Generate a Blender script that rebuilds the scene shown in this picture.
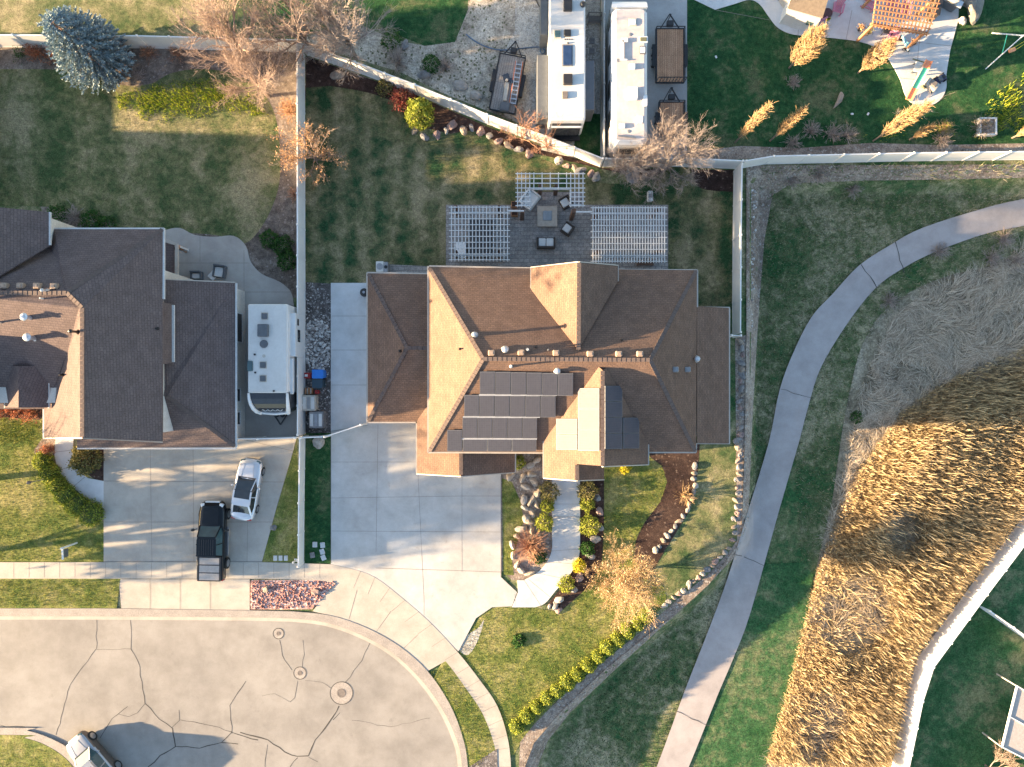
import bpy, bmesh, math, random
import numpy as np
from mathutils import Vector, Matrix
from mathutils.geometry import tessellate_polygon

random.seed(11)
rng = np.random.default_rng(11)
R = math.radians
for _o in list(bpy.data.objects):
    bpy.data.objects.remove(_o)
scene = bpy.context.scene
C = scene.collection

# ---------------------------------------------------------------- camera, sky, sun, exposure
F_PX, CAM_H, CX, CY = 682.0, 52.46, 512.0, 383.5
cam_d = bpy.data.cameras.new('camera')
cam_d.sensor_width = 36.0
cam_d.lens = 36.0 * F_PX / 1024.0
cam_d.clip_end = 4000
cam = bpy.data.objects.new('camera', cam_d)
C.objects.link(cam)
cam.location = (0, 0, CAM_H)
scene.camera = cam

SUN_EL, SUN_AZ = 11.0, 6.2          # elevation; light travels to +x, turned this much to +y
world = bpy.data.worlds.new("World")
scene.world = world
world.use_nodes = True
wn = world.node_tree.nodes
sky = wn.new('ShaderNodeTexSky')
sky.sky_type = 'NISHITA'
sky.sun_disc = False
sky.sun_elevation = R(SUN_EL)
sky.sun_rotation = R(270 - SUN_AZ)
sky.air_density = 1.0
sky.dust_density = 1.0
wn['Background'].inputs['Strength'].default_value = 0.074
world.node_tree.links.new(sky.outputs[0], wn['Background'].inputs[0])
sun_d = bpy.data.lights.new('sun', 'SUN')
sun_d.energy = 5.0
sun_d.angle = R(0.6)
sun_d.color = (1.0, 0.71, 0.40)
sun = bpy.data.objects.new('sun', sun_d)
C.objects.link(sun)
_t = Vector((math.cos(R(SUN_EL)) * math.cos(R(SUN_AZ)), math.cos(R(SUN_EL)) * math.sin(R(SUN_AZ)), -math.sin(R(SUN_EL))))
sun.rotation_euler = _t.to_track_quat('-Z', 'Y').to_euler()
sun.location = (-60, -10, 30)
vs = scene.view_settings
vs.view_transform = 'Standard'
vs.look = 'None'
vs.gamma = 1.0
vs.use_curve_mapping = False
vs.exposure = 2.85

# ---------------------------------------------------------------- measuring helpers
def P(px, py, z=0.0):
    s = (CAM_H - z) / F_PX
    return Vector(((px - CX) * s, (CY - py) * s, z))

LOWLINE = [(3000, 168), (1024, 166), (765, 169), (746, 172), (746, 335), (744, 450), (741, 540), (709, 583), (675, 614),
           (648, 634), (604, 670), (564, 708), (534, 742), (516, 800), (512, 2500)]
_LL = np.array([P(a, b)[:2] for a, b in LOWLINE])
_LP = np.vstack([_LL, [P(3000, 2500)[:2]]])

def inpoly(x, y, poly):
    poly = np.asarray(poly)[:, :2]
    ins = np.zeros(np.shape(x), bool)
    n = len(poly)
    j = n - 1
    for i in range(n):
        xi, yi = poly[i]; xj, yj = poly[j]
        c = ((yi > y) != (yj > y))
        t = (xj - xi) * (y - yi) / ((yj - yi) if yj != yi else 1e-9) + xi
        ins ^= c & (x < t)
        j = i
    return ins

def polydist(x, y, line):
    d = np.full(np.shape(x), 1e9)
    for (ax, ay), (bx, by) in zip(line[:-1], line[1:]):
        ex, ey = bx - ax, by - ay
        t = np.clip(((x - ax) * ex + (y - ay) * ey) / (ex * ex + ey * ey), 0, 1)
        d = np.minimum(d, np.hypot(x - ax - t * ex, y - ay - t * ey))
    return d

DROP = 1.9
def Gnp(x, y):
    x = np.asarray(x, float); y = np.asarray(y, float)
    d = polydist(x, y, _LL) * inpoly(x, y, _LP)
    t = np.clip(d / 1.7, 0, 1)
    return -DROP * t * t * (3 - 2 * t)

def G(x, y):
    return float(Gnp(np.array([x]), np.array([y]))[0])

def PG(px, py, dz=0.0):
    z = 0.0
    for _ in range(4):
        v = P(px, py, z)
        z = G(v.x, v.y) + dz
    return P(px, py, z)

def sm(pts, k=5, closed=False):
    """Catmull-Rom through 2-d points."""
    out = []
    n = len(pts)
    rngi = range(n if closed else n - 1)
    for i in rngi:
        if closed:
            p0, p1, p2, p3 = pts[(i - 1) % n], pts[i], pts[(i + 1) % n], pts[(i + 2) % n]
        else:
            p0, p1, p2, p3 = pts[max(i - 1, 0)], pts[i], pts[i + 1], pts[min(i + 2, n - 1)]
        for j in range(k):
            t = j / k
            out.append(tuple(0.5 * ((2 * b) + (c - a) * t + (2 * a - 5 * b + 4 * c - d) * t * t + (-a + 3 * b - 3 * c + d) * t ** 3)
                             for a, b, c, d in zip(p0, p1, p2, p3)))
    if not closed:
        out.append(tuple(pts[-1]))
    return out

# ---------------------------------------------------------------- materials
MATS = {}
def _ramp(nt, fac, stops):
    r = nt.nodes.new('ShaderNodeValToRGB')
    el = r.color_ramp.elements
    while len(el) < len(stops):
        el.new(0.5)
    for e, (p, c) in zip(el, stops):
        e.position = p
        e.color = (*c, 1)
    nt.links.new(fac, r.inputs[0])
    return r.outputs[0]

def _noise(nt, vec, scale, detail=4, rough=0.55, dist=0.0):
    n = nt.nodes.new('ShaderNodeTexNoise')
    n.inputs['Scale'].default_value = scale
    n.inputs['Detail'].default_value = detail
    n.inputs['Roughness'].default_value = rough
    n.inputs['Distortion'].default_value = dist
    nt.links.new(vec, n.inputs['Vector'])
    return n.outputs['Fac']

def _mix(nt, fac, a, b, mode='MIX'):
    m = nt.nodes.new('ShaderNodeMix')
    m.data_type = 'RGBA'
    m.blend_type = mode
    for val, sock in ((fac, m.inputs[0]), (a, m.inputs[6]), (b, m.inputs[7])):
        if isinstance(val, (int, float)):
            sock.default_value = val
        elif isinstance(val, tuple):
            sock.default_value = (*val, 1)
        else:
            nt.links.new(val, sock)
    return m.outputs[2]

def newmat(name):
    m = bpy.data.materials.new(name)
    m.use_nodes = True
    nt = m.node_tree
    b = nt.nodes['Principled BSDF']
    MATS[name] = m
    return m, nt, b

def _bump(nt, b, h, strength, dist=0.05):
    bp = nt.nodes.new('ShaderNodeBump')
    bp.inputs['Strength'].default_value = strength
    bp.inputs['Distance'].default_value = dist
    nt.links.new(h, bp.inputs['Height'])
    nt.links.new(bp.outputs[0], b.inputs['Normal'])

def mat(name, c, c2=None, scale=3.0, rough=0.7, metal=0.0, bump=0.0, bscale=None, spec=None, fine=0.25, bdist=0.03):
    """two-tone mottled material"""
    m, nt, b = newmat(name)
    tc = nt.nodes.new('ShaderNodeTexCoord').outputs['Object']
    c2 = c2 or tuple(x * 0.8 for x in c)
    n1 = _noise(nt, tc, scale, 5)
    col = _ramp(nt, n1, [(0.32, c2), (0.68, c)])
    n2 = _noise(nt, tc, scale * 9, 3)
    g = _ramp(nt, n2, [(0.3, (1 - fine,) * 3), (0.7, (1 + fine * 0.3,) * 3)])
    col = _mix(nt, 1.0, col, g, 'MULTIPLY')
    nt.links.new(col, b.inputs['Base Color'])
    b.inputs['Roughness'].default_value = rough
    b.inputs['Metallic'].default_value = metal
    if spec is not None:
        b.inputs['Specular IOR Level'].default_value = spec
    if bump:
        _bump(nt, b, _noise(nt, tc, bscale or scale * 6, 4), bump, bdist)
    return m

def mat_ground(name, cols, s1=0.12, s2=0.9, s3=9.0, bump=0.6, bdist=0.06, rough=0.95, speck=None, stripes=None):
    """cols: dark, mid, light ; three noise scales"""
    m, nt, b = newmat(name)
    tc = nt.nodes.new('ShaderNodeTexCoord').outputs['Object']
    a = _noise(nt, tc, s1, 3, 0.6, 0.4)
    bb = _noise(nt, tc, s2, 5, 0.65, 0.3)
    cc = _noise(nt, tc, s3, 4, 0.7)
    mm = nt.nodes.new('ShaderNodeMath'); mm.operation = 'MULTIPLY_ADD'
    nt.links.new(a, mm.inputs[0]); mm.inputs[1].default_value = 1.1
    m2 = nt.nodes.new('ShaderNodeMath'); m2.operation = 'MULTIPLY_ADD'
    nt.links.new(bb, m2.inputs[0]); m2.inputs[1].default_value = 0.9
    m2.inputs[2].default_value = -0.5
    nt.links.new(m2.outputs[0], mm.inputs[2])
    fac = mm.outputs[0]
    if stripes:
        per, ang, amt = stripes
        w = nt.nodes.new('ShaderNodeTexWave')
        w.inputs['Scale'].default_value = 1.0 / per
        w.inputs['Distortion'].default_value = 1.6
        w.inputs['Detail'].default_value = 2
        w.inputs['Detail Scale'].default_value = 0.6
        mp = nt.nodes.new('ShaderNodeMapping')
        mp.inputs['Rotation'].default_value = (0, 0, R(ang))
        nt.links.new(tc, mp.inputs[0]); nt.links.new(mp.outputs[0], w.inputs[0])
        m4 = nt.nodes.new('ShaderNodeMath'); m4.operation = 'MULTIPLY_ADD'
        nt.links.new(w.outputs['Fac'], m4.inputs[0]); m4.inputs[1].default_value = amt
        nt.links.new(fac, m4.inputs[2])
        m5 = nt.nodes.new('ShaderNodeMath'); m5.operation = 'SUBTRACT'
        nt.links.new(m4.outputs[0], m5.inputs[0]); m5.inputs[1].default_value = amt * 0.5
        fac = m5.outputs[0]
    col = _ramp(nt, fac, [(0.30, cols[0]), (0.5, cols[1]), (0.72, cols[2])])
    g = _ramp(nt, cc, [(0.3, (0.5,) * 3), (0.7, (1.4,) * 3)])
    col = _mix(nt, 1.0, col, g, 'MULTIPLY')
    d4 = _noise(nt, tc, 3.2, 5, 0.75, 0.6)
    g4 = _ramp(nt, d4, [(0.33, (0.66,) * 3), (0.66, (1.3, 1.3, 1.22))])
    col = _mix(nt, 1.0, col, g4, 'MULTIPLY')
    if speck:
        sc, thr, scol = speck
        v = nt.nodes.new('ShaderNodeTexVoronoi'); v.inputs['Scale'].default_value = sc
        nt.links.new(tc, v.inputs['Vector'])
        hs = nt.nodes.new('ShaderNodeSeparateColor'); nt.links.new(v.outputs['Color'], hs.inputs[0])
        msk = _ramp(nt, hs.outputs[0], [(thr, (0,) * 3), (min(thr + 0.02, 1), (1,) * 3)])
        col = _mix(nt, msk, col, scol)
    nt.links.new(col, b.inputs['Base Color'])
    b.inputs['Roughness'].default_value = rough
    b.inputs['Specular IOR Level'].default_value = 0.15
    if bump:
        _bump(nt, b, cc, bump, bdist)
    return m

def mat_tiles(name, c1, c2, mortar, w, h, msize=0.02, rough=0.85, bump=0.5, uv=True, offset=0.5, vary=0.35, bias=0.0, bdist=0.03, rot=0, stain=None):
    m, nt, b = newmat(name)
    tcn = nt.nodes.new('ShaderNodeTexCoord')
    tc = tcn.outputs['UV'] if uv else tcn.outputs['Object']
    if rot:
        mp = nt.nodes.new('ShaderNodeMapping'); mp.inputs['Rotation'].default_value = (0, 0, R(rot))
        nt.links.new(tc, mp.inputs[0]); tc = mp.outputs[0]
    br = nt.nodes.new('ShaderNodeTexBrick')
    br.inputs['Color1'].default_value = (*c1, 1)
    br.inputs['Color2'].default_value = (*c2, 1)
    br.inputs['Mortar'].default_value = (*mortar, 1)
    br.inputs['Scale'].default_value = 1
    br.inputs['Mortar Size'].default_value = msize
    br.inputs['Bias'].default_value = bias
    br.inputs['Brick Width'].default_value = w
    br.inputs['Row Height'].default_value = h
    br.offset = offset
    nt.links.new(tc, br.inputs['Vector'])
    n = _noise(nt, tc, 1.2, 4)
    n2 = _noise(nt, tc, 14, 3)
    g = _ramp(nt, n, [(0.3, (1 - vary * 0.5,) * 3), (0.7, (1 + vary * 0.4,) * 3)])
    g2 = _ramp(nt, n2, [(0.3, (1 - vary,) * 3), (0.7, (1 + vary * 0.6,) * 3)])
    col = _mix(nt, 1.0, br.outputs[0], g, 'MULTIPLY')
    col = _mix(nt, 1.0, col, g2, 'MULTIPLY')
    if stain:
        n3 = _noise(nt, tc, stain[0], 4, 0.6, 0.5)
        s3 = _ramp(nt, n3, [(0.4, (0, 0, 0)), (0.65, (1, 1, 1))])
        col = _mix(nt, s3, col, stain[1])
    nt.links.new(col, b.inputs['Base Color'])
    b.inputs['Roughness'].default_value = rough
    b.inputs['Specular IOR Level'].default_value = 0.05
    ad = nt.nodes.new('ShaderNodeMath'); ad.operation = 'MULTIPLY_ADD'
    nt.links.new(n2, ad.inputs[0]); ad.inputs[1].default_value = 0.8
    nt.links.new(br.outputs['Color'], ad.inputs[2])
    if bump:
        _bump(nt, b, ad.outputs[0], bump, bdist)
    return m

def mat_attr(name, stops, rough=0.8, trans=0.0, spec=0.2):
    """colour by the per-vertex number 'rnd' (kind of leaf or stalk)"""
    m, nt, b = newmat(name)
    at = nt.nodes.new('ShaderNodeAttribute'); at.attribute_name = 'rnd'
    col = _ramp(nt, at.outputs['Fac'], stops)
    nt.links.new(col, b.inputs['Base Color'])
    b.inputs['Roughness'].default_value = rough
    b.inputs['Specular IOR Level'].default_value = spec
    if trans:
        tr = nt.nodes.new('ShaderNodeBsdfTranslucent')
        nt.links.new(col, tr.inputs[0])
        mx = nt.nodes.new('ShaderNodeMixShader'); mx.inputs[0].default_value = trans
        nt.links.new(b.outputs[0], mx.inputs[1]); nt.links.new(tr.outputs[0], mx.inputs[2])
        nt.links.new(mx.outputs[0], nt.nodes['Material Output'].inputs[0])
    return m

def mat_concrete(name, c, c2, stain=(0.35, 0.3, 0.25), amt=0.5, s=0.16, bump=0.15):
    m, nt, b = newmat(name)
    tc = nt.nodes.new('ShaderNodeTexCoord').outputs['Object']
    a = _noise(nt, tc, s, 7, 0.66, 0.2)
    col = _ramp(nt, a, [(0.35, c2), (0.62, c)])
    cl = _noise(nt, tc, 0.55, 6, 0.7, 0.15)
    col = _mix(nt, 1.0, col, _ramp(nt, cl, [(0.33, (0.84, 0.83, 0.82)), (0.62, (1.06,) * 3)]), 'MULTIPLY')
    s2 = _noise(nt, tc, 0.9, 7, 0.75, 0.3)
    msk = _ramp(nt, s2, [(0.60, (0,) * 3), (0.80, (amt,) * 3)])
    col = _mix(nt, msk, col, stain)
    f = _noise(nt, tc, 18, 4, 0.7)
    g = _ramp(nt, f, [(0.3, (0.90,) * 3), (0.7, (1.06,) * 3)])
    col = _mix(nt, 1.0, col, g, 'MULTIPLY')
    nt.links.new(col, b.inputs['Base Color'])
    b.inputs['Roughness'].default_value = 0.8
    b.inputs['Specular IOR Level'].default_value = 0.3
    _bump(nt, b, f, bump, 0.01)
    return m

# ground kinds
mat_ground('lawn_west', [(0.055, 0.09, 0.036), (0.15, 0.155, 0.075), (0.29, 0.25, 0.15)], 0.22, 1.1, 11, stripes=(14, 0, 0.12))
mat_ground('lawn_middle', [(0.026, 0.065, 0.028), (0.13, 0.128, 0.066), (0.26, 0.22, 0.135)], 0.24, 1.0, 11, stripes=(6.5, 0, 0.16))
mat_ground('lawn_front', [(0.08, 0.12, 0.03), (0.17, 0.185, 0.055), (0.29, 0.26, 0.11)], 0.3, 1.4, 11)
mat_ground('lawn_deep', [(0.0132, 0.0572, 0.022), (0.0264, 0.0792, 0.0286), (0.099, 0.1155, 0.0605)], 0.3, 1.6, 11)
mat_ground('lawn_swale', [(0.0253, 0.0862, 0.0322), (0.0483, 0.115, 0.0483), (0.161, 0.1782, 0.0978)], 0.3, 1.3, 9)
mat_ground('field', [(0.032, 0.095, 0.036), (0.115, 0.14, 0.068), (0.31, 0.28, 0.185)], 0.14, 1.5, 9, bump=0.8)
mat_ground('mulch', [(0.035, 0.022, 0.02), (0.055, 0.034, 0.03), (0.08, 0.052, 0.044)], 0.3, 2.0, 14, speck=(9, 0.965, (0.15, 0.11, 0.09)))
mat_ground('bark_bed', [(0.1, 0.08, 0.07), (0.165, 0.135, 0.12), (0.25, 0.21, 0.19)], 0.3, 2.0, 14, speck=(9, 0.95, (0.26, 0.22, 0.2)))
mat_ground('dirt_yard', [(0.22, 0.18, 0.15), (0.38, 0.33, 0.28), (0.54, 0.48, 0.42)], 0.25, 1.3, 8, speck=(7, 0.9, (0.12, 0.12, 0.07)))
mat_ground('gravel_grey', [(0.3, 0.28, 0.26), (0.4, 0.375, 0.35), (0.5, 0.47, 0.44)], 0.3, 2.0, 12, speck=(10, 0.82, (0.5, 0.48, 0.45)))
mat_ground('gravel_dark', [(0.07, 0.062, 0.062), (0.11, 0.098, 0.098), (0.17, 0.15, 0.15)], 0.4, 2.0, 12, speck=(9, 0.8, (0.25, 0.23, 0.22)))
mat_ground('gravel_pink', [(0.345, 0.1955, 0.184), (0.483, 0.2875, 0.2645), (0.6325, 0.437, 0.4025)], 0.5, 2.5, 8, speck=(8, 0.7, (0.62, 0.5, 0.47)), bump=1.0)
mat_ground('soil', [(0.17, 0.135, 0.115), (0.25, 0.2, 0.175), (0.34, 0.29, 0.255)], 0.3, 2.0, 10, speck=(9, 0.9, (0.34, 0.31, 0.28)))
mat_ground('straw_bed', [(0.13, 0.11, 0.08), (0.22, 0.19, 0.14), (0.32, 0.28, 0.22)], 0.3, 2.0, 8)
mat_concrete('conc_old', (0.432, 0.399, 0.352), (0.367, 0.338, 0.301), amt=0.5)
mat_concrete('conc_new', (0.48, 0.475, 0.465), (0.40, 0.39, 0.38), (0.26, 0.235, 0.215), amt=0.9)
mat_concrete('conc_pad', (0.545, 0.555, 0.564), (0.498, 0.508, 0.517), (0.45, 0.45, 0.45), amt=0.3)
mat_concrete('conc_patio', (0.40, 0.38, 0.35), (0.33, 0.31, 0.29), (0.22, 0.2, 0.19), amt=0.5)
mat_concrete('conc_grey', (0.36, 0.36, 0.36), (0.30, 0.30, 0.30), amt=0.3)
mat_concrete('road_top', (0.285, 0.268, 0.25), (0.225, 0.212, 0.20), (0.16, 0.15, 0.145), amt=0.85, s=0.14, bump=0.4)
mat_concrete('trail_top', (0.37, 0.34, 0.335), (0.32, 0.295, 0.295), (0.2, 0.19, 0.19), amt=0.4, s=0.25)
mat('crack', (0.06, 0.055, 0.05), rough=0.9)
mat('joint', (0.24, 0.22, 0.20), rough=0.9)
mat('curb', (0.36, 0.325, 0.295), (0.28, 0.25, 0.23), 1.2, 0.85, bump=0.2)
mat_tiles('pavers', (0.25, 0.24, 0.235), (0.34, 0.315, 0.295), (0.18, 0.17, 0.165), 0.46, 0.3, 0.02, uv=False)
# roofs
mat_tiles('shingle', (0.188, 0.122, 0.092), (0.152, 0.101, 0.080), (0.114, 0.079, 0.065), 0.32, 0.16, 0.013, vary=0.28, bump=0.7)
mat_tiles('shingle_west', (0.152, 0.118, 0.112), (0.128, 0.100, 0.097), (0.095, 0.075, 0.075), 0.34, 0.18, 0.016, vary=0.26, bump=0.7)
mat('ridge_cap', (0.13, 0.095, 0.085), (0.10, 0.074, 0.067), 4, 0.9, bump=0.4)
mat('stucco', (0.62, 0.58, 0.52), (0.56, 0.52, 0.47), 2, 0.9, bump=0.2, bscale=40)
mat('white_trim', (0.62, 0.61, 0.6), (0.52, 0.51, 0.5), 2, 0.5)
mat('gutter_tan', (0.46, 0.41, 0.36), (0.38, 0.34, 0.3), 3, 0.5)
mat('vinyl', (0.74, 0.73, 0.71), (0.66, 0.65, 0.64), 0.8, 0.45, fine=0.06)
mat('vinyl_sunlit', (0.86, 0.85, 0.84), (0.82, 0.81, 0.8), 0.8, 0.45, fine=0.03)  # lighter copy of the vinyl, sun brightness put into its colour
mat('vinyl_dirty', (0.66, 0.64, 0.60), (0.55, 0.53, 0.49), 0.8, 0.5)
mat_tiles('stone_wall', (0.42, 0.34, 0.28), (0.30, 0.25, 0.21), (0.25, 0.22, 0.2), 0.45, 0.2, 0.02)
mat('glass_dark', (0.03, 0.035, 0.04), (0.02, 0.022, 0.026), 2, 0.08, spec=0.8, fine=0.0)
mat('glass_teal', (0.05, 0.10, 0.11), (0.035, 0.07, 0.08), 2, 0.08, spec=0.8, fine=0.0)
mat('camper_cap', (0.035, 0.04, 0.05), rough=0.2)
mat('black_plastic', (0.025, 0.025, 0.028), rough=0.45)
mat('black_metal', (0.03, 0.03, 0.033), rough=0.4, metal=0.3)
mat('grey_metal', (0.35, 0.35, 0.36), rough=0.4, metal=0.6)
mat('galvanised', (0.62, 0.64, 0.67), (0.5, 0.52, 0.55), 6, 0.35, metal=0.5)
mat('tan_vent', (0.36, 0.27, 0.21), (0.3, 0.22, 0.17), 6, 0.6)
mat('tyre', (0.02, 0.02, 0.02), rough=0.8)
mat('rim', (0.5, 0.5, 0.52), rough=0.3, metal=0.8)
mat('silver_paint', (0.62, 0.63, 0.66), (0.58, 0.59, 0.62), 1, 0.22, metal=0.35, fine=0.02)
mat('black_paint', (0.010, 0.012, 0.015), (0.008, 0.010, 0.012), 1, 0.12, fine=0.02, spec=0.3)
mat('suv_side_reflection', (0.16, 0.13, 0.115), (0.13, 0.105, 0.09), 1, 0.3, metal=0.4, fine=0.02)  # brown reflection on the SUV sides, painted as a colour
mat('suv_silver', (0.36, 0.365, 0.385), (0.33, 0.335, 0.355), 1, 0.3, metal=0.4, fine=0.02)
mat('bed_cover', (0.42, 0.38, 0.36), (0.34, 0.31, 0.29), 5, 0.7)
mat('rv_white', (0.66, 0.67, 0.68), (0.6, 0.61, 0.62), 0.6, 0.35, fine=0.04)
mat('rv_roof', (0.60, 0.585, 0.56), (0.52, 0.50, 0.475), 0.7, 0.5, fine=0.06)
mat('rv_roof_dusty', (0.56, 0.50, 0.48), (0.45, 0.39, 0.37), 0.5, 0.55, fine=0.12)
mat('rv_grey', (0.11, 0.12, 0.135), rough=0.4)
mat('solar_blue', (0.03, 0.06, 0.14), (0.02, 0.045, 0.11), 3, 0.2)
m_, nt_, b_ = newmat('solar_cell')
_tc = nt_.nodes.new('ShaderNodeTexCoord').outputs['UV']
_br = nt_.nodes.new('ShaderNodeTexBrick')
for _k, _v in (('Color1', (0.048, 0.052, 0.068, 1)), ('Color2', (0.056, 0.060, 0.078, 1)), ('Mortar', (0.070, 0.075, 0.092, 1)), ('Scale', 1),
               ('Mortar Size', 0.008), ('Brick Width', 0.16), ('Row Height', 0.16)):
    _br.inputs[_k].default_value = _v
_br.offset = 0
nt_.links.new(_tc, _br.inputs['Vector']); nt_.links.new(_br.outputs[0], b_.inputs['Base Color'])
b_.inputs['Roughness'].default_value = 0.55
b_.inputs['Specular IOR Level'].default_value = 0.26
b_.inputs['Specular Tint'].default_value = (1.0, 0.74, 0.84, 1)  # pink of the low sun glare painted in as a tint
mat('panel_frame', (0.14, 0.145, 0.165), rough=0.6)
mat('panel_rail', (0.40, 0.42, 0.46), rough=0.5)
mat('pergola_white', (0.56, 0.57, 0.58), (0.48, 0.49, 0.5), 2, 0.6)  # white lowered so the colour carries the shade over the patio
mat('brown_post', (0.13, 0.07, 0.045), (0.09, 0.05, 0.035), 4, 0.7)
mat('cedar', (0.50, 0.24, 0.11), (0.36, 0.17, 0.08), 3, 0.65, bump=0.2)
mat_tiles('deck_wood', (0.50, 0.29, 0.18), (0.42, 0.235, 0.145), (0.2, 0.11, 0.07), 4.0, 0.14, 0.012, uv=True, rot=90, bump=0.3)
mat_tiles('grey_deck', (0.30, 0.28, 0.27), (0.25, 0.235, 0.225), (0.12, 0.11, 0.1), 4.0, 0.18, 0.012, uv=True, rot=90, bump=0.3)
mat('cushion', (0.62, 0.63, 0.62), (0.55, 0.56, 0.56), 3, 0.9)
mat('wicker', (0.05, 0.04, 0.035), rough=0.8, bump=0.4)
mat('table_stone', (0.42, 0.37, 0.31), (0.33, 0.29, 0.25), 4, 0.7)
mat('blue_grey', (0.25, 0.29, 0.33), rough=0.3)
mat('tub_cover', (0.055, 0.055, 0.06), (0.04, 0.04, 0.045), 3, 0.6)
mat('bin_blue', (0.02, 0.19, 0.62), (0.018, 0.16, 0.55), 3, 0.45)
mat('bin_teal', (0.02, 0.05, 0.075), rough=0.45)
mat('bin_red', (0.45, 0.03, 0.03), rough=0.5)
mat('pink_plastic', (0.62, 0.24, 0.33), (0.54, 0.2, 0.28), 3, 0.5)
mat('orange_plastic', (0.85, 0.36, 0.18), (0.78, 0.3, 0.15), 3, 0.5)
mat('green_plastic', (0.10, 0.68, 0.42), (0.08, 0.6, 0.37), 3, 0.5)
mat('blue_plastic', (0.25, 0.55, 0.68), rough=0.5)
mat('navy_plastic', (0.02, 0.03, 0.10), rough=0.5)
mat('beige_plastic', (0.50, 0.46, 0.40), rough=0.6)
mat('olive_plastic', (0.17, 0.17, 0.10), rough=0.7)
mat('yellow_plastic', (0.62, 0.62, 0.05), rough=0.6)
mat('playhouse_roof', (0.26, 0.20, 0.14), (0.20, 0.155, 0.11), 5, 0.8, bump=0.3)
mat('tarp', (0.20, 0.19, 0.17), (0.12, 0.115, 0.105), 3, 0.7, bump=0.6, bscale=5)
mat('maroon', (0.13, 0.06, 0.065), rough=0.8)
mat('hose_blue', (0.10, 0.17, 0.27), rough=0.5)
mat('ladder_orange', (0.75, 0.22, 0.08), rough=0.5)
mat('cloth_navy', (0.03, 0.05, 0.085), rough=0.9)
mat('rock_tan', (0.36, 0.29, 0.235), (0.23, 0.19, 0.155), 2.5, 0.9, bump=0.6, bdist=0.05)
mat('rock_pink', (0.34, 0.24, 0.22), (0.22, 0.16, 0.15), 2.5, 0.9, bump=0.6, bdist=0.05)
mat('rock_sun_tint', (0.52, 0.43, 0.34), (0.38, 0.31, 0.25), 2.5, 0.9, bump=0.6, bdist=0.05)  # brighter tan standing in for sunlight on the tiered bed
mat('rock_grey', (0.27, 0.265, 0.27), (0.17, 0.165, 0.17), 2.5, 0.9, bump=0.6, bdist=0.05)
mat('rock_white', (0.42, 0.385, 0.35), (0.29, 0.265, 0.24), 2.5, 0.9, bump=0.6, bdist=0.05)
mat('paper_white', (0.8, 0.8, 0.8), rough=0.6)
mat('iron', (0.20, 0.17, 0.15), (0.14, 0.12, 0.11), 6, 0.7, bump=0.3)
mat('bark', (0.26, 0.19, 0.15), (0.18, 0.13, 0.10), 6, 0.9, bump=0.4)
# plants
mat_attr('twig_pink', [(0.0, (0.22, 0.155, 0.13)), (0.5, (0.35, 0.26, 0.215)), (1.0, (0.48, 0.38, 0.32))])
mat_attr('twig_grey', [(0.0, (0.22, 0.175, 0.155)), (0.5, (0.34, 0.28, 0.25)), (1.0, (0.5, 0.43, 0.39))])
mat_attr('twig_red', [(0.0, (0.26, 0.13, 0.09)), (0.5, (0.38, 0.21, 0.14)), (1.0, (0.5, 0.31, 0.21))])
mat_attr('poplar_twig', [(0.0, (0.25, 0.16, 0.08)), (0.5, (0.40, 0.27, 0.14)), (1.0, (0.58, 0.43, 0.26))])
mat_attr('dry_leaf', [(0.0, (0.24, 0.13, 0.07)), (0.5, (0.42, 0.25, 0.13)), (1.0, (0.56, 0.38, 0.22))], trans=0.25)
mat_attr('gold_leaf', [(0.0, (0.27, 0.19, 0.11)), (0.5, (0.41, 0.31, 0.19)), (1.0, (0.56, 0.46, 0.31))], trans=0.25)
mat_attr('rust_leaf', [(0.0, (0.20, 0.06, 0.035)), (0.5, (0.34, 0.11, 0.06)), (1.0, (0.48, 0.2, 0.09))], trans=0.2)
mat_attr('red_leaf', [(0.0, (0.10, 0.018, 0.02)), (0.5, (0.19, 0.035, 0.035)), (1.0, (0.28, 0.08, 0.07))], trans=0.2)
mat_attr('spruce_needle', [(0.0, (0.14, 0.20, 0.23)), (0.5, (0.27, 0.35, 0.38)), (1.0, (0.44, 0.50, 0.50))])
mat_attr('leaf_lime', [(0.0, (0.10, 0.14, 0.02)), (0.5, (0.22, 0.26, 0.035)), (1.0, (0.38, 0.38, 0.07))], trans=0.25)
mat_attr('leaf_hedge', [(0.0, (0.08, 0.13, 0.02)), (0.5, (0.22, 0.27, 0.035)), (1.0, (0.42, 0.42, 0.07))], trans=0.15)
mat_attr('leaf_green', [(0.0, (0.015, 0.05, 0.012)), (0.5, (0.035, 0.10, 0.022)), (1.0, (0.08, 0.17, 0.04))], trans=0.2)
mat_attr('leaf_olive', [(0.0, (0.07, 0.07, 0.025)), (0.5, (0.13, 0.13, 0.045)), (1.0, (0.24, 0.21, 0.09))], trans=0.2)
mat_attr('leaf_yellow', [(0.0, (0.30, 0.26, 0.02)), (0.5, (0.5, 0.44, 0.03)), (1.0, (0.7, 0.6, 0.06))], trans=0.2)
mat_attr('straw', [(0.0, (0.22, 0.17, 0.12)), (0.5, (0.38, 0.31, 0.23)), (1.0, (0.55, 0.48, 0.38))], trans=0.2)
mat_attr('straw_grey', [(0.0, (0.26, 0.21, 0.16)), (0.5, (0.48, 0.41, 0.32)), (1.0, (0.68, 0.60, 0.49))], trans=0.15)
mat_attr('reed', [(0.0, (0.34, 0.26, 0.16)), (0.35, (0.48, 0.38, 0.23)), (0.8, (0.58, 0.46, 0.28)), (1.0, (0.72, 0.60, 0.40))], trans=0.5)
mat_attr('blade_front', [(0.0, (0.07, 0.13, 0.02)), (0.5, (0.20, 0.23, 0.04)), (1.0, (0.38, 0.34, 0.10))], trans=0.25)
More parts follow.
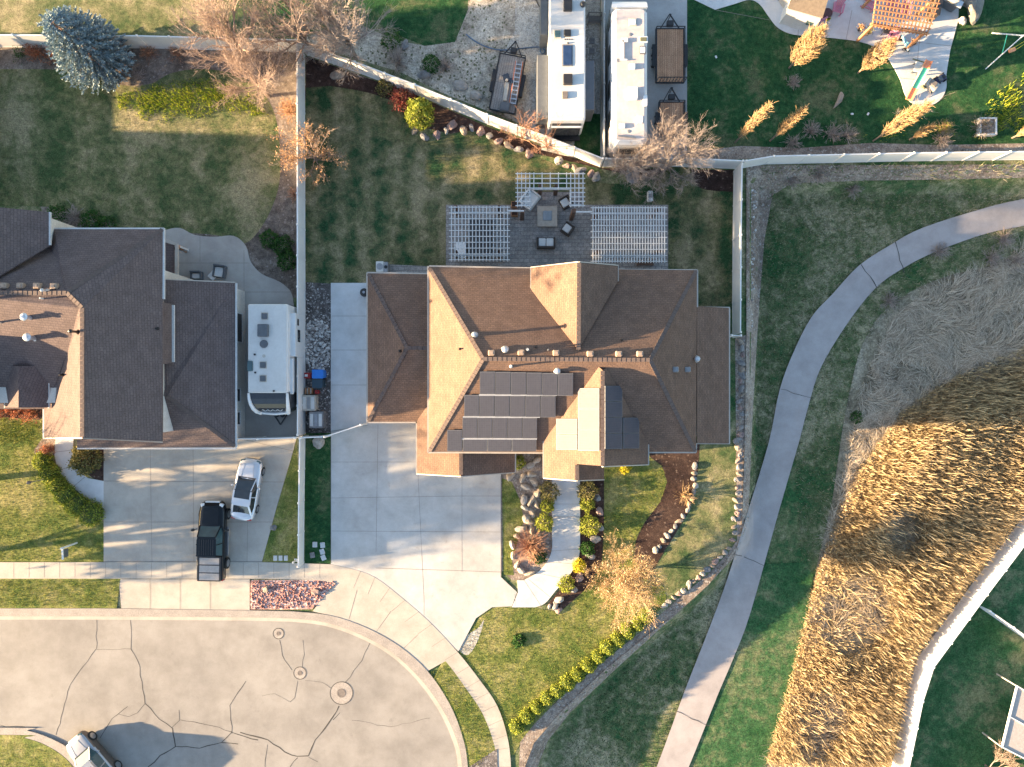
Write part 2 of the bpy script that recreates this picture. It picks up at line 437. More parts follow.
mat_attr('blade_deep', [(0.0, (0.012, 0.05, 0.014)), (0.6, (0.03, 0.085, 0.022)), (1.0, (0.10, 0.11, 0.045))], trans=0.25)
mat_attr('blade_dry', [(0.0, (0.045, 0.08, 0.03)), (0.5, (0.12, 0.135, 0.06)), (1.0, (0.28, 0.25, 0.15))], trans=0.25)
mat_attr('blade_field', [(0.0, (0.035, 0.11, 0.035)), (0.5, (0.10, 0.155, 0.055)), (0.72, (0.26, 0.245, 0.15)), (1.0, (0.50, 0.44, 0.33))], trans=0.2)
mat_attr('blade_lit', [(0.0, (0.07, 0.17, 0.015)), (0.5, (0.26, 0.34, 0.025)), (1.0, (0.55, 0.52, 0.07))], trans=0.25)  # brighter grass copy, sunlight put into the blade colour
mat('hedge_core', (0.05, 0.075, 0.018), rough=0.9)
mat_attr('stone_chip', [(0.0, (0.22, 0.2, 0.19)), (0.5, (0.42, 0.39, 0.37)), (1.0, (0.66, 0.64, 0.62))])
mat_attr('pink_chip', [(0.0, (0.19, 0.09, 0.08)), (0.5, (0.29, 0.145, 0.13)), (1.0, (0.40, 0.26, 0.24))])

# ---------------------------------------------------------------- object helpers
def tag(o, label=None, cat=None, group=None, kind=None):
    if label: o['label'] = label
    if cat: o['category'] = cat
    if group: o['group'] = group
    if kind: o['kind'] = kind
    return o

def thing(name, label, cat, loc, rz=0.0, group=None):
    o = bpy.data.objects.new(name, None)
    o.empty_display_size = 0.3
    C.objects.link(o)
    o.location = loc
    o.rotation_euler = (0, 0, rz)
    return tag(o, label, cat, group)

def root_matrix(o):
    chain = []
    while o is not None:
        chain.append(o); o = o.parent
    M = Matrix.Identity(4)
    for k in reversed(chain):
        M = M @ Matrix.Translation(k.location) @ k.rotation_euler.to_matrix().to_4x4()
    return M

def kids(o):
    return [c for c in bpy.data.objects if c.parent == o]

def copy_tree(o, parent=None):
    c = o.copy(); C.objects.link(c); c.parent = parent
    for ch in kids(o):
        copy_tree(ch, c)
    return c

class MB:
    def __init__(s):
        s.v = []; s.f = []
    def add(s, vs, fs):
        n = len(s.v)
        s.v += [Vector(q) for q in vs]
        s.f += [tuple(i + n for i in f) for f in fs]
        return s
    def box(s, c, d, rz=0.0, top=(1, 1), shift=(0, 0)):
        """c = centre of the bottom face"""
        x, y, z = d[0] / 2, d[1] / 2, d[2]
        tx, ty = x * top[0], y * top[1]
        q = [(-x, -y, 0), (x, -y, 0), (x, y, 0), (-x, y, 0), (-tx + shift[0], -ty + shift[1], z), (tx + shift[0], -ty + shift[1], z),
             (tx + shift[0], ty + shift[1], z), (-tx + shift[0], ty + shift[1], z)]
        cs, sn = math.cos(rz), math.sin(rz)
        vs = [(c[0] + a * cs - b * sn, c[1] + a * sn + b * cs, c[2] + e) for a, b, e in q]
        return s.add(vs, [(0, 3, 2, 1), (4, 5, 6, 7), (0, 1, 5, 4), (1, 2, 6, 5), (2, 3, 7, 6), (3, 0, 4, 7)])
    def cbox(s, c, d, rz=0.0, bev=0.05, top=1.0):
        """box with clipped vertical corners and a clipped top edge"""
        x, y, z = d[0] / 2, d[1] / 2, d[2]
        b = min(bev, x * 0.9, y * 0.9, z * 0.9)
        def ring(k, zz, f=1.0):
            xx, yy = (x * f - k), (y * f - k)
            bb = b
            return [(-xx + bb, -yy, zz), (xx - bb, -yy, zz), (xx, -yy + bb, zz), (xx, yy - bb, zz), (xx - bb, yy, zz), (-xx + bb, yy, zz),
                    (-xx, yy - bb, zz), (-xx, -yy + bb, zz)]
        q = ring(0, 0) + ring(0, z - b, top) + ring(b * 0.7, z, top)
        cs, sn = math.cos(rz), math.sin(rz)
        vs = [(c[0] + a * cs - bq * sn, c[1] + a * sn + bq * cs, c[2] + e) for a, bq, e in q]
        fs = [tuple(reversed(range(8))), tuple(range(16, 24))]
        for k in (0, 8):
            for i in range(8):
                j = (i + 1) % 8
                fs.append((k + i, k + j, k + 8 + j, k + 8 + i))
        return s.add(vs, fs)
    def beam(s, p, q, w, h):
        p, q = Vector(p), Vector(q)
        d = (q - p)
        if d.length < 1e-6: return s
        dn = d.normalized()
        up = Vector((0, 0, 1)) if abs(dn.z) < 0.95 else Vector((0, 1, 0))
        sd = dn.cross(up).normalized(); u = sd.cross(dn)
        vs = []
        for o in (p, q):
            for a, b in ((-1, -1), (1, -1), (1, 1), (-1, 1)):
                vs.append(o + sd * a * w / 2 + u * b * h / 2)
        return s.add(vs, [(0, 1, 2, 3), (7, 6, 5, 4), (0, 4, 5, 1), (1, 5, 6, 2), (2, 6, 7, 3), (3, 7, 4, 0)])
    def tube(s, pts, rads, n=6, cap=True):
        pts = [Vector(p) for p in pts]
        if isinstance(rads, (int, float)): rads = [rads] * len(pts)
        vs = []
        for i, p in enumerate(pts):
            d = (pts[min(i + 1, len(pts) - 1)] - pts[max(i - 1, 0)])
            d = d.normalized() if d.length > 1e-9 else Vector((0, 0, 1))
            up = Vector((0, 0, 1)) if abs(d.z) < 0.9 else Vector((1, 0, 0))
            a = d.cross(up).normalized(); b = a.cross(d)
            for k in range(n):
                t = 2 * math.pi * k / n
                vs.append(p + (a * math.cos(t) + b * math.sin(t)) * rads[i])
        fs = []
        for i in range(len(pts) - 1):
            for k in range(n):
                j = (k + 1) % n
                fs.append((i * n + k, i * n + j, (i + 1) * n + j, (i + 1) * n + k))
        if cap:
            fs.append(tuple(range(n - 1, -1, -1)) if False else tuple(reversed(range(n))))
            fs.append(tuple((len(pts) - 1) * n + k for k in range(n)))
        return s.add(vs, fs)
    def lathe(s, c, prof, n=14):
        vs = []
        for r, z in prof:
            for k in range(n):
                t = 2 * math.pi * k / n
                vs.append((c[0] + r * math.cos(t), c[1] + r * math.sin(t), c[2] + z))
        fs = []
        for i in range(len(prof) - 1):
            for k in range(n):
                j = (k + 1) % n
                fs.append((i * n + k, i * n + j, (i + 1) * n + j, (i + 1) * n + k))
        fs.append(tuple(reversed(range(n))))
        fs.append(tuple((len(prof) - 1) * n + k for k in range(n)))
        return s.add(vs, fs)
    def prism(s, poly, z0, z1):
        n = len(poly)
        vs = [(p[0], p[1], z0) for p in poly] + [(p[0], p[1], z1) for p in poly]
        fs = [tuple(reversed(range(n))), tuple(range(n, 2 * n))]
        for i in range(n):
            j = (i + 1) % n
            fs.append((i, j, n + j, n + i))
        return s.add(vs, fs)
    def slab(s, top, thick):
        """polygon in 3-d given a downward thickness"""
        n = len(top)
        top = [Vector(t) for t in top]
        vs = top + [t - Vector((0, 0, thick)) for t in top]
        fs = [tuple(range(n)), tuple(reversed(range(n, 2 * n)))]
        for i in range(n):
            j = (i + 1) % n
            fs.append((i, n + i, n + j, j))
        return s.add(vs, fs)
    def blob(s, c, r, seed=0, amp=0.2, sub=2, flat=0.35):
        bm = bmesh.new()
        bmesh.ops.create_icosphere(bm, subdivisions=sub, radius=1)
        rr = random.Random(seed)
        ks = [(Vector((rr.uniform(-1, 1), rr.uniform(-1, 1), rr.uniform(-1, 1))).normalized(), rr.uniform(0.5, 1)) for _ in range(9)]
        vs = []
        for v in bm.verts:
            q = v.co.normalized()
            k = 1.0
            for d, a in ks:
                t = q.dot(d)
                if t > 0.55: k -= amp * a * (t - 0.55) * 2.0
                elif t < -0.6: k += amp * a * 0.4 * (-t - 0.6)
            vs.append((c[0] + q.x * r[0] * k, c[1] + q.y * r[1] * k, c[2] + max(q.z, -flat) * r[2] * k))
        fs = [tuple(v.index for v in f.verts) for f in bm.faces]
        bm.free()
        return s.add(vs, fs)
    def build(s, name, m, parent=None, local=False, smooth=False, origin=None, bevel=0.0):
        me = bpy.data.meshes.new(name)
        if parent is not None and not local:
            Mi = root_matrix(parent).inverted()
            vs = [Mi @ v for v in s.v]
        elif origin is not None and not local:
            o3 = Vector(origin)
            vs = [v - o3 for v in s.v]
        else:
            vs = s.v
        me.from_pydata([tuple(v) for v in vs], [], s.f)
        me.update()
        if bevel or True:
            bm = bmesh.new(); bm.from_mesh(me)
            bmesh.ops.recalc_face_normals(bm, faces=bm.faces)
            if bevel:
                bmesh.ops.bevel(bm, geom=list(bm.edges), offset=bevel, segments=2, affect='EDGES', clamp_overlap=True)
            bm.to_mesh(me); bm.free()
        me.update()
        autouv(me)
        if smooth:
            me.polygons.foreach_set('use_smooth', [True] * len(me.polygons))
        o = bpy.data.objects.new(name, me)
        me.materials.append(MATS[m])
        C.objects.link(o)
        if parent is not None: o.parent = parent
        elif origin is not None: o.location = origin
        return o

def autouv(me):
    uvl = me.uv_layers.new(name='UVMap')
    data = []
    Z = Vector((0, 0, 1))
    vco = [v.co.copy() for v in me.vertices]
    for p in me.polygons:
        n = p.normal
        h = Z.cross(n)
        if h.length < 0.02: h = Vector((1, 0, 0))
        h.normalize()
        sv = n.cross(h)
        for vi in p.vertices:
            q = vco[vi]
            data += [q.dot(h), q.dot(sv)]
    uvl.data.foreach_set('uv', data)

def np_mesh(name, verts, faces, m, k, rnd=None, parent=None, origin=None, smooth=False):
    """verts (N,3), faces (M,k) world coordinates"""
    verts = np.asarray(verts, np.float32)
    if parent is not None:
        Mi = np.array(root_matrix(parent).inverted())
        verts = verts @ Mi[:3, :3].T + Mi[:3, 3]
    elif origin is not None:
        verts = verts - np.array(origin, np.float32)
    faces = np.asarray(faces, np.int32)
    me = bpy.data.meshes.new(name)
    me.vertices.add(len(verts)); me.vertices.foreach_set('co', verts.astype(np.float32).ravel())
    me.loops.add(faces.size); me.loops.foreach_set('vertex_index', faces.ravel())
    me.polygons.add(len(faces))
    me.polygons.foreach_set('loop_start', np.arange(0, faces.size, k, dtype=np.int32))
    me.polygons.foreach_set('loop_total', np.full(len(faces), k, np.int32))
    me.update(calc_edges=True)
    if rnd is not None:
        a = me.attributes.new('rnd', 'FLOAT', 'POINT')
        a.data.foreach_set('value', np.asarray(rnd, np.float32))
    if smooth:
        me.polygons.foreach_set('use_smooth', [True] * len(me.polygons))
    me.materials.append(MATS[m])
    o = bpy.data.objects.new(name, me)
    C.objects.link(o)
    if parent is not None: o.parent = parent
    elif origin is not None: o.location = origin
    return o

def struct(o):
    o['kind'] = 'structure'
    return o

def patch(name, poly, m, dz, conform=False, step=0.5, thick=0.0, strip=False):
    """ground sheet from a pixel outline"""
    pts = [P(a, b) for a, b in poly]
    if not conform:
        if thick:
            return struct(MB().prism(pts, dz - thick, dz).build(name, m))
        return struct(MB().add([(p.x, p.y, dz) for p in pts], [tuple(range(len(pts)))]).build(name, m))
    bm = bmesh.new()
    bv = [bm.verts.new((p.x, p.y, 0)) for p in pts]
    if strip:
        n2 = len(pts) // 2
        for i in range(n2 - 1):
            bm.faces.new([bv[i], bv[i + 1], bv[len(pts) - 2 - i], bv[len(pts) - 1 - i]])
    else:
        for tri in tessellate_polygon([[Vector((p.x, p.y, 0)) for p in pts]]):
            try: bm.faces.new([bv[k] for k in tri])
            except ValueError: pass
    for ax in (0, 1):
        lo = min(p[ax] for p in pts); hi = max(p[ax] for p in pts)
        k = math.ceil(lo / step)
        while k * step < hi:
            co = [0, 0, 0]; no = [0, 0, 0]
            co[ax] = k * step; no[ax] = 1
            bmesh.ops.bisect_plane(bm, geom=bm.verts[:] + bm.edges[:] + bm.faces[:], plane_co=co, plane_no=no)
            k += 1
    xs = np.array([v.co.x for v in bm.verts]); ys = np.array([v.co.y for v in bm.verts])
    # outline was measured on flat ground; slide to the true height
    z = Gnp(xs, ys)
    for _ in range(3):
        s = (CAM_H - z) / CAM_H
        z = Gnp(xs * s, ys * s)
    s = (CAM_H - z) / CAM_H
    for v, a, zz in zip(bm.verts, s, z):
        v.co.x *= a; v.co.y *= a; v.co.z = zz + dz
    bmesh.ops.recalc_face_normals(bm, faces=bm.faces)
    for f in bm.faces:
        if f.normal.z < 0: f.normal_flip()
    me = bpy.data.meshes.new(name)
    bm.to_mesh(me); bm.free()
    me.materials.append(MATS[m])
    me.polygons.foreach_set('use_smooth', [True] * len(me.polygons))
    o = bpy.data.objects.new(name, me); C.objects.link(o)
    return struct(o)

def ribbon(name, lines, m, dz, jitter=0.0, on=None):
    """thin strips (cracks, joints): lines = [(points_px, width_m)]"""
    vs, fs = [], []
    rr = random.Random(5)
    for pts, w in lines:
        q = []
        for a, b in zip(pts[:-1], pts[1:]):
            n = max(1, int(math.hypot(b[0] - a[0], b[1] - a[1]) / 6)) if jitter else 1
            for i in range(n):
                t = i / n
                q.append((a[0] + (b[0] - a[0]) * t + rr.uniform(-jitter, jitter), a[1] + (b[1] - a[1]) * t + rr.uniform(-jitter, jitter)))
        q.append(pts[-1])
        W = [PG(*p, dz) if on else P(*p, dz) for p in q]
        base = len(vs)
        for i, p in enumerate(W):
            d = (W[min(i + 1, len(W) - 1)] - W[max(i - 1, 0)]); d.z = 0
            d.normalize()
            s = Vector((-d.y, d.x, 0)) * w / 2 * (rr.uniform(0.6, 1.3) if jitter else 1)
            vs += [p + s, p - s]
        for i in range(len(W) - 1):
            k = base + 2 * i
            fs.append((k, k + 1, k + 3, k + 2))
    return struct(MB().add(vs, fs).build(name, m))

def scatter(poly, dens, flat=True):
    """random ground points inside a pixel outline"""
    pts = np.array([P(a, b)[:2] for a, b in poly])
    x0, y0 = pts.min(0); x1, y1 = pts.max(0)
    n = int((x1 - x0) * (y1 - y0) * dens)
    x = rng.uniform(x0, x1, n); y = rng.uniform(y0, y1, n)
    k = inpoly(x, y, pts)
    x, y = x[k], y[k]
    z = np.zeros_like(x)
    if not flat:
        z = Gnp(x, y)
        for _ in range(2):
            s = (CAM_H - z) / CAM_H
            z = Gnp(x * s, y * s)
        s = (CAM_H - z) / CAM_H
        x, y = x * s, y * s
    return x, y, z

def blades(x, y, z, h, w, lean=0.4, leandir=None, leanvar=1.0, segs=1, droop=0.0, plume=0.0):
    """grass blades / stalks as narrow tapering strips; returns verts, quads, rnd"""
    n = len(x)
    h = h * rng.uniform(0.55, 1.25, n)
    a = rng.uniform(0, 2 * np.pi, n)
    if leandir is None:
        la = rng.uniform(0, 2 * np.pi, n)
    else:
        la = leandir + rng.normal(0, leanvar, n)
    L = lean * rng.uniform(0.3, 1.6, n)
    r = rng.uniform(0, 1, n)
    sx, sy = np.cos(a) * w / 2, np.sin(a) * w / 2
    rows = []
    for i in range(segs + 1):
        t = i / segs
        off = L * h * (t ** (1 + droop))
        zz = z + h * (t if droop == 0 else (t - droop * 0.28 * t * t * L))
        wd = (1.0 - 0.75 * t) if not plume else ((0.5 + 0.2 * t) if i < segs else plume)
        if plume and i == segs: wd = 0.3
        if plume and i == segs - 1: wd = plume
        cx, cy = x + np.cos(la) * off, y + np.sin(la) * off
        rows.append(np.stack([cx - sx * wd, cy - sy * wd, zz], 1))
        rows.append(np.stack([cx + sx * wd, cy + sy * wd, zz], 1))
    V = np.stack(rows, 1).reshape(-1, 3)
    m = 2 * (segs + 1)
    base = np.arange(n) * m
    F = []
    for i in range(segs):
        F.append(np.stack([base + 2 * i, base + 2 * i + 1, base + 2 * i + 3, base + 2 * i + 2], 1))
    F = np.concatenate(F)
    return V, F, np.repeat(r, m)

def leafcloud(cen, size, n=None):
    """small random quads at given centres"""
    cen = np.asarray(cen, float)
    n = len(cen)
    u = rng.normal(size=(n, 3)); u /= np.linalg.norm(u, axis=1)[:, None]
    w = rng.normal(size=(n, 3)); w = np.cross(u, w); w /= np.linalg.norm(w, axis=1)[:, None]
    s = size * rng.uniform(0.6, 1.4, n)[:, None]
    V = np.stack([cen - u * s, cen - w * s * 0.6, cen + u * s, cen + w * s * 0.6], 1).reshape(-1, 3)
    F = np.arange(4 * n).reshape(n, 4)
    return V, F, np.repeat(rng.uniform(0, 1, n), 4)

def seg_mesh(segs, name, m, parent):
    """segs: list (p0, p1, r0, r1) -> one mesh of 3-sided twigs"""
    a = np.array([s[0] for s in segs], float); b = np.array([s[1] for s in segs], float)
    r0 = np.array([s[2] for s in segs])[:, None]; r1 = np.array([s[3] for s in segs])[:, None]
    d = b - a; d /= np.maximum(np.linalg.norm(d, axis=1), 1e-6)[:, None]
    up = np.where(np.abs(d[:, 2:3]) < 0.9, np.array([[0, 0, 1.0]]), np.array([[1.0, 0, 0]]))
    s1 = np.cross(d, up); s1 /= np.linalg.norm(s1, axis=1)[:, None]
    s2 = np.cross(s1, d)
    rows = []
    for p, r in ((a, r0), (b, r1)):
        for k in range(3):
            t = 2 * math.pi * k / 3
            rows.append(p + (s1 * math.cos(t) + s2 * math.sin(t)) * r)
    V = np.stack(rows, 1).reshape(-1, 3)
    base = np.arange(len(segs)) * 6
    F = np.concatenate([np.stack([base + k, base + (k + 1) % 3, base + 3 + (k + 1) % 3, base + 3 + k], 1) for k in range(3)])
    rnd = np.repeat(rng.uniform(0, 1, len(segs)), 6)
    return np_mesh(name, V, F, m, 4, rnd, parent)

# ================================================================ GROUND
gx = np.concatenate([[-900, -400, -200, -120, -80, -60], np.arange(-45, 62, 0.5), [70, 90, 130, 200, 400, 900]])
gy = np.concatenate([[-900, -400, -200, -120, -80, -60], np.arange(-42, 40, 0.5), [50, 70, 100, 200, 400, 900]])
GX, GY = np.meshgrid(gx, gy)
GZ = Gnp(GX, GY)
_V = np.stack([GX.ravel(), GY.ravel(), GZ.ravel()], 1)
_i = np.arange(len(gx) - 1); _j = np.arange(len(gy) - 1)
II, JJ = np.meshgrid(_i, _j)
_a = (JJ * len(gx) + II).ravel()
_Fc = np.stack([_a, _a + 1, _a + 1 + len(gx), _a + len(gx)], 1)
struct(np_mesh('ground', _V, _Fc, 'field', 4, smooth=True))

# lawns and beds (flat, upper level)
patch('lawn', [(-400, -300), (208, -300), (228, 10), (236, 38), (-400, 38)], 'lawn_west', 0.006)
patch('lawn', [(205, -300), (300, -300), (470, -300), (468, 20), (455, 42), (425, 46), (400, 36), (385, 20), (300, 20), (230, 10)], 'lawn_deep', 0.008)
patch('planting_bed', [(-400, 46), (302, 46), (303, 300), (262, 290), (236, 246), (170, 232), (50, 232), (40, 205), (-400, 205)], 'bark_bed', 0.004)
LAWN_W = sm([(-200, 72), (30, 69), (75, 74), (120, 85), (150, 84), (172, 73), (205, 69), (240, 76), (262, 92), (275, 115), (280, 150), (279, 185),
             (270, 212), (258, 232), (246, 243), (236, 240), (215, 235), (190, 233), (165, 231), (120, 229), (112, 222), (85, 222), (60, 212), (30, 206), (-200, 206)], 4)
patch('lawn', LAWN_W, 'lawn_west', 0.009)
# strip of earth and gravel round the west fence, backyard of the main house
patch('planting_bed', [(306, 56), (418, 96), (488, 127), (602, 168), (736, 170), (736, 200), (305, 100)], 'mulch', 0.006)
LAWN_M = [(306, 88)] + sm([(330, 86), (365, 92), (390, 100), (408, 108), (414, 134), (430, 142), (450, 134), (478, 132), (510, 150), (545, 160), (585, 178), (615, 184), (650, 178), (675, 166), (690, 170), (700, 188), (733, 192)], 4) + \
    [(736, 310), (305, 282)]
patch('lawn', LAWN_M, 'lawn_middle', 0.010)
patch('dirt', sm([(395, 40), (425, 46), (455, 42), (468, 10), (470, -300), (560, -300), (560, 140), (500, 116), (440, 92), (400, 72), (340, 54), (300, 40), (350, 20)], 1), 'dirt_yard', 0.012)
patch('gravel', [(540, -300), (541, 150), (600, 164), (600, -300)], 'gravel_grey', 0.016)
patch('gravel', sm([(520, -300), (515, 30), (500, 60), (492, 90), (505, 116), (530, 128), (560, 140), (560, -300)], 1), 'gravel_grey', 0.020)
patch('artificial_turf', [(578, 114), (600, 114), (600, 158), (574, 146)], 'lawn_deep', 0.024)
patch('rv_pad', [(600, -300), (687, -300), (687, 166), (604, 165)], 'conc_grey', 0.016)
LAWN_NE = [(687, -300), (1600, -300), (1600, 158), (765, 158), (687, 161)]
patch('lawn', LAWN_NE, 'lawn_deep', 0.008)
patch('planting_bed', sm([(690, 152), (740, 146), (800, 148), (870, 143), (940, 145), (1040, 143), (1600, 143), (1600, 158), (765, 158), (690, 161)], 1), 'soil', 0.012)
PATIO_NE = [(700, -300), (690, -2), (715, 10)] + sm([(715, 10), (735, 4), (750, 0), (760, 5), (768, 16), (778, 28), (795, 35), (830, 38), (860, 42), (880, 50), (890, 62), (900, 80), (905, 95), (913, 104), (928, 106), (940, 100), (946, 88), (946, 75), (950, 50)], 4) + [(958, 20), (966, -300)]
patch('patio', PATIO_NE, 'conc_pad', 0.05, thick=0.1)
ribbon('patio_joint', [([(800, 10), (798, 36)], 0.03), ([(852, 10), (846, 40)], 0.03), ([(898, 40), (952, 46)], 0.03), ([(900, 78), (946, 82)], 0.03), ([(770, 20), (716, 10)], 0.03), ([(920, 34), (916, 76)], 0.03)], 'joint', 0.054)

# low side: verge between fence and trail, trail, swale
patch('bank', [(746, 166), (1600, 162), (1600, 178), (1024, 178), (940, 180), (860, 181), (790, 184), (772, 196), (764, 240), (760, 290), (757, 335), (752, 420), (748, 520), (735, 556), (700, 592), (660, 628), (612, 672), (570, 712), (548, 740), (528, 790),
                 (516, 790), (534, 742), (564, 708), (604, 670), (648, 634), (675, 614), (709, 583), (741, 540), (744, 450), (746, 335)], 'soil', 0.09, conform=True)
patch('planting_bed', [(746, 335), (735, 338), (737, 540), (728, 553), (706, 576), (680, 597), (662, 613), (650, 624), (604, 661), (564, 694), (534, 724), (520, 742), (518, 790), (534, 743), (564, 709), (604, 671), (648, 635), (675, 615), (709, 584), (741, 541), (744, 450)], 'soil', 0.018)
TL = sm([(1400, 150), (1120, 180), (1024, 199), (985, 208), (922, 228), (890, 245), (858, 266), (832, 294), (811, 317), (793, 352), (779, 390), (768, 443), (747, 512), (727, 578), (706, 635), (684, 691), (656, 767), (610, 880), (560, 1000)], 4)
TR = sm([(1400, 182), (1120, 208), (1024, 226), (985, 234), (937, 251), (903, 268), (874, 289), (845, 326), (820, 368), (808, 405), (798, 443), (778, 512), (750, 612), (734, 655), (717, 695), (688, 767), (640, 880), (590, 1000)], 4)
patch('trail', TL + TR[::-1], 'trail_top', 0.12, conform=True, strip=True)
ribbon('trail_joint', [([(895, 241), (904, 273)], 0.06), ([(862, 265), (877, 288)], 0.06), ([(736, 554), (765, 566)], 0.04), ([(675, 711), (709, 726)], 0.04), ([(781, 389), (813, 398)], 0.03)],
       'crack', 0.135, jitter=0.8, on=True)
REED_L = sm([(1100, 215), (1000, 262), (950, 275), (910, 292), (880, 315), (862, 345), (852, 380), (842, 430), (832, 500), (818, 560), (803, 640), (786, 700), (766, 767), (740, 900)], 3)
patch('reed_bed', REED_L + [(880, 900), (893, 767), (911, 685), (918, 658), (1023, 522), (1300, 240), (1300, 160)], 'straw_bed', 0.03, conform=True)
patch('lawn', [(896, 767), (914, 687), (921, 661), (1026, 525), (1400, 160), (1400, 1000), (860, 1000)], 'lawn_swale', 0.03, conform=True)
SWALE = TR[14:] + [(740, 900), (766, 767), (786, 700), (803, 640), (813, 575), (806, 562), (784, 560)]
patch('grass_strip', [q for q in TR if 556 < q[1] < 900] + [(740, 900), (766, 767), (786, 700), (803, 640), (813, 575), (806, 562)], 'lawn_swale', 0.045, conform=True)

# west house plot
patch('lawn', [(-300, 405), (48, 405), (52, 440), (38, 462), (60, 500), (105, 522), (105, 562), (-300, 562)], 'lawn_front', 0.010)
patch('planting_bed', sm([(-60, 398), (30, 400), (46, 412), (40, 420), (-60, 412)], 1), 'mulch', 0.016)
patch('planting_bed', [(44, 436), (60, 436), (60, 470), (105, 522), (70, 505), (40, 475), (34, 450)], 'soil', 0.014)
patch('planting_bed', [(74, 446), (104, 446), (104, 486), (82, 470)], 'mulch', 0.014)
patch('lawn', [(-300, 577), (121, 577), (117, 608.5), (-300, 608.5)], 'lawn_front', 0.070, thick=0.1)
patch('lawn', [(297, 436), (300, 562), (262, 562), (276, 510)], 'lawn_front', 0.008)
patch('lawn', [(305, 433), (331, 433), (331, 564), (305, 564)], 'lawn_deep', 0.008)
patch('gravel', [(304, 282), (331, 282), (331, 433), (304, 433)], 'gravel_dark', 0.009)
patch('gravel', [(251, 580), (335, 580), (340, 584), (312, 609), (251, 609)], 'gravel_pink', 0.070, thick=0.1)
patch('driveway', [(104, 440), (235, 436), (297, 437), (293, 452), (276, 510), (262, 562), (104, 562)], 'conc_old', 0.05, thick=0.1)
patch('driveway', [(119, 579), (250, 579), (250, 610), (122, 610)], 'conc_old', 0.065, thick=0.1)
PATIO_W = [(160, 232)] + sm([(166, 230), (180, 228), (195, 235), (215, 237), (234, 236), (246, 246), (251, 262), (262, 274), (280, 282), (291, 292), (294, 305)], 4) + [(297, 437), (236, 437), (160, 300)]
patch('patio', PATIO_W, 'conc_patio', 0.055, thick=0.1)
ribbon('patio_joint', [([(200, 236), (200, 262)], 0.03), ([(150, 263), (250, 263)], 0.03), ([(244, 250), (244, 292)], 0.03), ([(236, 292), (292, 292)], 0.03)], 'joint', 0.059)
patch('walkway', sm([(56, 438), (74, 437), (73, 450), (76, 466), (88, 478), (104, 481), (104, 508), (88, 500), (70, 484), (58, 470), (55, 455)], 1), 'conc_pad', 0.056, thick=0.1)
ribbon('walkway_joint', [([(56, 452), (73, 450)], 0.03), ([(60, 470), (78, 464)], 0.03), ([(73, 487), (86, 476)], 0.03)], 'joint', 0.060)

# street: bulb of the cul-de-sac, kerb, pavements
RO = [(-500, 616), (100, 616), (250, 617)] + sm([(290, 618), (325, 622), (360, 634), (392, 652), (420, 678), (442, 708), (456, 738), (462, 767), (466, 850)], 4)
patch('road', RO + [(466, 1200), (-500, 1200)], 'road_top', 0.004)
KO = [(-500, 608), (100, 608), (250, 610)] + sm([(292, 611), (330, 615), (366, 627), (400, 646), (428, 671), (449, 702), (462, 734), (468, 767), (472, 850)], 4)
patch('kerb', KO + RO[::-1], 'curb', 0.10, thick=0.12)
# gutter pan
RI = [(-500, 619.5), (100, 619.5), (250, 620.5)] + sm([(290, 621.5), (324, 625.5), (358, 637), (390, 655), (417, 680), (438.5, 710), (452, 739), (458, 767), (462, 850)], 4)
patch('gutter', RO + RI[::-1], 'conc_old', 0.03, thick=0.05)
SO = [(-500, 562), (262, 562), (330, 564)] + sm([(350, 568), (375, 577), (405, 600), (432, 624), (458, 652), (480, 680), (497, 705), (507, 735), (511, 767), (514, 850)], 4)
SI = [(-500, 578), (262, 578.5), (320, 580)] + sm([(342, 584), (368, 594), (392, 611), (418, 634), (445, 660), (466, 688), (482, 712), (493, 740), (497, 767), (500, 850)], 4)
patch('pavement', SO + SI[::-1], 'conc_old', 0.075, thick=0.15)
jl = []
for k in range(-6, 20):
    x = 29 + k * 15.3
    if x < 325: jl.append(([(x, 562.6), (x, 577.6)], 0.025))
so2, si2 = SO[3:], SI[3:]
for k in range(2, min(len(so2), len(si2)) - 4, 2):
    jl.append((([so2[k]] + [si2[k]]), 0.025))
ribbon('pavement_joint', jl, 'joint', 0.079)
# drive apron between pavement and kerb
AP = [(335, 580), (345, 582), (370, 592), (394, 609.4), (420, 632.4), (447, 660), (427, 671), (400, 646), (366, 627), (330, 615), (313, 611)]
patch('driveway_apron', AP, 'conc_old', 0.072, thick=0.10)
ribbon('apron_joint', [([(357, 590), (349, 619)], 0.03), ([(391, 611), (376, 632)], 0.03), ([(418, 634.6), (404, 648)], 0.03), ([(150, 579), (150, 609.5)], 0.03), ([(180, 579), (180, 609.5)], 0.03), ([(210, 579), (210, 609.5)], 0.03)], 'joint', 0.078)
patch('lawn', [(444, 658)] + [(q[0] + 1, q[1] - 1) for q in si2 if q[1] > 661] + [(480, 767), (468, 767)] + [q for q in KO[::-1] if 672 < q[1] < 766], 'lawn_front', 0.070, thick=0.12)
patch('gravel', [(468, 767), (497, 748), (500, 850), (472, 850)], 'gravel_dark', 0.101)
IS = sm([(-400, 735), (0, 734), (25, 737), (46, 744), (66, 757), (80, 775), (90, 800)], 4)
patch('kerb', sm([(-400, 728), (0, 727), (28, 730), (52, 738), (74, 751), (90, 772), (100, 800)], 4) + IS[::-1], 'curb', 0.11, thick=0.12)
patch('lawn', [(q[0], q[1] + 0.2) for q in IS] + [(90, 1200), (-400, 1200)], 'lawn_front', 0.12, thick=0.15)
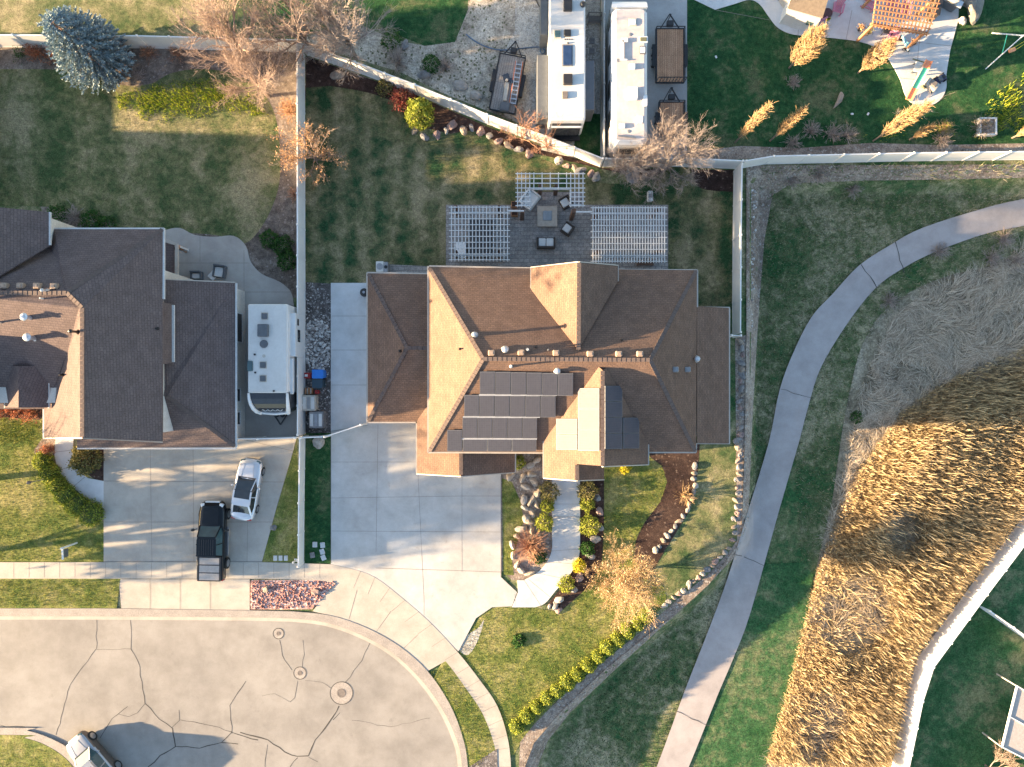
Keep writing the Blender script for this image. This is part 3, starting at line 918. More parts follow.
# cracks and joints in the road
ck = [([(96.5, 617), (96.5, 649)], .07), ([(131, 617), (131, 649)], .07), ([(96.5, 649), (131, 649)], .06),
      ([(96.5, 649), (82, 668), (70, 684), (65, 705), (56, 735)], .08), ([(131, 649), (138, 660), (142, 682), (145, 704), (160, 719), (172, 728)], .10),
      ([(145, 704), (138, 713), (128, 716), (118, 714)], .07), ([(128, 706), (112, 718), (100, 738)], .08), ([(172, 728), (180, 720), (179, 710)], .07), ([(172, 728), (175, 746), (160, 756), (148, 767)], .16),
      ([(175, 746), (200, 748), (222, 743), (232, 733), (258, 740)], .14), ([(180, 720), (205, 724), (232, 732)], .07), ([(232, 733), (230, 705), (246, 681)], .09), ([(222, 743), (238, 744)], .12),
      ([(240, 732), (268, 740), (285, 752), (297, 757), (308, 756), (315, 740), (330, 722), (339, 706)], .17), ([(297, 757), (290, 767)], .1), ([(308, 757), (318, 762)], .08), ([(267, 745), (265, 767)], .1),
      ([(346, 682), (362, 660), (373, 636)], .07), ([(280, 640), (282, 655), (292, 670)], .07), ([(303, 667), (304, 648), (303, 640)], .05), ([(298, 681), (295, 698), (290, 702)], .06),
      ([(305, 680), (322, 682), (332, 689)], .05), ([(0, 726), (25, 727)], .08), ([(290, 702), (275, 694), (262, 696)], .03), ([(340, 712), (333, 720)], .1), ([(352, 720), (390, 727), (430, 718)], .04)]
ribbon('road_crack', [(p_, w_ * .5) for p_, w_ in ck], 'crack', 0.009, jitter=0.7)
# main house: drive, pads, walks
patch('rv_pad', [(331, 283), (368, 283), (368, 425), (331, 431)], 'conc_pad', 0.050, thick=0.1)
patch('driveway', [(331, 431.3), (368, 425.3), (368, 419), (420, 419), (420, 470), (501, 470), (501, 577), (517, 592), (512, 606), (492, 607), (476, 618), (458.5, 651)] + [q for q in SO[::-1] if 566 < q[1] < 650 and q[0] < 456] + [(331, 564)],
      'conc_new', 0.062, thick=0.12)
ribbon('driveway_joint', [([(331, 432), (331, 563)], .03), ([(378, 424), (376, 552)], .025), ([(418, 474), (424, 600), (424, 618)], .025), ([(331, 462), (417, 462)], .025), ([(331, 498), (462, 496), (501, 496)], .025), ([(332, 531), (501, 532)], .025), ([(376, 568), (501, 572)], .04),
                          ([(462, 474), (462, 572)], .025), ([(331, 340), (367, 340)], .0), ([(501, 476), (501, 577)], .05)], 'joint', 0.066)
ribbon('driveway_joint', [([(150, 440), (152, 562)], .025), ([(193, 448), (194, 562)], .025), ([(248, 500), (247, 562)], .025), ([(104, 481), (284, 482)], .03), ([(104, 522), (273, 522)], .03), ([(104, 561.4), (262, 561.4)], .04), ([(246, 440), (293, 451)], .03)], 'joint', 0.054)
ribbon('pad_joint', [([(332, 316), (367, 316)], .025), ([(332, 350), (367, 350)], .025), ([(332, 385), (367, 385)], .025)], 'joint', 0.054)
WALK = [(552, 470), (580, 470), (580, 535)] + sm([(580, 545), (578, 560), (568, 577), (556, 590), (545, 603), (535, 607)], 4) + [(512, 607), (518, 592), (517, 580)] + sm([(524, 580), (538, 572), (548, 560), (552, 548), (552, 535)], 4)
patch('walkway', WALK, 'conc_pad', 0.066, thick=0.12)
ribbon('walkway_joint', [([(552, 504), (580, 504)], .02), ([(552, 517), (580, 517)], .05), ([(551, 551), (580, 549)], .02), ([(547, 562), (576, 564)], .02), ([(537, 573), (566, 579)], .02), ([(528, 579), (550, 597)], .02), ([(524, 580), (541, 606)], .02), ([(515, 594), (515, 606)], .02)], 'joint', 0.070)
LAWN_F = [(459, 653)] + sm([(459, 652), (478, 619), (492, 608), (512, 608)], 3) + [(536, 608)] + sm([(560, 612), (590, 585), (602, 560), (604, 520), (604, 440)], 2) + [(650, 440)] + \
    sm([(650, 457), (662, 466), (667, 482), (660, 502), (645, 522), (636, 540), (634, 560), (650, 575), (664, 588), (664, 606), (640, 622)], 4) + [(604, 655), (570, 692), (544, 715), (525, 735), (514, 755)] + [q for q in SO[::-1] if q[1] > 654 and q[1] < 760]
patch('lawn', LAWN_F, 'lawn_front', 0.012)
patch('planting_bed', [(648, 440), (700, 440), (698, 470), (690, 510), (664, 552), (650, 575), (634, 560), (636, 540), (645, 522), (660, 502), (667, 482), (662, 466), (650, 457)], 'mulch', 0.016)
patch('lawn', [(698, 436), (738, 436), (737, 540), (716, 562), (690, 580), (668, 594), (662, 582), (652, 572), (672, 548), (692, 512), (697, 480)], 'lawn_west', 0.010)
patch('planting_bed', [(580, 470), (604, 470), (604, 520), (602, 560), (590, 585), (560, 612), (546, 606), (568, 580), (580, 552)], 'mulch', 0.016)
patch('planting_bed', [(500, 445), (553, 445), (553, 548), (548, 560), (538, 572), (524, 580), (512, 580), (501, 570)], 'soil', 0.014)
patch('lawn', sm([(502, 478), (512, 482), (520, 500), (524, 520), (518, 540), (512, 560), (514, 575), (503, 575)], 1), 'lawn_front', 0.020)
PAVER = [(446, 205), (517, 205), (517, 192), (583, 192), (583, 205), (668, 205), (668, 275), (446, 275)]
patch('patio', PAVER, 'pavers', 0.05, thick=0.1)
patch('path', [(377, 264), (446, 267), (446, 276), (377, 276)], 'pavers', 0.045, thick=0.1)
# worn straw-coloured patch by the walk
patch('dirt', sm([(458, 648), (466, 636), (478, 628), (484, 620), (478, 640), (468, 655)], 3, True), 'gravel_grey', 0.018)

# ================================================================ GRASS (uncountable)
def slow(x, y, s, seed):
    r = np.random.default_rng(seed); v = np.zeros_like(x)
    for _ in range(7):
        a = r.uniform(0, 6.28); f = s * r.uniform(0.5, 1.8); v += np.sin((x * np.cos(a) + y * np.sin(a)) * f + r.uniform(0, 6.28))
    return v / 2.6

def grass(name, specs, m, label, flat=True, soft_edge=0.0):
    Vs, Fs, Rs, n = [], [], [], 0
    for poly, dens, h, w in specs:
        x, y, z = scatter(poly, dens, flat)
        if soft_edge:
            ring = np.array([P(a, b)[:2] for a, b in list(poly) + [poly[0]]])
            dd = polydist(x, y, ring)
            k = rng.uniform(0, 1, len(x)) < np.clip(dd / soft_edge + 0.3 * slow(x, y, 2.2, 4), 0.02, 1)
            x, y, z = x[k], y[k], z[k]
        V, F, r = blades(x, y, z, h, w, 0.5)
        Vs.append(V); Fs.append(F + n); Rs.append(r); n += len(V)
    o = np_mesh(name, np.concatenate(Vs), np.concatenate(Fs), m, 4, np.concatenate(Rs))
    return tag(o, label, 'grass', kind='stuff')

grass('grass', [(LAWN_F, 150, 0.07, 0.035), ([(-5, 420), (48, 420), (38, 462), (60, 500), (105, 522), (105, 560), (-5, 560)], 150, .07, .035)],
      'blade_front', 'short sunlit yellow green grass of the front lawns')
grass('grass', [([(-5, 580), (120, 580), (117, 606), (-5, 606)], 170, .17, .035), ([(0, 739), (46, 749), (72, 767), (-5, 767)], 170, .19, .035),
                ([(446, 665), (468, 690), (484, 718), (493, 745), (480, 765), (469, 760), (455, 712), (430, 672)], 170, .17, .035), ([(503, 480), (520, 500), (524, 520), (512, 560), (513, 575), (503, 573)], 120, .1, .035),
                ([(-5, 416), (44, 424), (36, 440), (-5, 444)], 150, .12, .035), ([(293, 455), (297, 455), (297, 560), (268, 560)], 120, .06, .03)],
      'blade_front', 'short sunlit grass of the kerbside verges')
grass('grass', [(LAWN_W, 60, .06, .035), (LAWN_M, 50, .05, .035)], 'blade_dry', 'worn shaded grass of the back lawns')
grass('grass', [([(115, 92), (170, 80), (225, 78), (262, 98), (274, 118), (230, 115), (190, 120), (150, 124), (120, 110)], 330, .2, .045)],
      'blade_lit', 'long bright green grass by the bed below the blue spruce', soft_edge=1.2)
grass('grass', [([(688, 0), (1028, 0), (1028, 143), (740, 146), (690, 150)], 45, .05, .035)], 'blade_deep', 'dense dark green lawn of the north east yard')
grass('grass', [([(985, 100), (1028, 70), (1028, 135), (990, 132), (978, 120)], 160, .25, .05), ([(860, 135), (935, 128), (960, 136), (870, 144)], 80, .18, .04)],
      'blade_lit', 'long bright green grass near the north east fence', soft_edge=1.2)
grass('grass', [([(757, 182), (1030, 176), (1030, 200)] + [q for q in TL if 0 < q[0] < 1024 and q[1] < 560][0:] + [(735, 556), (748, 520), (757, 335)], 110, .16, .04)],
      'blade_field', 'rough patchy grass between the white fence and the trail', flat=False)
grass('grass', [([q for q in TR if q[0] < 1040 and q[1] < 470] + [(800, 560), (818, 560), (832, 500), (842, 430), (862, 345), (910, 292), (950, 275), (1040, 240)], 75, .2, .04)],
      'blade_field', 'rough grass on the far side of the trail', flat=False)
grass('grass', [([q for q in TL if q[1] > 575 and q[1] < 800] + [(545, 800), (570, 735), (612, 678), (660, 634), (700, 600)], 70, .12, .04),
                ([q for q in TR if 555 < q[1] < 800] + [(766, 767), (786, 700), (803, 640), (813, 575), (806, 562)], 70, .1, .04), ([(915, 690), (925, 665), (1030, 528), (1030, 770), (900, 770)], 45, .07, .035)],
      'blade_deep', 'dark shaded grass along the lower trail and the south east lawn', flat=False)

def multi(name, parts, m, label, cat):
    Vs, Fs, Rs, n = [], [], [], 0
    for V, F, r in parts:
        Vs.append(V); Fs.append(F + n); Rs.append(r); n += len(V)
    return tag(np_mesh(name, np.concatenate(Vs), np.concatenate(Fs), m, 4, np.concatenate(Rs)), label, cat, kind='stuff')

# standing reeds
REED = [(1060, 335), (1000, 362), (950, 388), (915, 412), (890, 445), (868, 478), (846, 520), (834, 560), (822, 600), (810, 650), (795, 705), (775, 775), (900, 775), (918, 692), (924, 660), (1026, 524), (1080, 450)]
REED = [((a - 512) * .963 + 512, (b - 383.5) * .963 + 383.5) for a, b in REED]
x, y, z = scatter(REED, 130, False)
# gaps: thin out where a slow noise is low
nz = slow(x, y, 0.45, 3)
def near(px, py, rad, px2=None, py2=None):
    q = P(px, py, -1.6)
    return np.exp(-((x - q.x) ** 2 + (y - q.y) ** 2) / rad ** 2)
holes = near(855, 597, 2.6) + near(845, 620, 2.2) + near(820, 715, 2.2) + near(808, 750, 2.2) + near(900, 530, 1.6)
keep = rng.uniform(0, 1, len(x)) < np.clip(1.0 + 0.5 * nz - 1.3 * holes, 0.06, 1)
x, y, z = x[keep], y[keep], z[keep]
ang = 0.5 * slow(x, y, 0.35, 8) - 0.5
hh = np.clip(1.75 + 0.35 * slow(x, y, 0.3, 5), 1.1, 2.3)
_fl = np.array([P(a, b, -DROP)[:2] for a, b in [(1140, 370), (1024, 516), (970, 587), (918.5, 657), (908, 690), (892, 767), (880, 830)]])
hh = hh * np.clip(0.35 + polydist(x, y, _fl) / 2.6, 0.35, 1)
_re = np.array([P(a, b, -DROP)[:2] for a, b in REED[:12]])
hh = hh * np.clip(0.3 + polydist(x, y, _re) / 3.5, 0.3, 1)
pr = []
V, F, r = blades(x, y, z, hh * rng.choice([1, 1, .8, .55], len(x)), 0.036, 0.22, ang, 1.3, segs=4, droop=0.4, plume=1.9)
pr.append((V, F, r))
k = rng.uniform(0, 1, len(x)) < 0.9
V2, F2, r2 = blades(x[k] + rng.normal(0, .1, k.sum()), y[k] + rng.normal(0, .1, k.sum()), z[k], hh[k] * 0.75, 0.06, 0.6, ang[k], 1.8, segs=3, droop=0.5)
pr.append((V2, F2, r2 * 0.7))
multi('reeds', pr, 'reed', 'tall golden dry reeds standing in the low ground beyond the trail', 'reeds')
# flattened reeds in the gaps and flattened straw grass round the rim
MATTE = [(1040, 236), (985, 268), (930, 288), (897, 312), (876, 350), (862, 385), (852, 430), (838, 490), (820, 560), (806, 640), (790, 700), (768, 770), (785, 770), (800, 705), (820, 650), (834, 600), (848, 540), (872, 484), (900, 442), (920, 410), (950, 384), (1040, 350)]
x, y, z = scatter(MATTE, 120, False)
ang = 2.2 * slow(x, y, 0.9, 12) + 1.1 * slow(x, y, 2.4, 14) + 1.2
V, F, r = blades(x, y, z + 0.03, 0.42, 0.045, 1.9, ang, 0.45, segs=3, droop=0.5)
multi('matted_grass', [(V, F, r)], 'straw_grey', 'pale flattened straw grass swirling round the rim of the reeds', 'dry grass')
qx, qy, qz = scatter([(835, 570), (880, 570), (885, 620), (850, 640), (830, 640)], 90, False)
rx2, ry2, rz2 = scatter([(805, 690), (840, 690), (840, 740), (825, 775), (795, 775)], 90, False)
x = np.concatenate([qx, rx2]); y = np.concatenate([qy, ry2]); z = np.concatenate([qz, rz2])
V, F, r = blades(x, y, z + 0.05, 0.7, 0.07, 1.6, 2.0 * slow(x, y, 1.0, 22), 0.4, segs=3, droop=0.5)
multi('matted_grass', [(V, F, r)], 'straw', 'grey brown flattened reeds in the gaps of the reed bed', 'dry grass')
# tufts of dry bunch grass below the north east fence
x, y, z = scatter([(760, 168), (1030, 164), (1030, 178), (940, 182), (860, 182), (790, 186), (770, 200), (758, 186)], 45, False)
V, F, r = blades(x, y, z, 0.35, 0.07, 0.9, None, 1, segs=2, droop=0.3)
multi('matted_grass', [(V, F, r)], 'blade_field', 'grey dead weeds and rubble at the foot of the north east fence', 'dry weeds')

def chips(name, poly, dens, size, m, label, base=0.02, kx=None):
    x, y, z = scatter(poly, dens)
    n = len(x)
    th = rng.uniform(0, 6.28, n); s = size * rng.uniform(0.5, 1.5, n); hz = s * rng.uniform(0.4, 0.9, n)
    rows = []
    for lev, f in ((0, 1.0), (1, 0.55)):
        for q in range(4):
            t = th + q * np.pi / 2 + rng.uniform(-.3, .3, n)
            rows.append(np.stack([x + np.cos(t) * s * f, y + np.sin(t) * s * f * 0.8, base + (hz if lev else 0 * s)], 1))
    V = np.stack(rows, 1).reshape(-1, 3)
    b = np.arange(n) * 8
    F = np.concatenate([np.stack([b + q, b + (q + 1) % 4, b + 4 + (q + 1) % 4, b + 4 + q], 1) for q in range(4)] + [np.stack([b + 4, b + 5, b + 6, b + 7], 1)])
    o = np_mesh(name, V, F, m, 4, np.repeat(rng.uniform(0, 1, n), 8))
    return tag(o, label, 'stones', kind='stuff')
chips('cobbles', sm([(308, 322), (322, 320), (329, 330), (329, 350), (328, 366), (318, 370), (306, 362), (305, 340)], 2, True), 70, 0.10, 'stone_chip', 'loose heap of pale broken stones between white fence and concrete pad')
chips('pink_gravel', [(252, 581), (334, 581), (338, 584), (312, 608), (252, 608)], 60, 0.085, 'pink_chip', 'coarse pink gravel between pavement and kerb', base=0.06)
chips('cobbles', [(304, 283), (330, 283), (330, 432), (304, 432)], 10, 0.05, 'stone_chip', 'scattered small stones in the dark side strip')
chips('cobbles', [(749, 186), (760, 186), (757, 250), (755, 330), (749, 330)], 30, 0.09, 'stone_chip', 'white rubble below the east side of the long white fence', base=-0.5)

ORD = ['first', 'second', 'third', 'fourth', 'fifth', 'sixth', 'seventh', 'eighth', 'ninth', 'tenth', 'eleventh', 'twelfth', 'thirteenth', 'fourteenth', 'fifteenth', 'sixteenth', 'seventeenth', 'eighteenth', 'nineteenth', 'twentieth'] + ['twenty first', 'twenty second', 'twenty third', 'twenty fourth', 'twenty fifth', 'twenty sixth', 'twenty seventh', 'twenty eighth', 'twenty ninth', 'thirtieth', 'thirty first', 'thirty second', 'thirty third', 'thirty fourth', 'thirty fifth', 'thirty sixth', 'thirty seventh']
# ================================================================ TREES AND SHRUBS
def twigs(rr, p, d, L, r, depth, out, tips, maxd, up=0.25, spread=0.6, nseg=4, kids_n=3):
    p = Vector(p); d = Vector(d).normalized()
    for i in range(nseg):
        q = p + d * (L / nseg)
        r2 = r * (1 - 0.75 * (i + 1) / nseg) if depth == maxd else r * (1 - 0.45 * (i + 1) / nseg)
        out.append((tuple(p), tuple(q), r * (1 - 0.45 * i / nseg) if depth < maxd else r * (1 - .75 * i / nseg), r2))
        if depth < maxd and i > 0 or (depth < maxd and depth > 0):
            for _ in range(kids_n if i < nseg - 1 else kids_n + 1):
                if rr.random() < 0.8:
                    ax = Vector((rr.gauss(0, 1), rr.gauss(0, 1), rr.gauss(0, 0.6)))
                    nd = (d + ax.normalized() * spread + Vector((0, 0, up))).normalized()
                    twigs(rr, q, nd, L * rr.uniform(0.42, 0.68), max(r2 * 0.6, 0.008), depth + 1, out, tips, maxd, up, spread, max(2, nseg - 1), kids_n)
        p = q
        d = (d + Vector((rr.gauss(0, .12), rr.gauss(0, .12), rr.gauss(0, .08)))).normalized()
    if depth >= maxd - 1: tips.append(tuple(p))

def bare_tree(px, py, h, rad, label, m='twig_pink', name='bare_tree', cat='tree', seed=0, n_main=9, leaf=None, nleaf=0, lsize=0.07, flat=0.5, group=None, trunk=0.35, maxd=3, kn=2, tr=None, up=0.2, fine=1):
    rr = random.Random(seed)
    b = PG(px, py)
    t = thing(name, label, cat, b, group=group)
    tr = tr or h * 0.022
    ht = h * trunk
    MB().tube([b - Vector((0, 0, .1)), b + Vector((0, 0, ht * .5)), b + Vector((rr.uniform(-.1, .1), rr.uniform(-.1, .1), ht))], [tr * 1.3, tr, tr * .85], 8).build('trunk', 'bark', t)
    out, tips = [], []
    for i in range(n_main):
        a = 2 * math.pi * (i + rr.uniform(-.3, .3)) / n_main
        el = rr.uniform(0.15, 1.0) if i % 3 else rr.uniform(1.0, 1.45)
        L = math.hypot(rad * math.cos(el) * 1.0, (h - ht) * math.sin(el)) * rr.uniform(0.62, 0.8)
        el2 = math.atan2((h - ht) * math.sin(el), rad * math.cos(el))
        d = (math.cos(a) * math.cos(el2), math.sin(a) * math.cos(el2), math.sin(el2))
        z0 = b + Vector((0, 0, ht * rr.uniform(0.6, 1.0)))
        twigs(rr, z0, d, L, tr * .55, 0, out, tips, maxd, up, 0.62, 4, kn)
    ex = []
    for s_ in out:
        if s_[3] < tr * 0.35:
            for _ in range(fine):
                f = rr.random(); a0 = [s_[0][i] + (s_[1][i] - s_[0][i]) * f for i in range(3)]
                dd = [(s_[1][i] - s_[0][i]) for i in range(3)]
                ln = math.sqrt(sum(q * q for q in dd)) + 1e-6; sc = rr.uniform(.12, .42) / ln
                e0 = [a0[i] + dd[i] * sc + rr.gauss(0, .10) for i in range(3)]
                ex.append((tuple(a0), tuple(e0), .007, .003))
    out = [(a_, b_, r0 * 1.05, r1 * 1.05) for a_, b_, r0, r1 in out] + ex
    seg_mesh(out, 'branches', m, t)
    if leaf:
        tp = np.array([s[1] for s in out if s[3] < tr * 0.3] + tips)
        idx = rng.integers(0, len(tp), nleaf)
        c = tp[idx] + rng.normal(0, 0.10, (nleaf, 3))
        V, F, r = leafcloud(c, lsize)
        np_mesh('leaves', V, F, leaf, 4, r, t)
    return t

def poplar(px, py, h, rad, label, seed, m='poplar_twig', n=260, group='slim leafless trees of the north east yard'):
    rr = random.Random(seed)
    b = PG(px, py)
    t = thing('columnar_tree', label, 'tree', b, group=group)
    MB().tube([b - Vector((0, 0, .1)), b + Vector((0, 0, h * .5)), b + Vector((0, 0, h * .97))], [0.07, 0.05, 0.015], 6).build('trunk', 'bark', t)
    segs = []
    for i in range(n):
        u = rr.random() ** 0.9
        z0 = h * (0.1 + 0.72 * u)
        a = rr.uniform(0, 6.28)
        prof = rad * (math.sin(min(1, (0.12 + u * 0.95)) * math.pi) ** 0.6 + 0.1)
        L = h * rr.uniform(.14, .26) * (1.1 - 0.5 * u)
        p0 = b + Vector((0, 0, z0)); d = Vector((math.cos(a), math.sin(a), 0)) * prof
        p1 = p0 + d * .6 + Vector((0, 0, L * .35)); p2 = p0 + d + Vector((0, 0, L))
        segs += [(p0, p1, .022, .018), (p1, p2, .018, .011)]
        for _ in range(5):
            s = p1.lerp(p2, rr.random()); e = s + Vector((rr.gauss(0, .12), rr.gauss(0, .12), rr.uniform(.15, .45))) * (1 + rad * .3)
            segs.append((s, e, .015, .008))
    seg_mesh([(tuple(a), tuple(c), r0, r1) for a, c, r0, r1 in segs], 'branches', m, t)
    return t

def shrub(px, py, r, h, label, leaf='leaf_green', n=500, name='shrub', cat='shrub', group=None, ls=0.07, seed=0, zb=None, core='mulch', lump=0.18):
    b = PG(px, py) if zb is None else P(px, py, zb)
    t = thing(name, label, cat, b, group=group)
    u = rng.normal(size=(n, 3)); u /= np.linalg.norm(u, axis=1)[:, None]
    u[:, 2] = np.abs(u[:, 2]) * 1.0
    k = 1 + lump * np.sin(u[:, 0] * 5 + seed) * np.sin(u[:, 1] * 6 + seed * 2) + rng.normal(0, .06, n)
    rad = rng.uniform(0.72, 1.0, n) * k
    c = np.stack([b.x + u[:, 0] * r * rad, b.y + u[:, 1] * r * rad, b.z + h * 0.12 + u[:, 2] * h * .88 * rad], 1)
    V, F, rn = leafcloud(c, ls)
    np_mesh('leaves', V, F, leaf, 4, rn, t)
    if leaf == 'leaf_hedge':
        MB().blob((b.x, b.y, b.z + h * .3), (r * .8, r * .8, h * .6), seed, .1, 2).build('inner_foliage', 'hedge_core', t)
    out, tips = [], []
    rr = random.Random(seed)
    for i in range(7):
        a = i * .9
        out.append((tuple(b), (b.x + math.cos(a) * r * .6, b.y + math.sin(a) * r * .6, b.z + h * .6), .03, .012))
    seg_mesh(out, 'stems', 'twig_grey', t)
    return t

def spiky(px, py, r, h, label, m='twig_red', n=120, name='bare_shrub', cat='shrub', seed=0, group=None, leaf=None, nleaf=0, zb=None, ls=.05):
    """twiggy shrub: stems fanning out of the ground, each with side twigs"""
    rr = random.Random(seed)
    b = PG(px, py) if zb is None else P(px, py, zb)
    t = thing(name, label, cat, b, group=group)
    segs = []
    for i in range(n):
        a = rr.uniform(0, 6.28); e = rr.uniform(.25, 1.45)
        d = Vector((math.cos(a) * math.cos(e) * r, math.sin(a) * math.cos(e) * r, math.sin(e) * h)) * rr.uniform(.7, 1.1)
        p0 = b + Vector((rr.gauss(0, .06), rr.gauss(0, .06), 0)); p1 = p0 + d * .5 + Vector((rr.gauss(0, .05), rr.gauss(0, .05), .05)); p2 = p0 + d
        segs += [(p0, p1, .017, .013), (p1, p2, .013, .006)]
        for _ in range(4):
            s = p1.lerp(p2, rr.random()); ee = s + d * rr.uniform(.12, .3) + Vector((rr.gauss(0, .09), rr.gauss(0, .09), rr.gauss(0, .07)))
            segs.append((s, ee, .010, .005))
    seg_mesh([(tuple(a), tuple(c), r0, r1) for a, c, r0, r1 in segs], 'stems', m, t)
    if leaf:
        tp = np.array([tuple(s[1]) for s in segs])
        c = tp[rng.integers(0, len(tp), nleaf)] + rng.normal(0, .05, (nleaf, 3))
        V, F, rn = leafcloud(c, ls)
        np_mesh('leaves', V, F, leaf, 4, rn, t)
    return t

def spruce(px, py, h, rad, label, m='spruce_needle', seed=1):
    rr = random.Random(seed)
    b = P(px, py)
    t = thing('spruce_tree', label, 'tree', b)
    MB().tube([b - Vector((0, 0, .1)), b + Vector((0, 0, h * .6)), b + Vector((0, 0, h * .98))], [.16, .09, .02], 8).build('trunk', 'bark', t)
    A, Bv = [], []
    br = []
    nl = 34
    for i in range(nl):
        u = i / (nl - 1)
        z = h * (0.06 + .92 * u)
        rl = rad * (1 - u) ** 0.48 * rr.uniform(.95, 1.03) * min(1, .75 + u * 2) + .10
        nb = int(9 + 17 * (1 - u))
        for k in range(nb):
            a = 2 * math.pi * (k + rr.random() * .8) / nb
            L = rl * rr.uniform(.8, 1.1)
            d = Vector((math.cos(a), math.sin(a), rr.uniform(-.05, .25)))
            p0 = b + Vector((0, 0, z)); p1 = p0 + d * L
            br.append((tuple(p0), tuple(p1), .02, .008))
            ns = int(18 + L * 30)
            for j in range(ns):
                f = 0.25 + .75 * j / ns
                s = p0.lerp(p1, f)
                sd = Vector((rr.gauss(0, 1), rr.gauss(0, 1), rr.gauss(0, .7) + .3)).normalized() * .55 + d * .6
                e = s + sd.normalized() * rr.uniform(.08, .19)
                A.append(tuple(s)); Bv.append(tuple(e))
    seg_mesh(br, 'branches', 'twig_red', t)
    A = np.array(A); Bv = np.array(Bv); n = len(A)
    w = np.cross(Bv - A, rng.normal(size=(n, 3))); w /= np.linalg.norm(w, axis=1)[:, None]; w *= .048
    V = np.stack([A - w, A + w, Bv + w * .4, Bv - w * .4], 1).reshape(-1, 3)
    np_mesh('needles', V, np.arange(4 * n).reshape(n, 4), m, 4, np.repeat(rng.uniform(0, 1, n), 4), t)
    return t

spruce(107, 65, 6.6, 2.85, 'large dense blue spruce overhanging the north fence of the west yard')
bare_tree(250, 60, 7.0, 3.2, 'big leafless pinkish tree straddling the north fence near the fence corner', 'twig_pink', seed=2, n_main=16, kn=2, fine=1)
bare_tree(268, 96, 5.4, 2.3, 'leafless pinkish tree in the bed at the north east end of the west yard', 'twig_pink', seed=3, n_main=13, kn=2, fine=1)
bare_tree(312, 52, 7.5, 3.2, 'leafless tree just outside the corner where the white fences meet', 'twig_pink', seed=4, n_main=15, kn=2)
bare_tree(356, 58, 7.0, 3.0, 'leafless upright tree with pale twigs beyond the diagonal white fence', 'twig_grey', seed=5, n_main=16, kn=2)
bare_tree(330, 30, 6.0, 2.3, 'small leafless tree between the two larger ones beyond the diagonal fence', 'twig_pink', seed=6, n_main=8)
bare_tree(317, 160, 3.6, 1.7, 'small tree holding orange tan dead leaves beside the long west fence', 'twig_pink', seed=7, n_main=14, leaf='dry_leaf', nleaf=3000, lsize=.055, trunk=.12, kn=1)
bare_tree(622, 571, 5.0, 2.15, 'golden tan tree full of dead leaves on the front lawn by the hedge', 'poplar_twig', seed=8, n_main=18, leaf='gold_leaf', nleaf=7000, lsize=.05, trunk=.2, kn=2, fine=1)
bare_tree(667, 168, 4.4, 2.3, 'round leafless grey tree at the east corner of the back lawn', 'twig_grey', seed=9, n_main=17, trunk=.12, kn=2, fine=1)
bare_tree(630, 172, 3.6, 1.9, 'round leafless grey brown tree left of its larger twin over the back fence', 'twig_grey', seed=10, n_main=15, trunk=.12, kn=2, fine=1)
bare_tree(522, 140, 3.0, 1.5, 'leafless reddish shrub tree over the diagonal fence, nearer the ladder trailer', 'twig_red', seed=12, n_main=8, trunk=.12, kn=1, fine=1)
bare_tree(547, 148, 3.2, 1.6, 'leafless reddish shrub tree over the diagonal fence, nearer the long white camper', 'twig_red', seed=13, n_main=8, trunk=.12, kn=1, fine=1)
bare_tree(985, 765, 3.4, 1.9, 'leafless tree at the lower right edge beside the framed shade cover', 'twig_pink', seed=14, n_main=9, trunk=.15)
bare_tree(897, 122, 4.2, 0.8, 'thin leafless sapling with few branches near the white planter', 'twig_grey', seed=61, n_main=4, trunk=.3, maxd=2)
POP = [(735, 142.6, 7.7, .36, 'slim golden leafless tree nearest the white fence corner, first of the row'), (770, 141, 6.8, .32, 'slim golden leafless tree, second of the row from the fence corner'),
       (873, 141, 7.9, .5, 'tallest slim golden leafless tree reaching to the patio'), (909.5, 139.6, 3.2, .22, 'shortest slim golden leafless tree in the bed'),
       (789, 68, 6.2, .85, 'fat golden leafless columnar tree standing on the lawn near the playhouse'), (858, 73, 5.3, .68, 'golden leafless columnar tree on the lawn near the wooden pergola'),
       (1012, 138, 3.8, .35, 'slim golden leafless tree at the right edge beyond the white planter')]
for i, a in enumerate(POP):
    poplar(a[0], a[1], a[2], a[3], a[4], 30 + i, n=int(70 + a[3] * 190))

shrub(421, 118, 1.05, 2.4, 'tall rounded yellow green evergreen in the stone edged bed', 'leaf_lime', 2600, name='evergreen_shrub', ls=.085, seed=1)
spiky(403, 102, 1.05, .9, 'round dark red shrub between two green ones under the diagonal fence', 'twig_red', 120, seed=2, leaf='red_leaf', nleaf=1500, ls=.055)
shrub(386, 89, .75, .9, 'small olive shrub touching the diagonal fence left of the red one', 'leaf_olive', 600, seed=3)
shrub(432, 66, .75, 1.1, 'round green shrub beyond the diagonal fence', 'leaf_green', 800, seed=4)
shrub(392, 42, .8, 1.0, 'low green shrub beyond the fence by the dark lawn', 'leaf_green', 600, seed=5)
spiky(446, 68, .9, .9, 'pale grey wispy bush beyond the fence beside the round green shrub', 'twig_grey', 90, seed=6)
spiky(398, 62, 1.4, .9, 'straggly brown bush beyond the diagonal fence', 'straw' if False else 'twig_grey', 110, seed=7)
for i, (a, b_, r_) in enumerate([(271, 240, .75), (284, 247, .85), (289, 261, .85)]):
    shrub(a, b_, r_, 1.0, ['round green shrub nearest the lawn in the group of three by the west fence', 'round green shrub in the middle of the three by the west fence', 'round green shrub closest to the camper in the group of three'][i], 'leaf_green', 900, seed=8 + i, group='round green shrubs by the west fence')
shrub(60, 217, .9, 1.0, 'dark green shrub against the gable of the west house', 'leaf_green', 700, seed=15)
shrub(94, 222, .95, .9, 'green shrub left of two behind the west house', 'leaf_green', 800, seed=16)
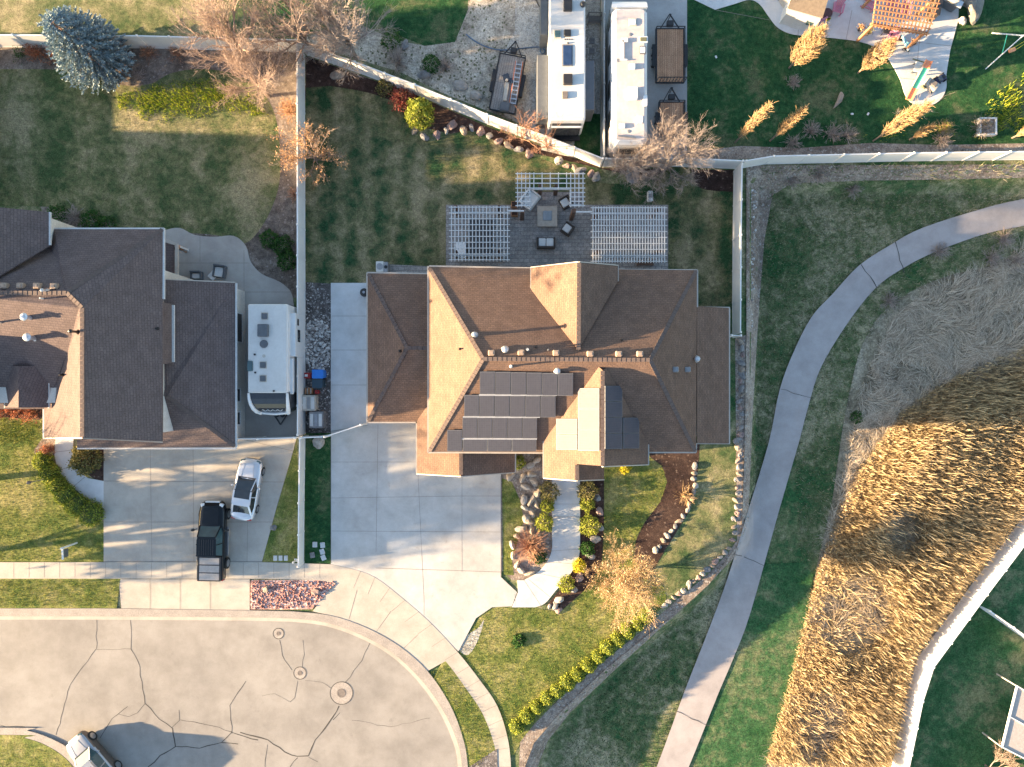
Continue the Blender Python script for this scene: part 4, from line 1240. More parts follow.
shrub(108, 226, .8, .8, 'lower green shrub right of two behind the west house', 'leaf_green', 600, seed=17)
spiky(78, 218, 1.1, .7, 'dry grey brown bush behind the west house', 'twig_grey', 90, seed=18)
spiky(22, 57, .65, .6, 'small green weed tuft below the north fence of the west yard', 'twig_grey', 40, seed=19, leaf='leaf_green', nleaf=300)
spiky(37, 55, .8, .8, 'rusty red dry shrub left of the blue spruce', 'twig_red', 70, seed=20, leaf='rust_leaf', nleaf=500)
spiky(56, 58, .7, .7, 'rusty red dry shrub under the edge of the blue spruce', 'twig_red', 60, seed=21, leaf='rust_leaf', nleaf=400)
spiky(150, 54, .9, .6, 'dull brown low shrub right of the blue spruce', 'twig_red', 60, seed=22)
spiky(178, 55, .9, .6, 'dull brown low shrub below the fence nearer the bare tree', 'twig_red', 60, seed=23)
spiky(138, 78, .8, .4, 'dry pinkish ground shrub at the lawn edge beside the spruce', 'twig_grey', 60, seed=24)
spiky(291, 112, .9, 1.1, 'dry orange shrub against the west fence below the bare trees', 'twig_red', 90, seed=25, leaf='dry_leaf', nleaf=500)
spiky(296, 195, .7, .6, 'dry brown shrub against the west fence below the orange tan tree', 'twig_red', 60, seed=26)
spiky(684, 494, 1.0, .9, 'glowing orange twiggy shrub in the dark bed beside the stones', 'poplar_twig', 60, seed=27)
spiky(530, 546, 1.5, 1.2, 'pinkish bare bush inside the ring of stones by the driveway', 'twig_red', 220, seed=28)
spiky(50, 449, .5, .7, 'dry brown shrub beside the west house walkway', 'twig_red', 90, seed=29, leaf='rust_leaf', nleaf=300)
# rust coloured ground shrubs before the west house
for i, (a, b_) in enumerate([(-4, 382), (4, 398), (14, 408), (24, 411), (34, 412), (0, 410)]):
    spiky(a, b_, .9, .7, 'rust orange shrub, %s in the bed before the west house' % ORD[i], 'twig_red', 50, name='rust_shrub', seed=70 + i, group='rust orange shrubs before the west house', leaf='rust_leaf', nleaf=600)
shrub(91, 459, 1.15, 1.8, 'big brown green shrub under the eave beside the west driveway', 'leaf_olive', 2200, seed=30, ls=.08)
for i, (a, b_, r_) in enumerate([(46, 461, .8), (53, 473, .85), (60, 484, .8), (68, 494, .9), (79, 504, 1.0), (93, 512, 1.05)]):
    shrub(a, b_, r_, 1.0, 'clipped light green shrub, %s from the porch in the row along the west walkway' % ORD[i], 'leaf_hedge', 2400, name='hedge_shrub', seed=40 + i, group='clipped shrubs along the west walkway', lump=.05, ls=.055)
# rounded shrubs along the main walk
SH = [(549, 491, .8, 'leaf_olive', 'dark olive shrub left of the main walk, closest to the porch'), (547, 505, .55, 'leaf_lime', 'small lime shrub left of the main walk below the olive one'), (544, 522, .75, 'leaf_lime', 'lime shrub left of the main walk near the pale stones'),
      (539, 556, .6, 'leaf_green', 'small green shrub inside the bend of the main walk'), (587, 490, .85, 'leaf_olive', 'dark olive shrub right of the main walk against the porch'), (587, 504, .6, 'leaf_lime', 'small lime shrub right of the main walk below the olive one'),
      (589, 524, .85, 'leaf_lime', 'large lime shrub right of the main walk'), (587, 548, .6, 'leaf_green', 'green shrub right of the main walk, halfway along the bed'), (579, 565, .55, 'leaf_yellow', 'yellowish shrub right of the walk bend'),
      (566, 583, .7, 'leaf_lime', 'lime shrub near the lower end of the walk bed'), (625, 468, .45, 'leaf_yellow', 'single bright yellow shrub at the foot of the east porch wall'), (518, 462, .6, 'leaf_lime', 'lime shrub in the shade behind the driveway stones')]
for i, (a, b_, r_, lf, lb) in enumerate(SH):
    shrub(a, b_, r_, r_ * 1.25, lb, lf, int(1100 * r_ + 200), seed=50 + i, group='rounded shrubs along the main walk' if i < 10 else None, ls=.06)
# hedge of clipped balls along the slope
HB = [(517, 724), (527, 714), (537, 705), (547, 696), (557, 689), (567, 681), (577, 673), (588, 664), (598, 655), (607, 646), (617, 638), (627, 630), (637, 623), (645, 615)]
h0 = None
for i, (a, b_) in enumerate(HB):
    if h0 is None:
        h0 = shrub(a, b_, .62, .9, 'clipped yellow green bush at the street end of the diagonal hedge row', 'leaf_hedge', 1700, name='hedge_shrub', seed=3, group='clipped bushes in the diagonal hedge row', lump=.04, ls=.05)
    else:
        c = copy_tree(h0); c['label'] = 'clipped yellow green bush, %s from the street end of the diagonal hedge row' % ORD[i]; c.location = P(a, b_); c.rotation_euler = (0, 0, i * 1.3); c.scale = (1 + .09 * math.sin(i * 3), 1 + .09 * math.cos(i * 5), 1)
shrub(519, 640, .55, .35, 'low dark green mound in the middle of the front lawn', 'leaf_green', 500, seed=60)
# weeds in the north east bed
for i, (a, b_, r_, mm, lf, lb) in enumerate([(810, 132, .8, 'twig_grey', None, 'silvery weed clump in the north east bed, left of the twiggy ones'), (830, 134, 1.0, 'twig_grey', None, 'twiggy grey shrub in the north east bed, left of two'),
        (846, 136, 1.0, 'twig_grey', None, 'twiggy grey shrub in the north east bed, right of two'), (942, 131, .8, 'poplar_twig', 'leaf_lime', 'bushy plant with lime tips in the bed left of the white planter'), (979, 128, 1.0, 'twig_grey', 'leaf_olive', 'sprawling grey shrub growing over the white planter'),
        (940, 141, .9, 'twig_grey', None, 'pale dead clump below the lime tipped plant'), (792, 143, .8, 'twig_grey', None, 'pale dead clump beside the second slim tree'), (792, 84, .6, 'twig_grey', None, 'small pale weed clump on the dark lawn')]):
    spiky(a, b_, r_, .8, lb, mm, 80, seed=90 + i, leaf=lf, nleaf=250 if lf else 0)
for i, (a, b_) in enumerate([(790, 182), (818, 176), (852, 190), (938, 252), (990, 258), (1002, 240), (888, 301), (1014, 262), (905, 470)]):
    spiky(a, b_, .9, .6, ['straw tuft nearest the fence corner above the trail', 'straw tuft just right of the one at the fence corner', 'straw tuft on the grass above the trail bend', 'straw tuft beside the inner edge of the upper trail', 'straw tuft at the right end of the flattened grass', 'small straw tuft beneath the upper trail near the right edge', 'straw tuft on the inside of the trail bend', 'straw tuft at the right edge below the trail', 'straw tuft among the tall reeds'][i], 'twig_grey', 90, name='grass_tuft', cat='grass tuft', seed=110 + i, group='straw coloured grass tufts by the trail')
shrub(856, 417, .55, .5, 'small dark green bush alone in the flattened grass', 'leaf_green', 300, seed=66)

# ================================================================ BOULDERS
RV = {}
for k, mm in enumerate(['rock_tan', 'rock_pink', 'rock_grey', 'rock_white', 'rock_sun_tint']):
    RV[mm] = []
    for j in range(6):
        me_o = MB().blob((0, 0, 0), (1, 1, 1), 17 * k + j, .42, 2).build('boulder', mm, smooth=False)
        RV[mm].append(me_o.data); bpy.data.objects.remove(me_o)
def boulder(px, py, r, m, label, group=None, seed=0, hz=.75, name='boulder', asp=1.0, rz=None):
    rr = random.Random(seed)
    o = bpy.data.objects.new(name, RV[m][(seed * 5 + 1) % 6]); C.objects.link(o)
    b = PG(px, py)
    o.location = b + Vector((0, 0, r * hz * .33 - 0.03))
    o.rotation_euler = (0, 0, rr.uniform(0, 6.28) if rz is None else rz)
    q_ = rr.uniform(.72, 1.15)
    o.scale = (r * q_ * rr.uniform(.95, 1.35) * asp, r * q_ * rr.uniform(.7, 1.0) / asp, r * hz * q_)
    return tag(o, label, 'boulder', group)
def along(pts, step):
    out = []
    acc = 0
    for a, b in zip(pts[:-1], pts[1:]):
        L = math.hypot(b[0] - a[0], b[1] - a[1]); t = acc
        while t < L:
            out.append((a[0] + (b[0] - a[0]) * t / L, a[1] + (b[1] - a[1]) * t / L)); t += step
        acc = t - L
    return out
for i, (a, b_) in enumerate([(412, 114), (416, 129), (425, 137), (437, 136), (446, 131), (453, 126), (463, 130), (472, 128), (481, 131), (490, 137), (499, 141), (508, 146), (518, 150), (529, 153), (559, 161), (566, 166), (574, 168), (582, 172), (590, 175), (597, 178)]):
    boulder(a, b_, .40, ['rock_pink', 'rock_tan', 'rock_grey', 'rock_pink', 'rock_white'][i % 5], 'rounded boulder, %s from the west in the stone edging of the back lawn' % ORD[i], 'boulders edging the back lawn', i)
for i, (a, b_) in enumerate(along([(741, 342), (741, 400), (739, 450), (737, 500), (733, 540)], 6.6)):
    boulder(a + (i % 3 - 1) * 1.2, b_, .30, ['rock_tan', 'rock_grey', 'rock_pink', 'rock_grey'][i % 4], 'angular boulder, %s from the north in the retaining line east of the house' % ORD[i], 'boulders retaining the east side', 20 + i, asp=1.0)
for i, (a, b_) in enumerate(along([(729, 548), (706, 571), (680, 592), (662, 607)], 6.2)):
    boulder(a, b_, .29, ['rock_tan', 'rock_grey', 'rock_white', 'rock_pink'][i % 4], 'pale boulder, %s from the right along the lower east lawn edge' % ORD[i], 'boulders along the lower east lawn edge', 50 + i)
for i, (a, b_) in enumerate(along([(694, 466), (694, 492), (686, 512), (668, 534), (652, 556)], 6.5)):
    boulder(a, b_, .30, ['rock_grey', 'rock_tan', 'rock_grey', 'rock_white'][i % 4], 'pale boulder, %s from the top in the line beside the dark east bed' % ORD[i], 'boulders bordering the dark east bed', 80 + i)
for i, (a, b_) in enumerate([(536, 461), (529, 466), (522, 478), (531, 474), (526, 487), (534, 482), (538, 492), (524, 497), (531, 500), (536, 504), (525, 508), (532, 513), (529, 521), (523, 528), (531, 530), (517, 536), (512, 545), (513, 555), (517, 564), (523, 571), (530, 573), (510, 476), (526, 517), (545, 547)]):
    boulder(a, b_, .40, ['rock_sun_tint', 'rock_white', 'rock_sun_tint'][i % 3], 'sunlit tan boulder in the tiered bed beside the driveway', 'boulders in the tiered bed by the driveway', 100 + i, asp=1.12)
for i, (a, b_) in enumerate([(597, 497), (599, 512), (598, 527), (595, 540), (590, 556), (580, 576), (573, 588), (561, 598), (555, 604), (559, 610), (550, 606)]):
    boulder(a, b_, .42 if i < 9 else .32, ['rock_grey', 'rock_pink', 'rock_grey', 'rock_white'][i % 4], 'boulder, %s from the porch edging the bed right of the main walk' % ORD[i], 'boulders right of the main walk', 130 + i)
for a, b_, r_, m_n, lb in [(424, 74, .55, 'rock_grey', 'rounded grey boulder beyond the diagonal fence'), (459, 84, .62, 'rock_white', 'oval white boulder beyond the fence, nearer the green shrub'), (476, 96, .55, 'rock_white', 'squarish white boulder beyond the fence, beside the ladder trailer'),
        (407, 45, .5, 'rock_grey', 'pale grey boulder at the edge of the dark north lawn'), (344, 24, .8, 'rock_grey', 'grey boulder among the leafless trees'), (336, 76, .5, 'rock_tan', 'boulder in the bed just below the corner of the white fences'), (318, 444, .85, 'rock_white', 'large flat pale rock in the grass strip by the gate'),
        (267, 589, .42, 'rock_tan', 'brown rock standing in the pink gravel, left of two'), (317, 592, .42, 'rock_pink', 'rock in the pink gravel near the apron corner'), (631, 175, .9, 'rock_grey', 'big rounded boulder under the bare tree at the back fence'), (274, 528, .4, 'rock_grey', 'small grey rock at the edge of the west driveway')]:
    boulder(a, b_, r_, m_n, lb, seed=int(a), hz=.6 if r_ > .6 else .8)
boulder(289, 592, .2, 'rock_pink', 'small orange stone in the middle of the pink gravel', seed=9)

# ================================================================ FENCES
def fence(label, pts, h=1.83, m='vinyl', step=2.44, group=None, caps=True, name='vinyl_fence', base=None, thick=0.05):
    W = [(PG(*p) if base is None else P(p[0], p[1], base)) for p in pts]
    t = thing(name, label, 'fence', W[0], group=group)
    pan, rail, low = MB(), MB(), MB()
    first = True
    for a, b in zip(W[:-1], W[1:]):
        L = (b - a).length; n = max(1, round(L / step))
        up = Vector((0, 0, 1))
        for i in range(n):
            p = a.lerp(b, i / n); q = a.lerp(b, (i + 1) / n)
            pan.beam(p + up * (h * .5 + .02), q + up * (h * .5 + .02), thick, h - .12)
            rail.beam(p + up * (h - .04), q + up * (h - .04), .09, .12)
            low.beam(p + up * .08, q + up * .08, .09, .12)
            post = MB().box((p.x, p.y, p.z - .1), (.127, .127, h + .16), math.atan2(b.y - a.y, b.x - a.x))
            if caps: post.box((p.x, p.y, p.z + h + .06), (.16, .16, .07), math.atan2(b.y - a.y, b.x - a.x), top=(.3, .3))
            post.build('post', m, t)
    p = W[-1]
    MB().box((p.x, p.y, p.z - .1), (.127, .127, h + .16)).box((p.x, p.y, p.z + h + .06), (.16, .16, .07), top=(.3, .3)).build('post', m, t)
    pan.build('panels', m, t); rail.build('top_rail', m, t); low.build('bottom_rail', m, t)
    return t
fence('white vinyl fence along the north edge of the west yard, behind the blue spruce', [(-120, 47), (0, 47), (150, 48), (304.5, 52)], m='vinyl')
fence('long white vinyl fence between the west yard and the main plot', [(304.5, 56), (304.8, 200), (305, 320), (305, 433)])
fence('lower stretch of white vinyl fence between the two driveways below the gate', [(305, 437), (304, 500), (303.5, 562)], h=1.3)
fence('white vinyl fence running diagonally from the corner to the campers', [(308, 55), (360, 73), (418, 95), (488, 124), (545, 145), (600, 166.5)])
fence('short white vinyl fence behind the dark bed at the back lawn corner', [(603, 166.5), (670, 166), (735, 168.5)])
fence('white vinyl fence below the north east yard', [(738, 168.5), (765, 164), (900, 161), (1024, 159.5), (1150, 158)])
fence('long white vinyl fence east of the back lawn beside the rubble strip', [(734, 172), (733, 240), (732.5, 334)])
fence('narrow white fence between the two parked campers', [(601.5, -40), (601, 60), (601, 163)], m='vinyl_dirty')
fence('brightly sunlit white fence on the far side of the reeds', [(1140, 370), (1024, 516), (970, 587), (918.5, 657), (908, 690), (892, 767), (880, 830)], h=1.95, m='vinyl_sunlit')
fence('white side fence branching off beyond the sunlit fence', [(977, 605), (1000, 621), (1024, 638), (1120, 700)], h=1.5)
def gate(label, pts, h=1.7):
    W = [P(*p) for p in pts]
    t = thing('fence_gate', label, 'gate', W[0])
    for i, (a, b) in enumerate(zip(W[:-1], W[1:])):
        up = Vector((0, 0, 1))
        MB().beam(a + up * h * .5, b + up * h * .5, .04, h - .1).build('gate_panel', 'vinyl', t)
        MB().beam(a + up * h, b + up * h, .08, .1).build('rail', 'vinyl', t)
    for a in W:
        MB().box((a.x, a.y, 0), (.13, .13, h + .12)).box((a.x, a.y, h + .12), (.17, .17, .06), top=(.3, .3)).build('post', 'vinyl', t)
gate('white gate closing the camper pad beside the west house', [(239, 437), (266, 437), (302, 436)])
gate('white gate running from the fence to the corner of the main garage', [(308, 436), (331, 435), (366, 423.5)])
gate('short white gate joining the main house to the east fence', [(724, 337), (733, 337)])

# ================================================================ HOUSES
def roof_part(name, faces, m, parent, thick=0.14):
    b = MB()
    for f in faces:
        b.slab([P(*q) for q in f], thick)
    return b.build(name, m, parent)
def wall_box(parent, x0, y0, x1, y1, ze, z1, inset=.4, z0=0.0, m='stucco', name='wall'):
    a = P(x0, y0, ze); b = P(x1, y1, ze)
    X0, X1 = sorted((a.x, b.x)); Y0, Y1 = sorted((a.y, b.y))
    return MB().box(((X0 + X1) / 2, (Y0 + Y1) / 2, z0 - .1), (X1 - X0 - 2 * inset, Y1 - Y0 - 2 * inset, z1 - z0 + .1)).build(name, m, parent)
def gutters(parent, runs, m='white_trim', w=.10, name='gutter'):
    for r in runs:
        b = MB()
        pts = [P(*q) - Vector((0, 0, .06)) for q in r]
        for p, q in zip(pts[:-1], pts[1:]):
            b.beam(p, q, w, .13)
        b.build(name, m, parent)
def plane_of(a, b, c):
    a, b, c = P(*a), P(*b), P(*c)
    n = (b - a).cross(c - a).normalized()
    if n.z < 0: n = -n
    return a, n
def hit(px, py, pl, off=0.0):
    a, n = pl
    o = Vector((0, 0, CAM_H)); d = P(px, py, 0) - o
    t = ((a + n * off) - o).dot(n) / d.dot(n)
    return o + d * t
def opening(parent, c, d, rz, kind='window', m='glass_dark'):
    """window or door on a wall: frame with a pane let in ; c = centre on wall, d=(w,h)"""
    cs, sn = math.cos(rz), math.sin(rz)
    f = MB()
    w, h = d
    for sx in (-1, 1):
        f.box((c[0] + cs * sx * w / 2, c[1] + sn * sx * w / 2, c[2] - h / 2), (.1, .12, h), rz)
    f.box((c[0], c[1], c[2] + h / 2), (w + .1, .14, .1), rz)
    f.box((c[0], c[1], c[2] - h / 2 - .1), (w + .14, .18, .1), rz)
    fo = f.build(kind, 'white_trim', parent)
    MB().box((c[0], c[1], c[2] - h / 2), (w, .07, h), rz).build('pane' if kind == 'window' else 'leaf', m, fo)

# ---- main house
ZE, ZR = 5.2, 9.2
org = P(560, 360)
MH = thing('house', 'large brown roofed house with solar panels in the middle of the picture', 'house', org)
S_W = ((429, 267, ZE), (483, 359, ZR), (428.5, 452, ZE))
N_S = ((429, 267, ZE), (697, 270, ZE), (650, 360, ZR), (483, 359, ZR))
S_S = ((428.5, 452, ZE), (483, 359, ZR), (650, 360, ZR), (696, 452, ZE))
roof_part('roof', [S_W, N_S, S_S, ((697, 270, ZE), (650, 360, ZR), (696, 452, ZE)), ((697, 306, ZE), (729, 308, 3.5), (729, 443.5, 3.5), (697, 443, ZE))], 'shingle', MH)
GW = ((531, 268, 6.1), (579, 262.5, 8.9), (578.5, 350, 8.95), (531, 290, 6.2))
GE = ((579, 262.5, 8.9), (618, 266, 6.1), (618, 281, 6.2), (578.5, 350, 8.95))
roof_part('gable_roof', [GW, GE], 'shingle', MH)
EW = ((544, 438, 5.75), (595, 364, 8.68), (602.5, 370, 9.15), (602.5, 466, 9.15), (577, 464, 7.6), (577, 480, 7.6), (544, 477.5, 5.75))
EE = ((602.5, 370, 9.15), (611, 366, 8.6), (648, 441, 5.6), (648, 464, 5.6), (602.5, 466, 9.15))
roof_part('entry_roof', [EW, EE, ((577, 464, 7.6), (604, 463, 5.9), (604, 479, 5.9), (577, 480, 7.6))], 'shingle', MH)
roof_part('garage_roof', [((367.5, 273, 3), (407, 348, 4.6), (368, 422, 3)), ((367.5, 273, 3), (430, 274, 3), (430, 348, 4.6), (407, 348, 4.6)),
                          ((368, 422, 3), (407, 348, 4.6), (430, 348, 4.6), (430, 422, 3)),
                          ((417, 420, 3.01), (428, 405, 3.5), (461, 392, 4.8), (461, 476, 4.8), (417, 473.5, 3.01)), ((461, 392, 4.8), (515, 392, 3), (515, 472, 3), (461, 476, 4.8))], 'shingle', MH)
wall_box(MH, 369, 275, 430, 421, 3, 2.95, m='stucco')
wall_box(MH, 419, 405, 513, 472, 3, 2.95, m='stone_wall')
wall_box(MH, 430, 268, 696, 451, ZE, ZE - .1)
wall_box(MH, 690, 309, 728, 442, 3.5, 3.45)
wall_box(MH, 534, 266, 616, 300, 6.1, 6.2, .3)
wall_box(MH, 547, 440, 600, 477, 5.7, 5.9, .35, m='stone_wall')
wall_box(MH, 600, 440, 646, 463, 5.6, 5.6, .35)
def tri_wall(parent, a, b, c, thick, m):
    pts = [P(*q) for q in (a, b, c)]
    n = Vector((0, thick, 0))
    MB().add(pts + [p + n for p in pts], [(0, 1, 2), (5, 4, 3), (0, 3, 4, 1), (1, 4, 5, 2), (2, 5, 3, 0)]).build('gable_wall', m, parent)
tri_wall(MH, (534, 270, 6.05), (615, 269, 6.05), (579, 265, 8.7), -.15, 'stucco')
tri_wall(MH, (420, 471, 2.95), (512, 470, 2.95), (461, 473, 4.6), .15, 'stone_wall')
tri_wall(MH, (549, 462, 5.7), (645, 461.5, 5.6), (602.5, 463, 8.9), .15, 'stucco')
gutters(MH, [[(531, 290, 6.15), (531, 268, 6.1)], [(618, 266, 6.1), (618, 281, 6.15)], [(429, 266, ZE), (531, 268, ZE)], [(618, 269.5, ZE), (697.5, 270, ZE), (697.5, 307, ZE)], [(697, 307, 3.8), (729.5, 307.5, 3.5), (729.5, 443.5, 3.5), (697, 443.5, 3.8)],
             [(428, 266, ZE), (428, 452.5, ZE)], [(428, 452.5, ZE), (543, 453, ZE)], [(648, 452.5, ZE), (696, 452.5, ZE), (696.5, 443.5, ZE - .1)], [(543.5, 439, 5.7), (543.5, 478, 5.7)], [(648.5, 441, 5.55), (648.5, 465, 5.55)],
             [(367, 272.5, 3), (429, 273.5, 3)], [(367, 272.5, 3), (367, 422.5, 3), (417, 422.5, 3)], [(416.5, 421, 3), (416.5, 474, 3)], [(515.5, 453, 3), (515.5, 472, 3)]], 'gutter_tan')
# fascia boards on the gable ends
gutters(MH, [[(531, 267.3, 6.1), (579, 261.8, 8.9), (618, 265.3, 6.1)], [(417, 474, 3), (461, 476.6, 4.8), (515, 472.6, 3)], [(544, 478.2, 5.75), (577, 480.8, 7.6), (604, 479.8, 5.9)], [(602.5, 466.8, 9.15), (648, 464.8, 5.6)]], 'gutter_tan', .06, 'fascia')
# ridge caps
def caps(parent, runs, m='ridge_cap'):
    for r in runs:
        b = MB(); pts = [P(*q) + Vector((0, 0, .02)) for q in r]
        for p, q in zip(pts[:-1], pts[1:]):
            n = max(1, int((q - p).length / .3))
            for i in range(n):
                b.beam(p.lerp(q, i / n), p.lerp(q, (i + .93) / n) + Vector((0, 0, .015)), .26, .05)
        b.build('ridge_cap', m, parent)
caps(MH, [[(429.5, 268, ZE), (483, 359, ZR)], [(429.5, 451, ZE), (483, 359, ZR)], [(483, 359, ZR), (650, 360, ZR)], [(650, 360, ZR), (696, 271, ZE)], [(650, 360, ZR), (695, 451, ZE)], [(579, 263, 8.9), (578.5, 350, 8.95)], [(602.5, 371, 9.15), (602.5, 466, 9.15)],
          [(368.5, 274, 3), (407, 348, 4.6), (368.5, 421, 3)], [(407, 348, 4.6), (428, 348, 4.6)], [(461, 453, 4.8), (461, 475, 4.8)], [(577, 465, 7.6), (577, 480, 7.6)]])
# openings
def on(px, py, z): return tuple(P(px, py, z))
yb = P(0, 268, ZE).y - .4
for x_, w_, z_, h_ in [(-5.0, 1.6, 1.9, 1.4), (-2.6, 1.6, 1.9, 1.4), (-.2, 1.0, 1.3, 2.1), (2.6, 2.2, 1.3, 2.1), (5.2, 2.0, 2.6, 2.6), (8.5, 1.6, 1.9, 1.4), (11.2, 1.4, 1.9, 1.4)]:
    opening(MH, (x_, yb, z_), (w_, h_), 0, 'window')
yg = P(0, 421, 3).y + .4
opening(MH, (P(388, 0, 3).x, yg, 1.25), (2.7, 2.3), 0, 'garage_door', 'white_trim')
xg = P(419, 0, 3).x + .4
opening(MH, (xg, P(0, 446, 3).y, 1.2), (2.4, 2.2), R(90), 'garage_door', 'white_trim')
ys = P(0, 472, 3).y + .4
opening(MH, (P(466, 0, 3).x, ys, 1.25), (4.8, 2.3), 0, 'garage_door', 'white_trim')
ye = P(0, 477, 5.7).y + .35
opening(MH, (P(560, 0, 3).x, ye, 1.2), (1.1, 2.2), 0, 'front_door', 'brown_post')
yf = P(0, 451, ZE).y + .4
for x_ in (11.3, 12.0 - 2.3):
    opening(MH, (x_, yf, 1.7), (1.2, 1.4), 0, 'window')
xe = P(728, 0, 3.5).x - .4
for y_ in (3.5, .5, -2.5):
    opening(MH, (xe, y_, 1.8), (1.3, 1.3), R(90), 'window')
# solar panels
SPL = plane_of(*S_S[:3]); WPL = plane_of(EW[0], EW[2], EW[3]); EPL = plane_of(EE[0], EE[4], EE[3])
def panel(x0, y0, x1, y1, pl, frame_m='panel_frame'):
    g = .25
    top = [hit(x0 + g, y0 + g, pl, .17), hit(x1 - g, y0 + g, pl, .17), hit(x1 - g, y1 - g, pl, .17), hit(x0 + g, y1 - g, pl, .17)]
    n = pl[1]
    c = sum(top, Vector()) / 4
    fr = [c + (q - c) * 1.0 - n * .004 for q in top]
    gl = [c + (q - c) * .955 for q in top]
    vs = gl + [q - n * .03 for q in gl]
    sp = MB().add(vs, [(0, 1, 2, 3), (7, 6, 5, 4), (0, 4, 5, 1), (1, 5, 6, 2), (2, 6, 7, 3), (3, 7, 4, 0)]).build('solar_panel', 'solar_cell', MH)
    vs = fr + [q - n * .06 for q in fr]
    MB().add(vs, [(0, 1, 2, 3), (7, 6, 5, 4), (0, 4, 5, 1), (1, 5, 6, 2), (2, 6, 7, 3), (3, 7, 4, 0)]).build('frame', frame_m, sp)
for i in range(6): panel(479.6 + i * 15.63, 371.5 + i * .35, 479.6 + (i + 1) * 15.63, 394.6 + i * .3, SPL)
for i in range(6): panel(464 + i * 15.3, 394.9 + i * .25, 464 + (i + 1) * 15.3, 416.6 + i * .2, SPL)
for i in range(5): panel(462.3 + i * 15, 417 + i * .2, 462.3 + (i + 1) * 15, 438.4 + i * .1, SPL)
for i in range(3): panel(462.5 + i * 24.7, 439, 462.5 + (i + 1) * 24.7, 452 - .3, SPL)
panel(447, 430, 462.3, 451.6, SPL)
for pts_ in ([(479, 395, 0), (557, 395, 0)], [(463, 417, 0), (540, 417, 0)], [(462, 438.8, 0), (537, 438.8, 0)]):
    q0, q1 = hit(pts_[0][0], pts_[0][1], SPL, .13), hit(pts_[1][0], pts_[1][1], SPL, .13)
    MB().beam(q0, q1, .10, .05).build('mounting_rail', 'panel_rail', MH)
for i in range(3): panel(577.7 + 0, 388 + i * 21, 599.4, 409 + i * 21, WPL)
for i in range(2): panel(556, 418.5 + i * 15.8, 577.3, 434.3 + i * 15.8, WPL)
for i in range(4): panel(605, 385.6 + i * 15.9, 622.6, 401.5 + i * 15.9, EPL)
for i in range(2): panel(623.2, 417.5 + i * 15.6, 639.5, 433.1 + i * 15.6, EPL)
NPL = plane_of(*N_S[:3]); XPL = plane_of((697, 270, ZE), (650, 360, ZR), (696, 452, ZE))
def box_vent(parent, px, py, pl, m='tan_vent', s=.42, h=.22):
    c = hit(px, py, pl, 0)
    MB().cbox((c.x, c.y, c.z - .12), (s, s * .9, h + .12), 0, .05).box((c.x, c.y, c.z + h), (s * .5, s * .4, .05)).build('roof_vent', m, parent)
def pipe(parent, px, py, pl, h=.6, r=.07, m='galvanised', cap=True):
    c = hit(px, py, pl, 0)
    b = MB().lathe((c.x, c.y, c.z - .15), [(r, 0), (r, h + .15)], 10)
    if cap: b.lathe((c.x, c.y, c.z + h), [(r * 1.5, 0), (r * 1.7, .06), (r * 1.2, .14), (r * .4, .17)], 12)
    b.lathe((c.x, c.y, c.z - .1), [(r * 2.4, 0), (r * 1.2, .22)], 10)
    b.build('vent_pipe', m, parent)
for a, b_ in [(491.5, 353), (521, 352.5), (556, 353), (590, 354), (618.5, 354), (639.5, 354)]: box_vent(MH, a, b_, NPL)
for a, b_ in [(675, 369.5), (687, 369.5)]: box_vent(MH, a, b_, XPL, 'grey_metal')
pipe(MH, 475, 335.5, NPL, 1.0, .1); pipe(MH, 505, 350, NPL, .35, .12); pipe(MH, 527.5, 350, NPL, .9, .06, 'white_trim', False); pipe(MH, 536, 347, NPL, .3, .05, 'black_metal', False)
pipe(MH, 511, 366, SPL, .8, .06, 'white_trim', False); pipe(MH, 557, 371, SPL, .3, .12); pipe(MH, 696, 359, XPL, .3, .12); pipe(MH, 622, 340, NPL, .2, .05, 'black_metal', False)
pipe(MH, 400, 341.5 if False else 351, plane_of((430, 274, 3), (407, 348, 4.6), (367.5, 273, 3)), .35, .05, 'black_metal', False)
pipe(MH, 706, 333, XPL, .2, .05, 'black_metal', False); pipe(MH, 460, 349, plane_of(*S_W), .3, .05, 'black_metal', False); pipe(MH, 548, 350, NPL, .6, .04, 'grey_metal', False)

# ---- west house
WH = thing('house', 'dark brown roofed house with tan sunlit gable beside the parked camper, at the left edge', 'house', P(120, 340))
wE, wR = 6.1, 9.4
E_BIG = ((163, 229, wE), (67, 293, 9.1), (82.5, 308, wR), (82.5, 437.5, wR), (162, 441.5, wE))
roof_part('roof', [E_BIG, ((163, 229, wE), (54, 229, wE), (49, 247, 6.2), (-60, 293, 9.1), (67, 293, 9.1)),
                   ((-60, 293, 9.1), (67, 293, 9.1), (82.5, 308, wR), (58, 385, 6.1), (44, 409, 5.2), (-60, 409, 5.2)),
                   ((82.5, 308, wR), (58, 385, 6.1), (44, 409, 5.25), (44, 437.5, 5.25), (82.5, 437.5, wR)),
                   ((162, 302, wE), (171.5, 304, 5.05), (171.5, 363, 5.05), (162, 364, wE))], 'shingle_west', WH)
roof_part('wing_roof', [((49, 212, 7.0), (49, 246, 7.0), (-14, 284, 8.9), (-14, 206, 8.9)), ((-14, 206, 8.9), (-14, 284, 8.9), (-110, 290, 6.0), (-110, 212, 6.0))], 'shingle_west', WH)
roof_part('garage_roof', [((160, 279.5, 5.0), (235.5, 283, 3), (235.5, 447, 3), (167, 396, 4.95), (160, 396, 4.95)), ((110, 396, 4.95), (167, 396, 4.95), (235.5, 447, 3), (77, 448, 3), (77, 428, 3.7))], 'shingle_west', WH)
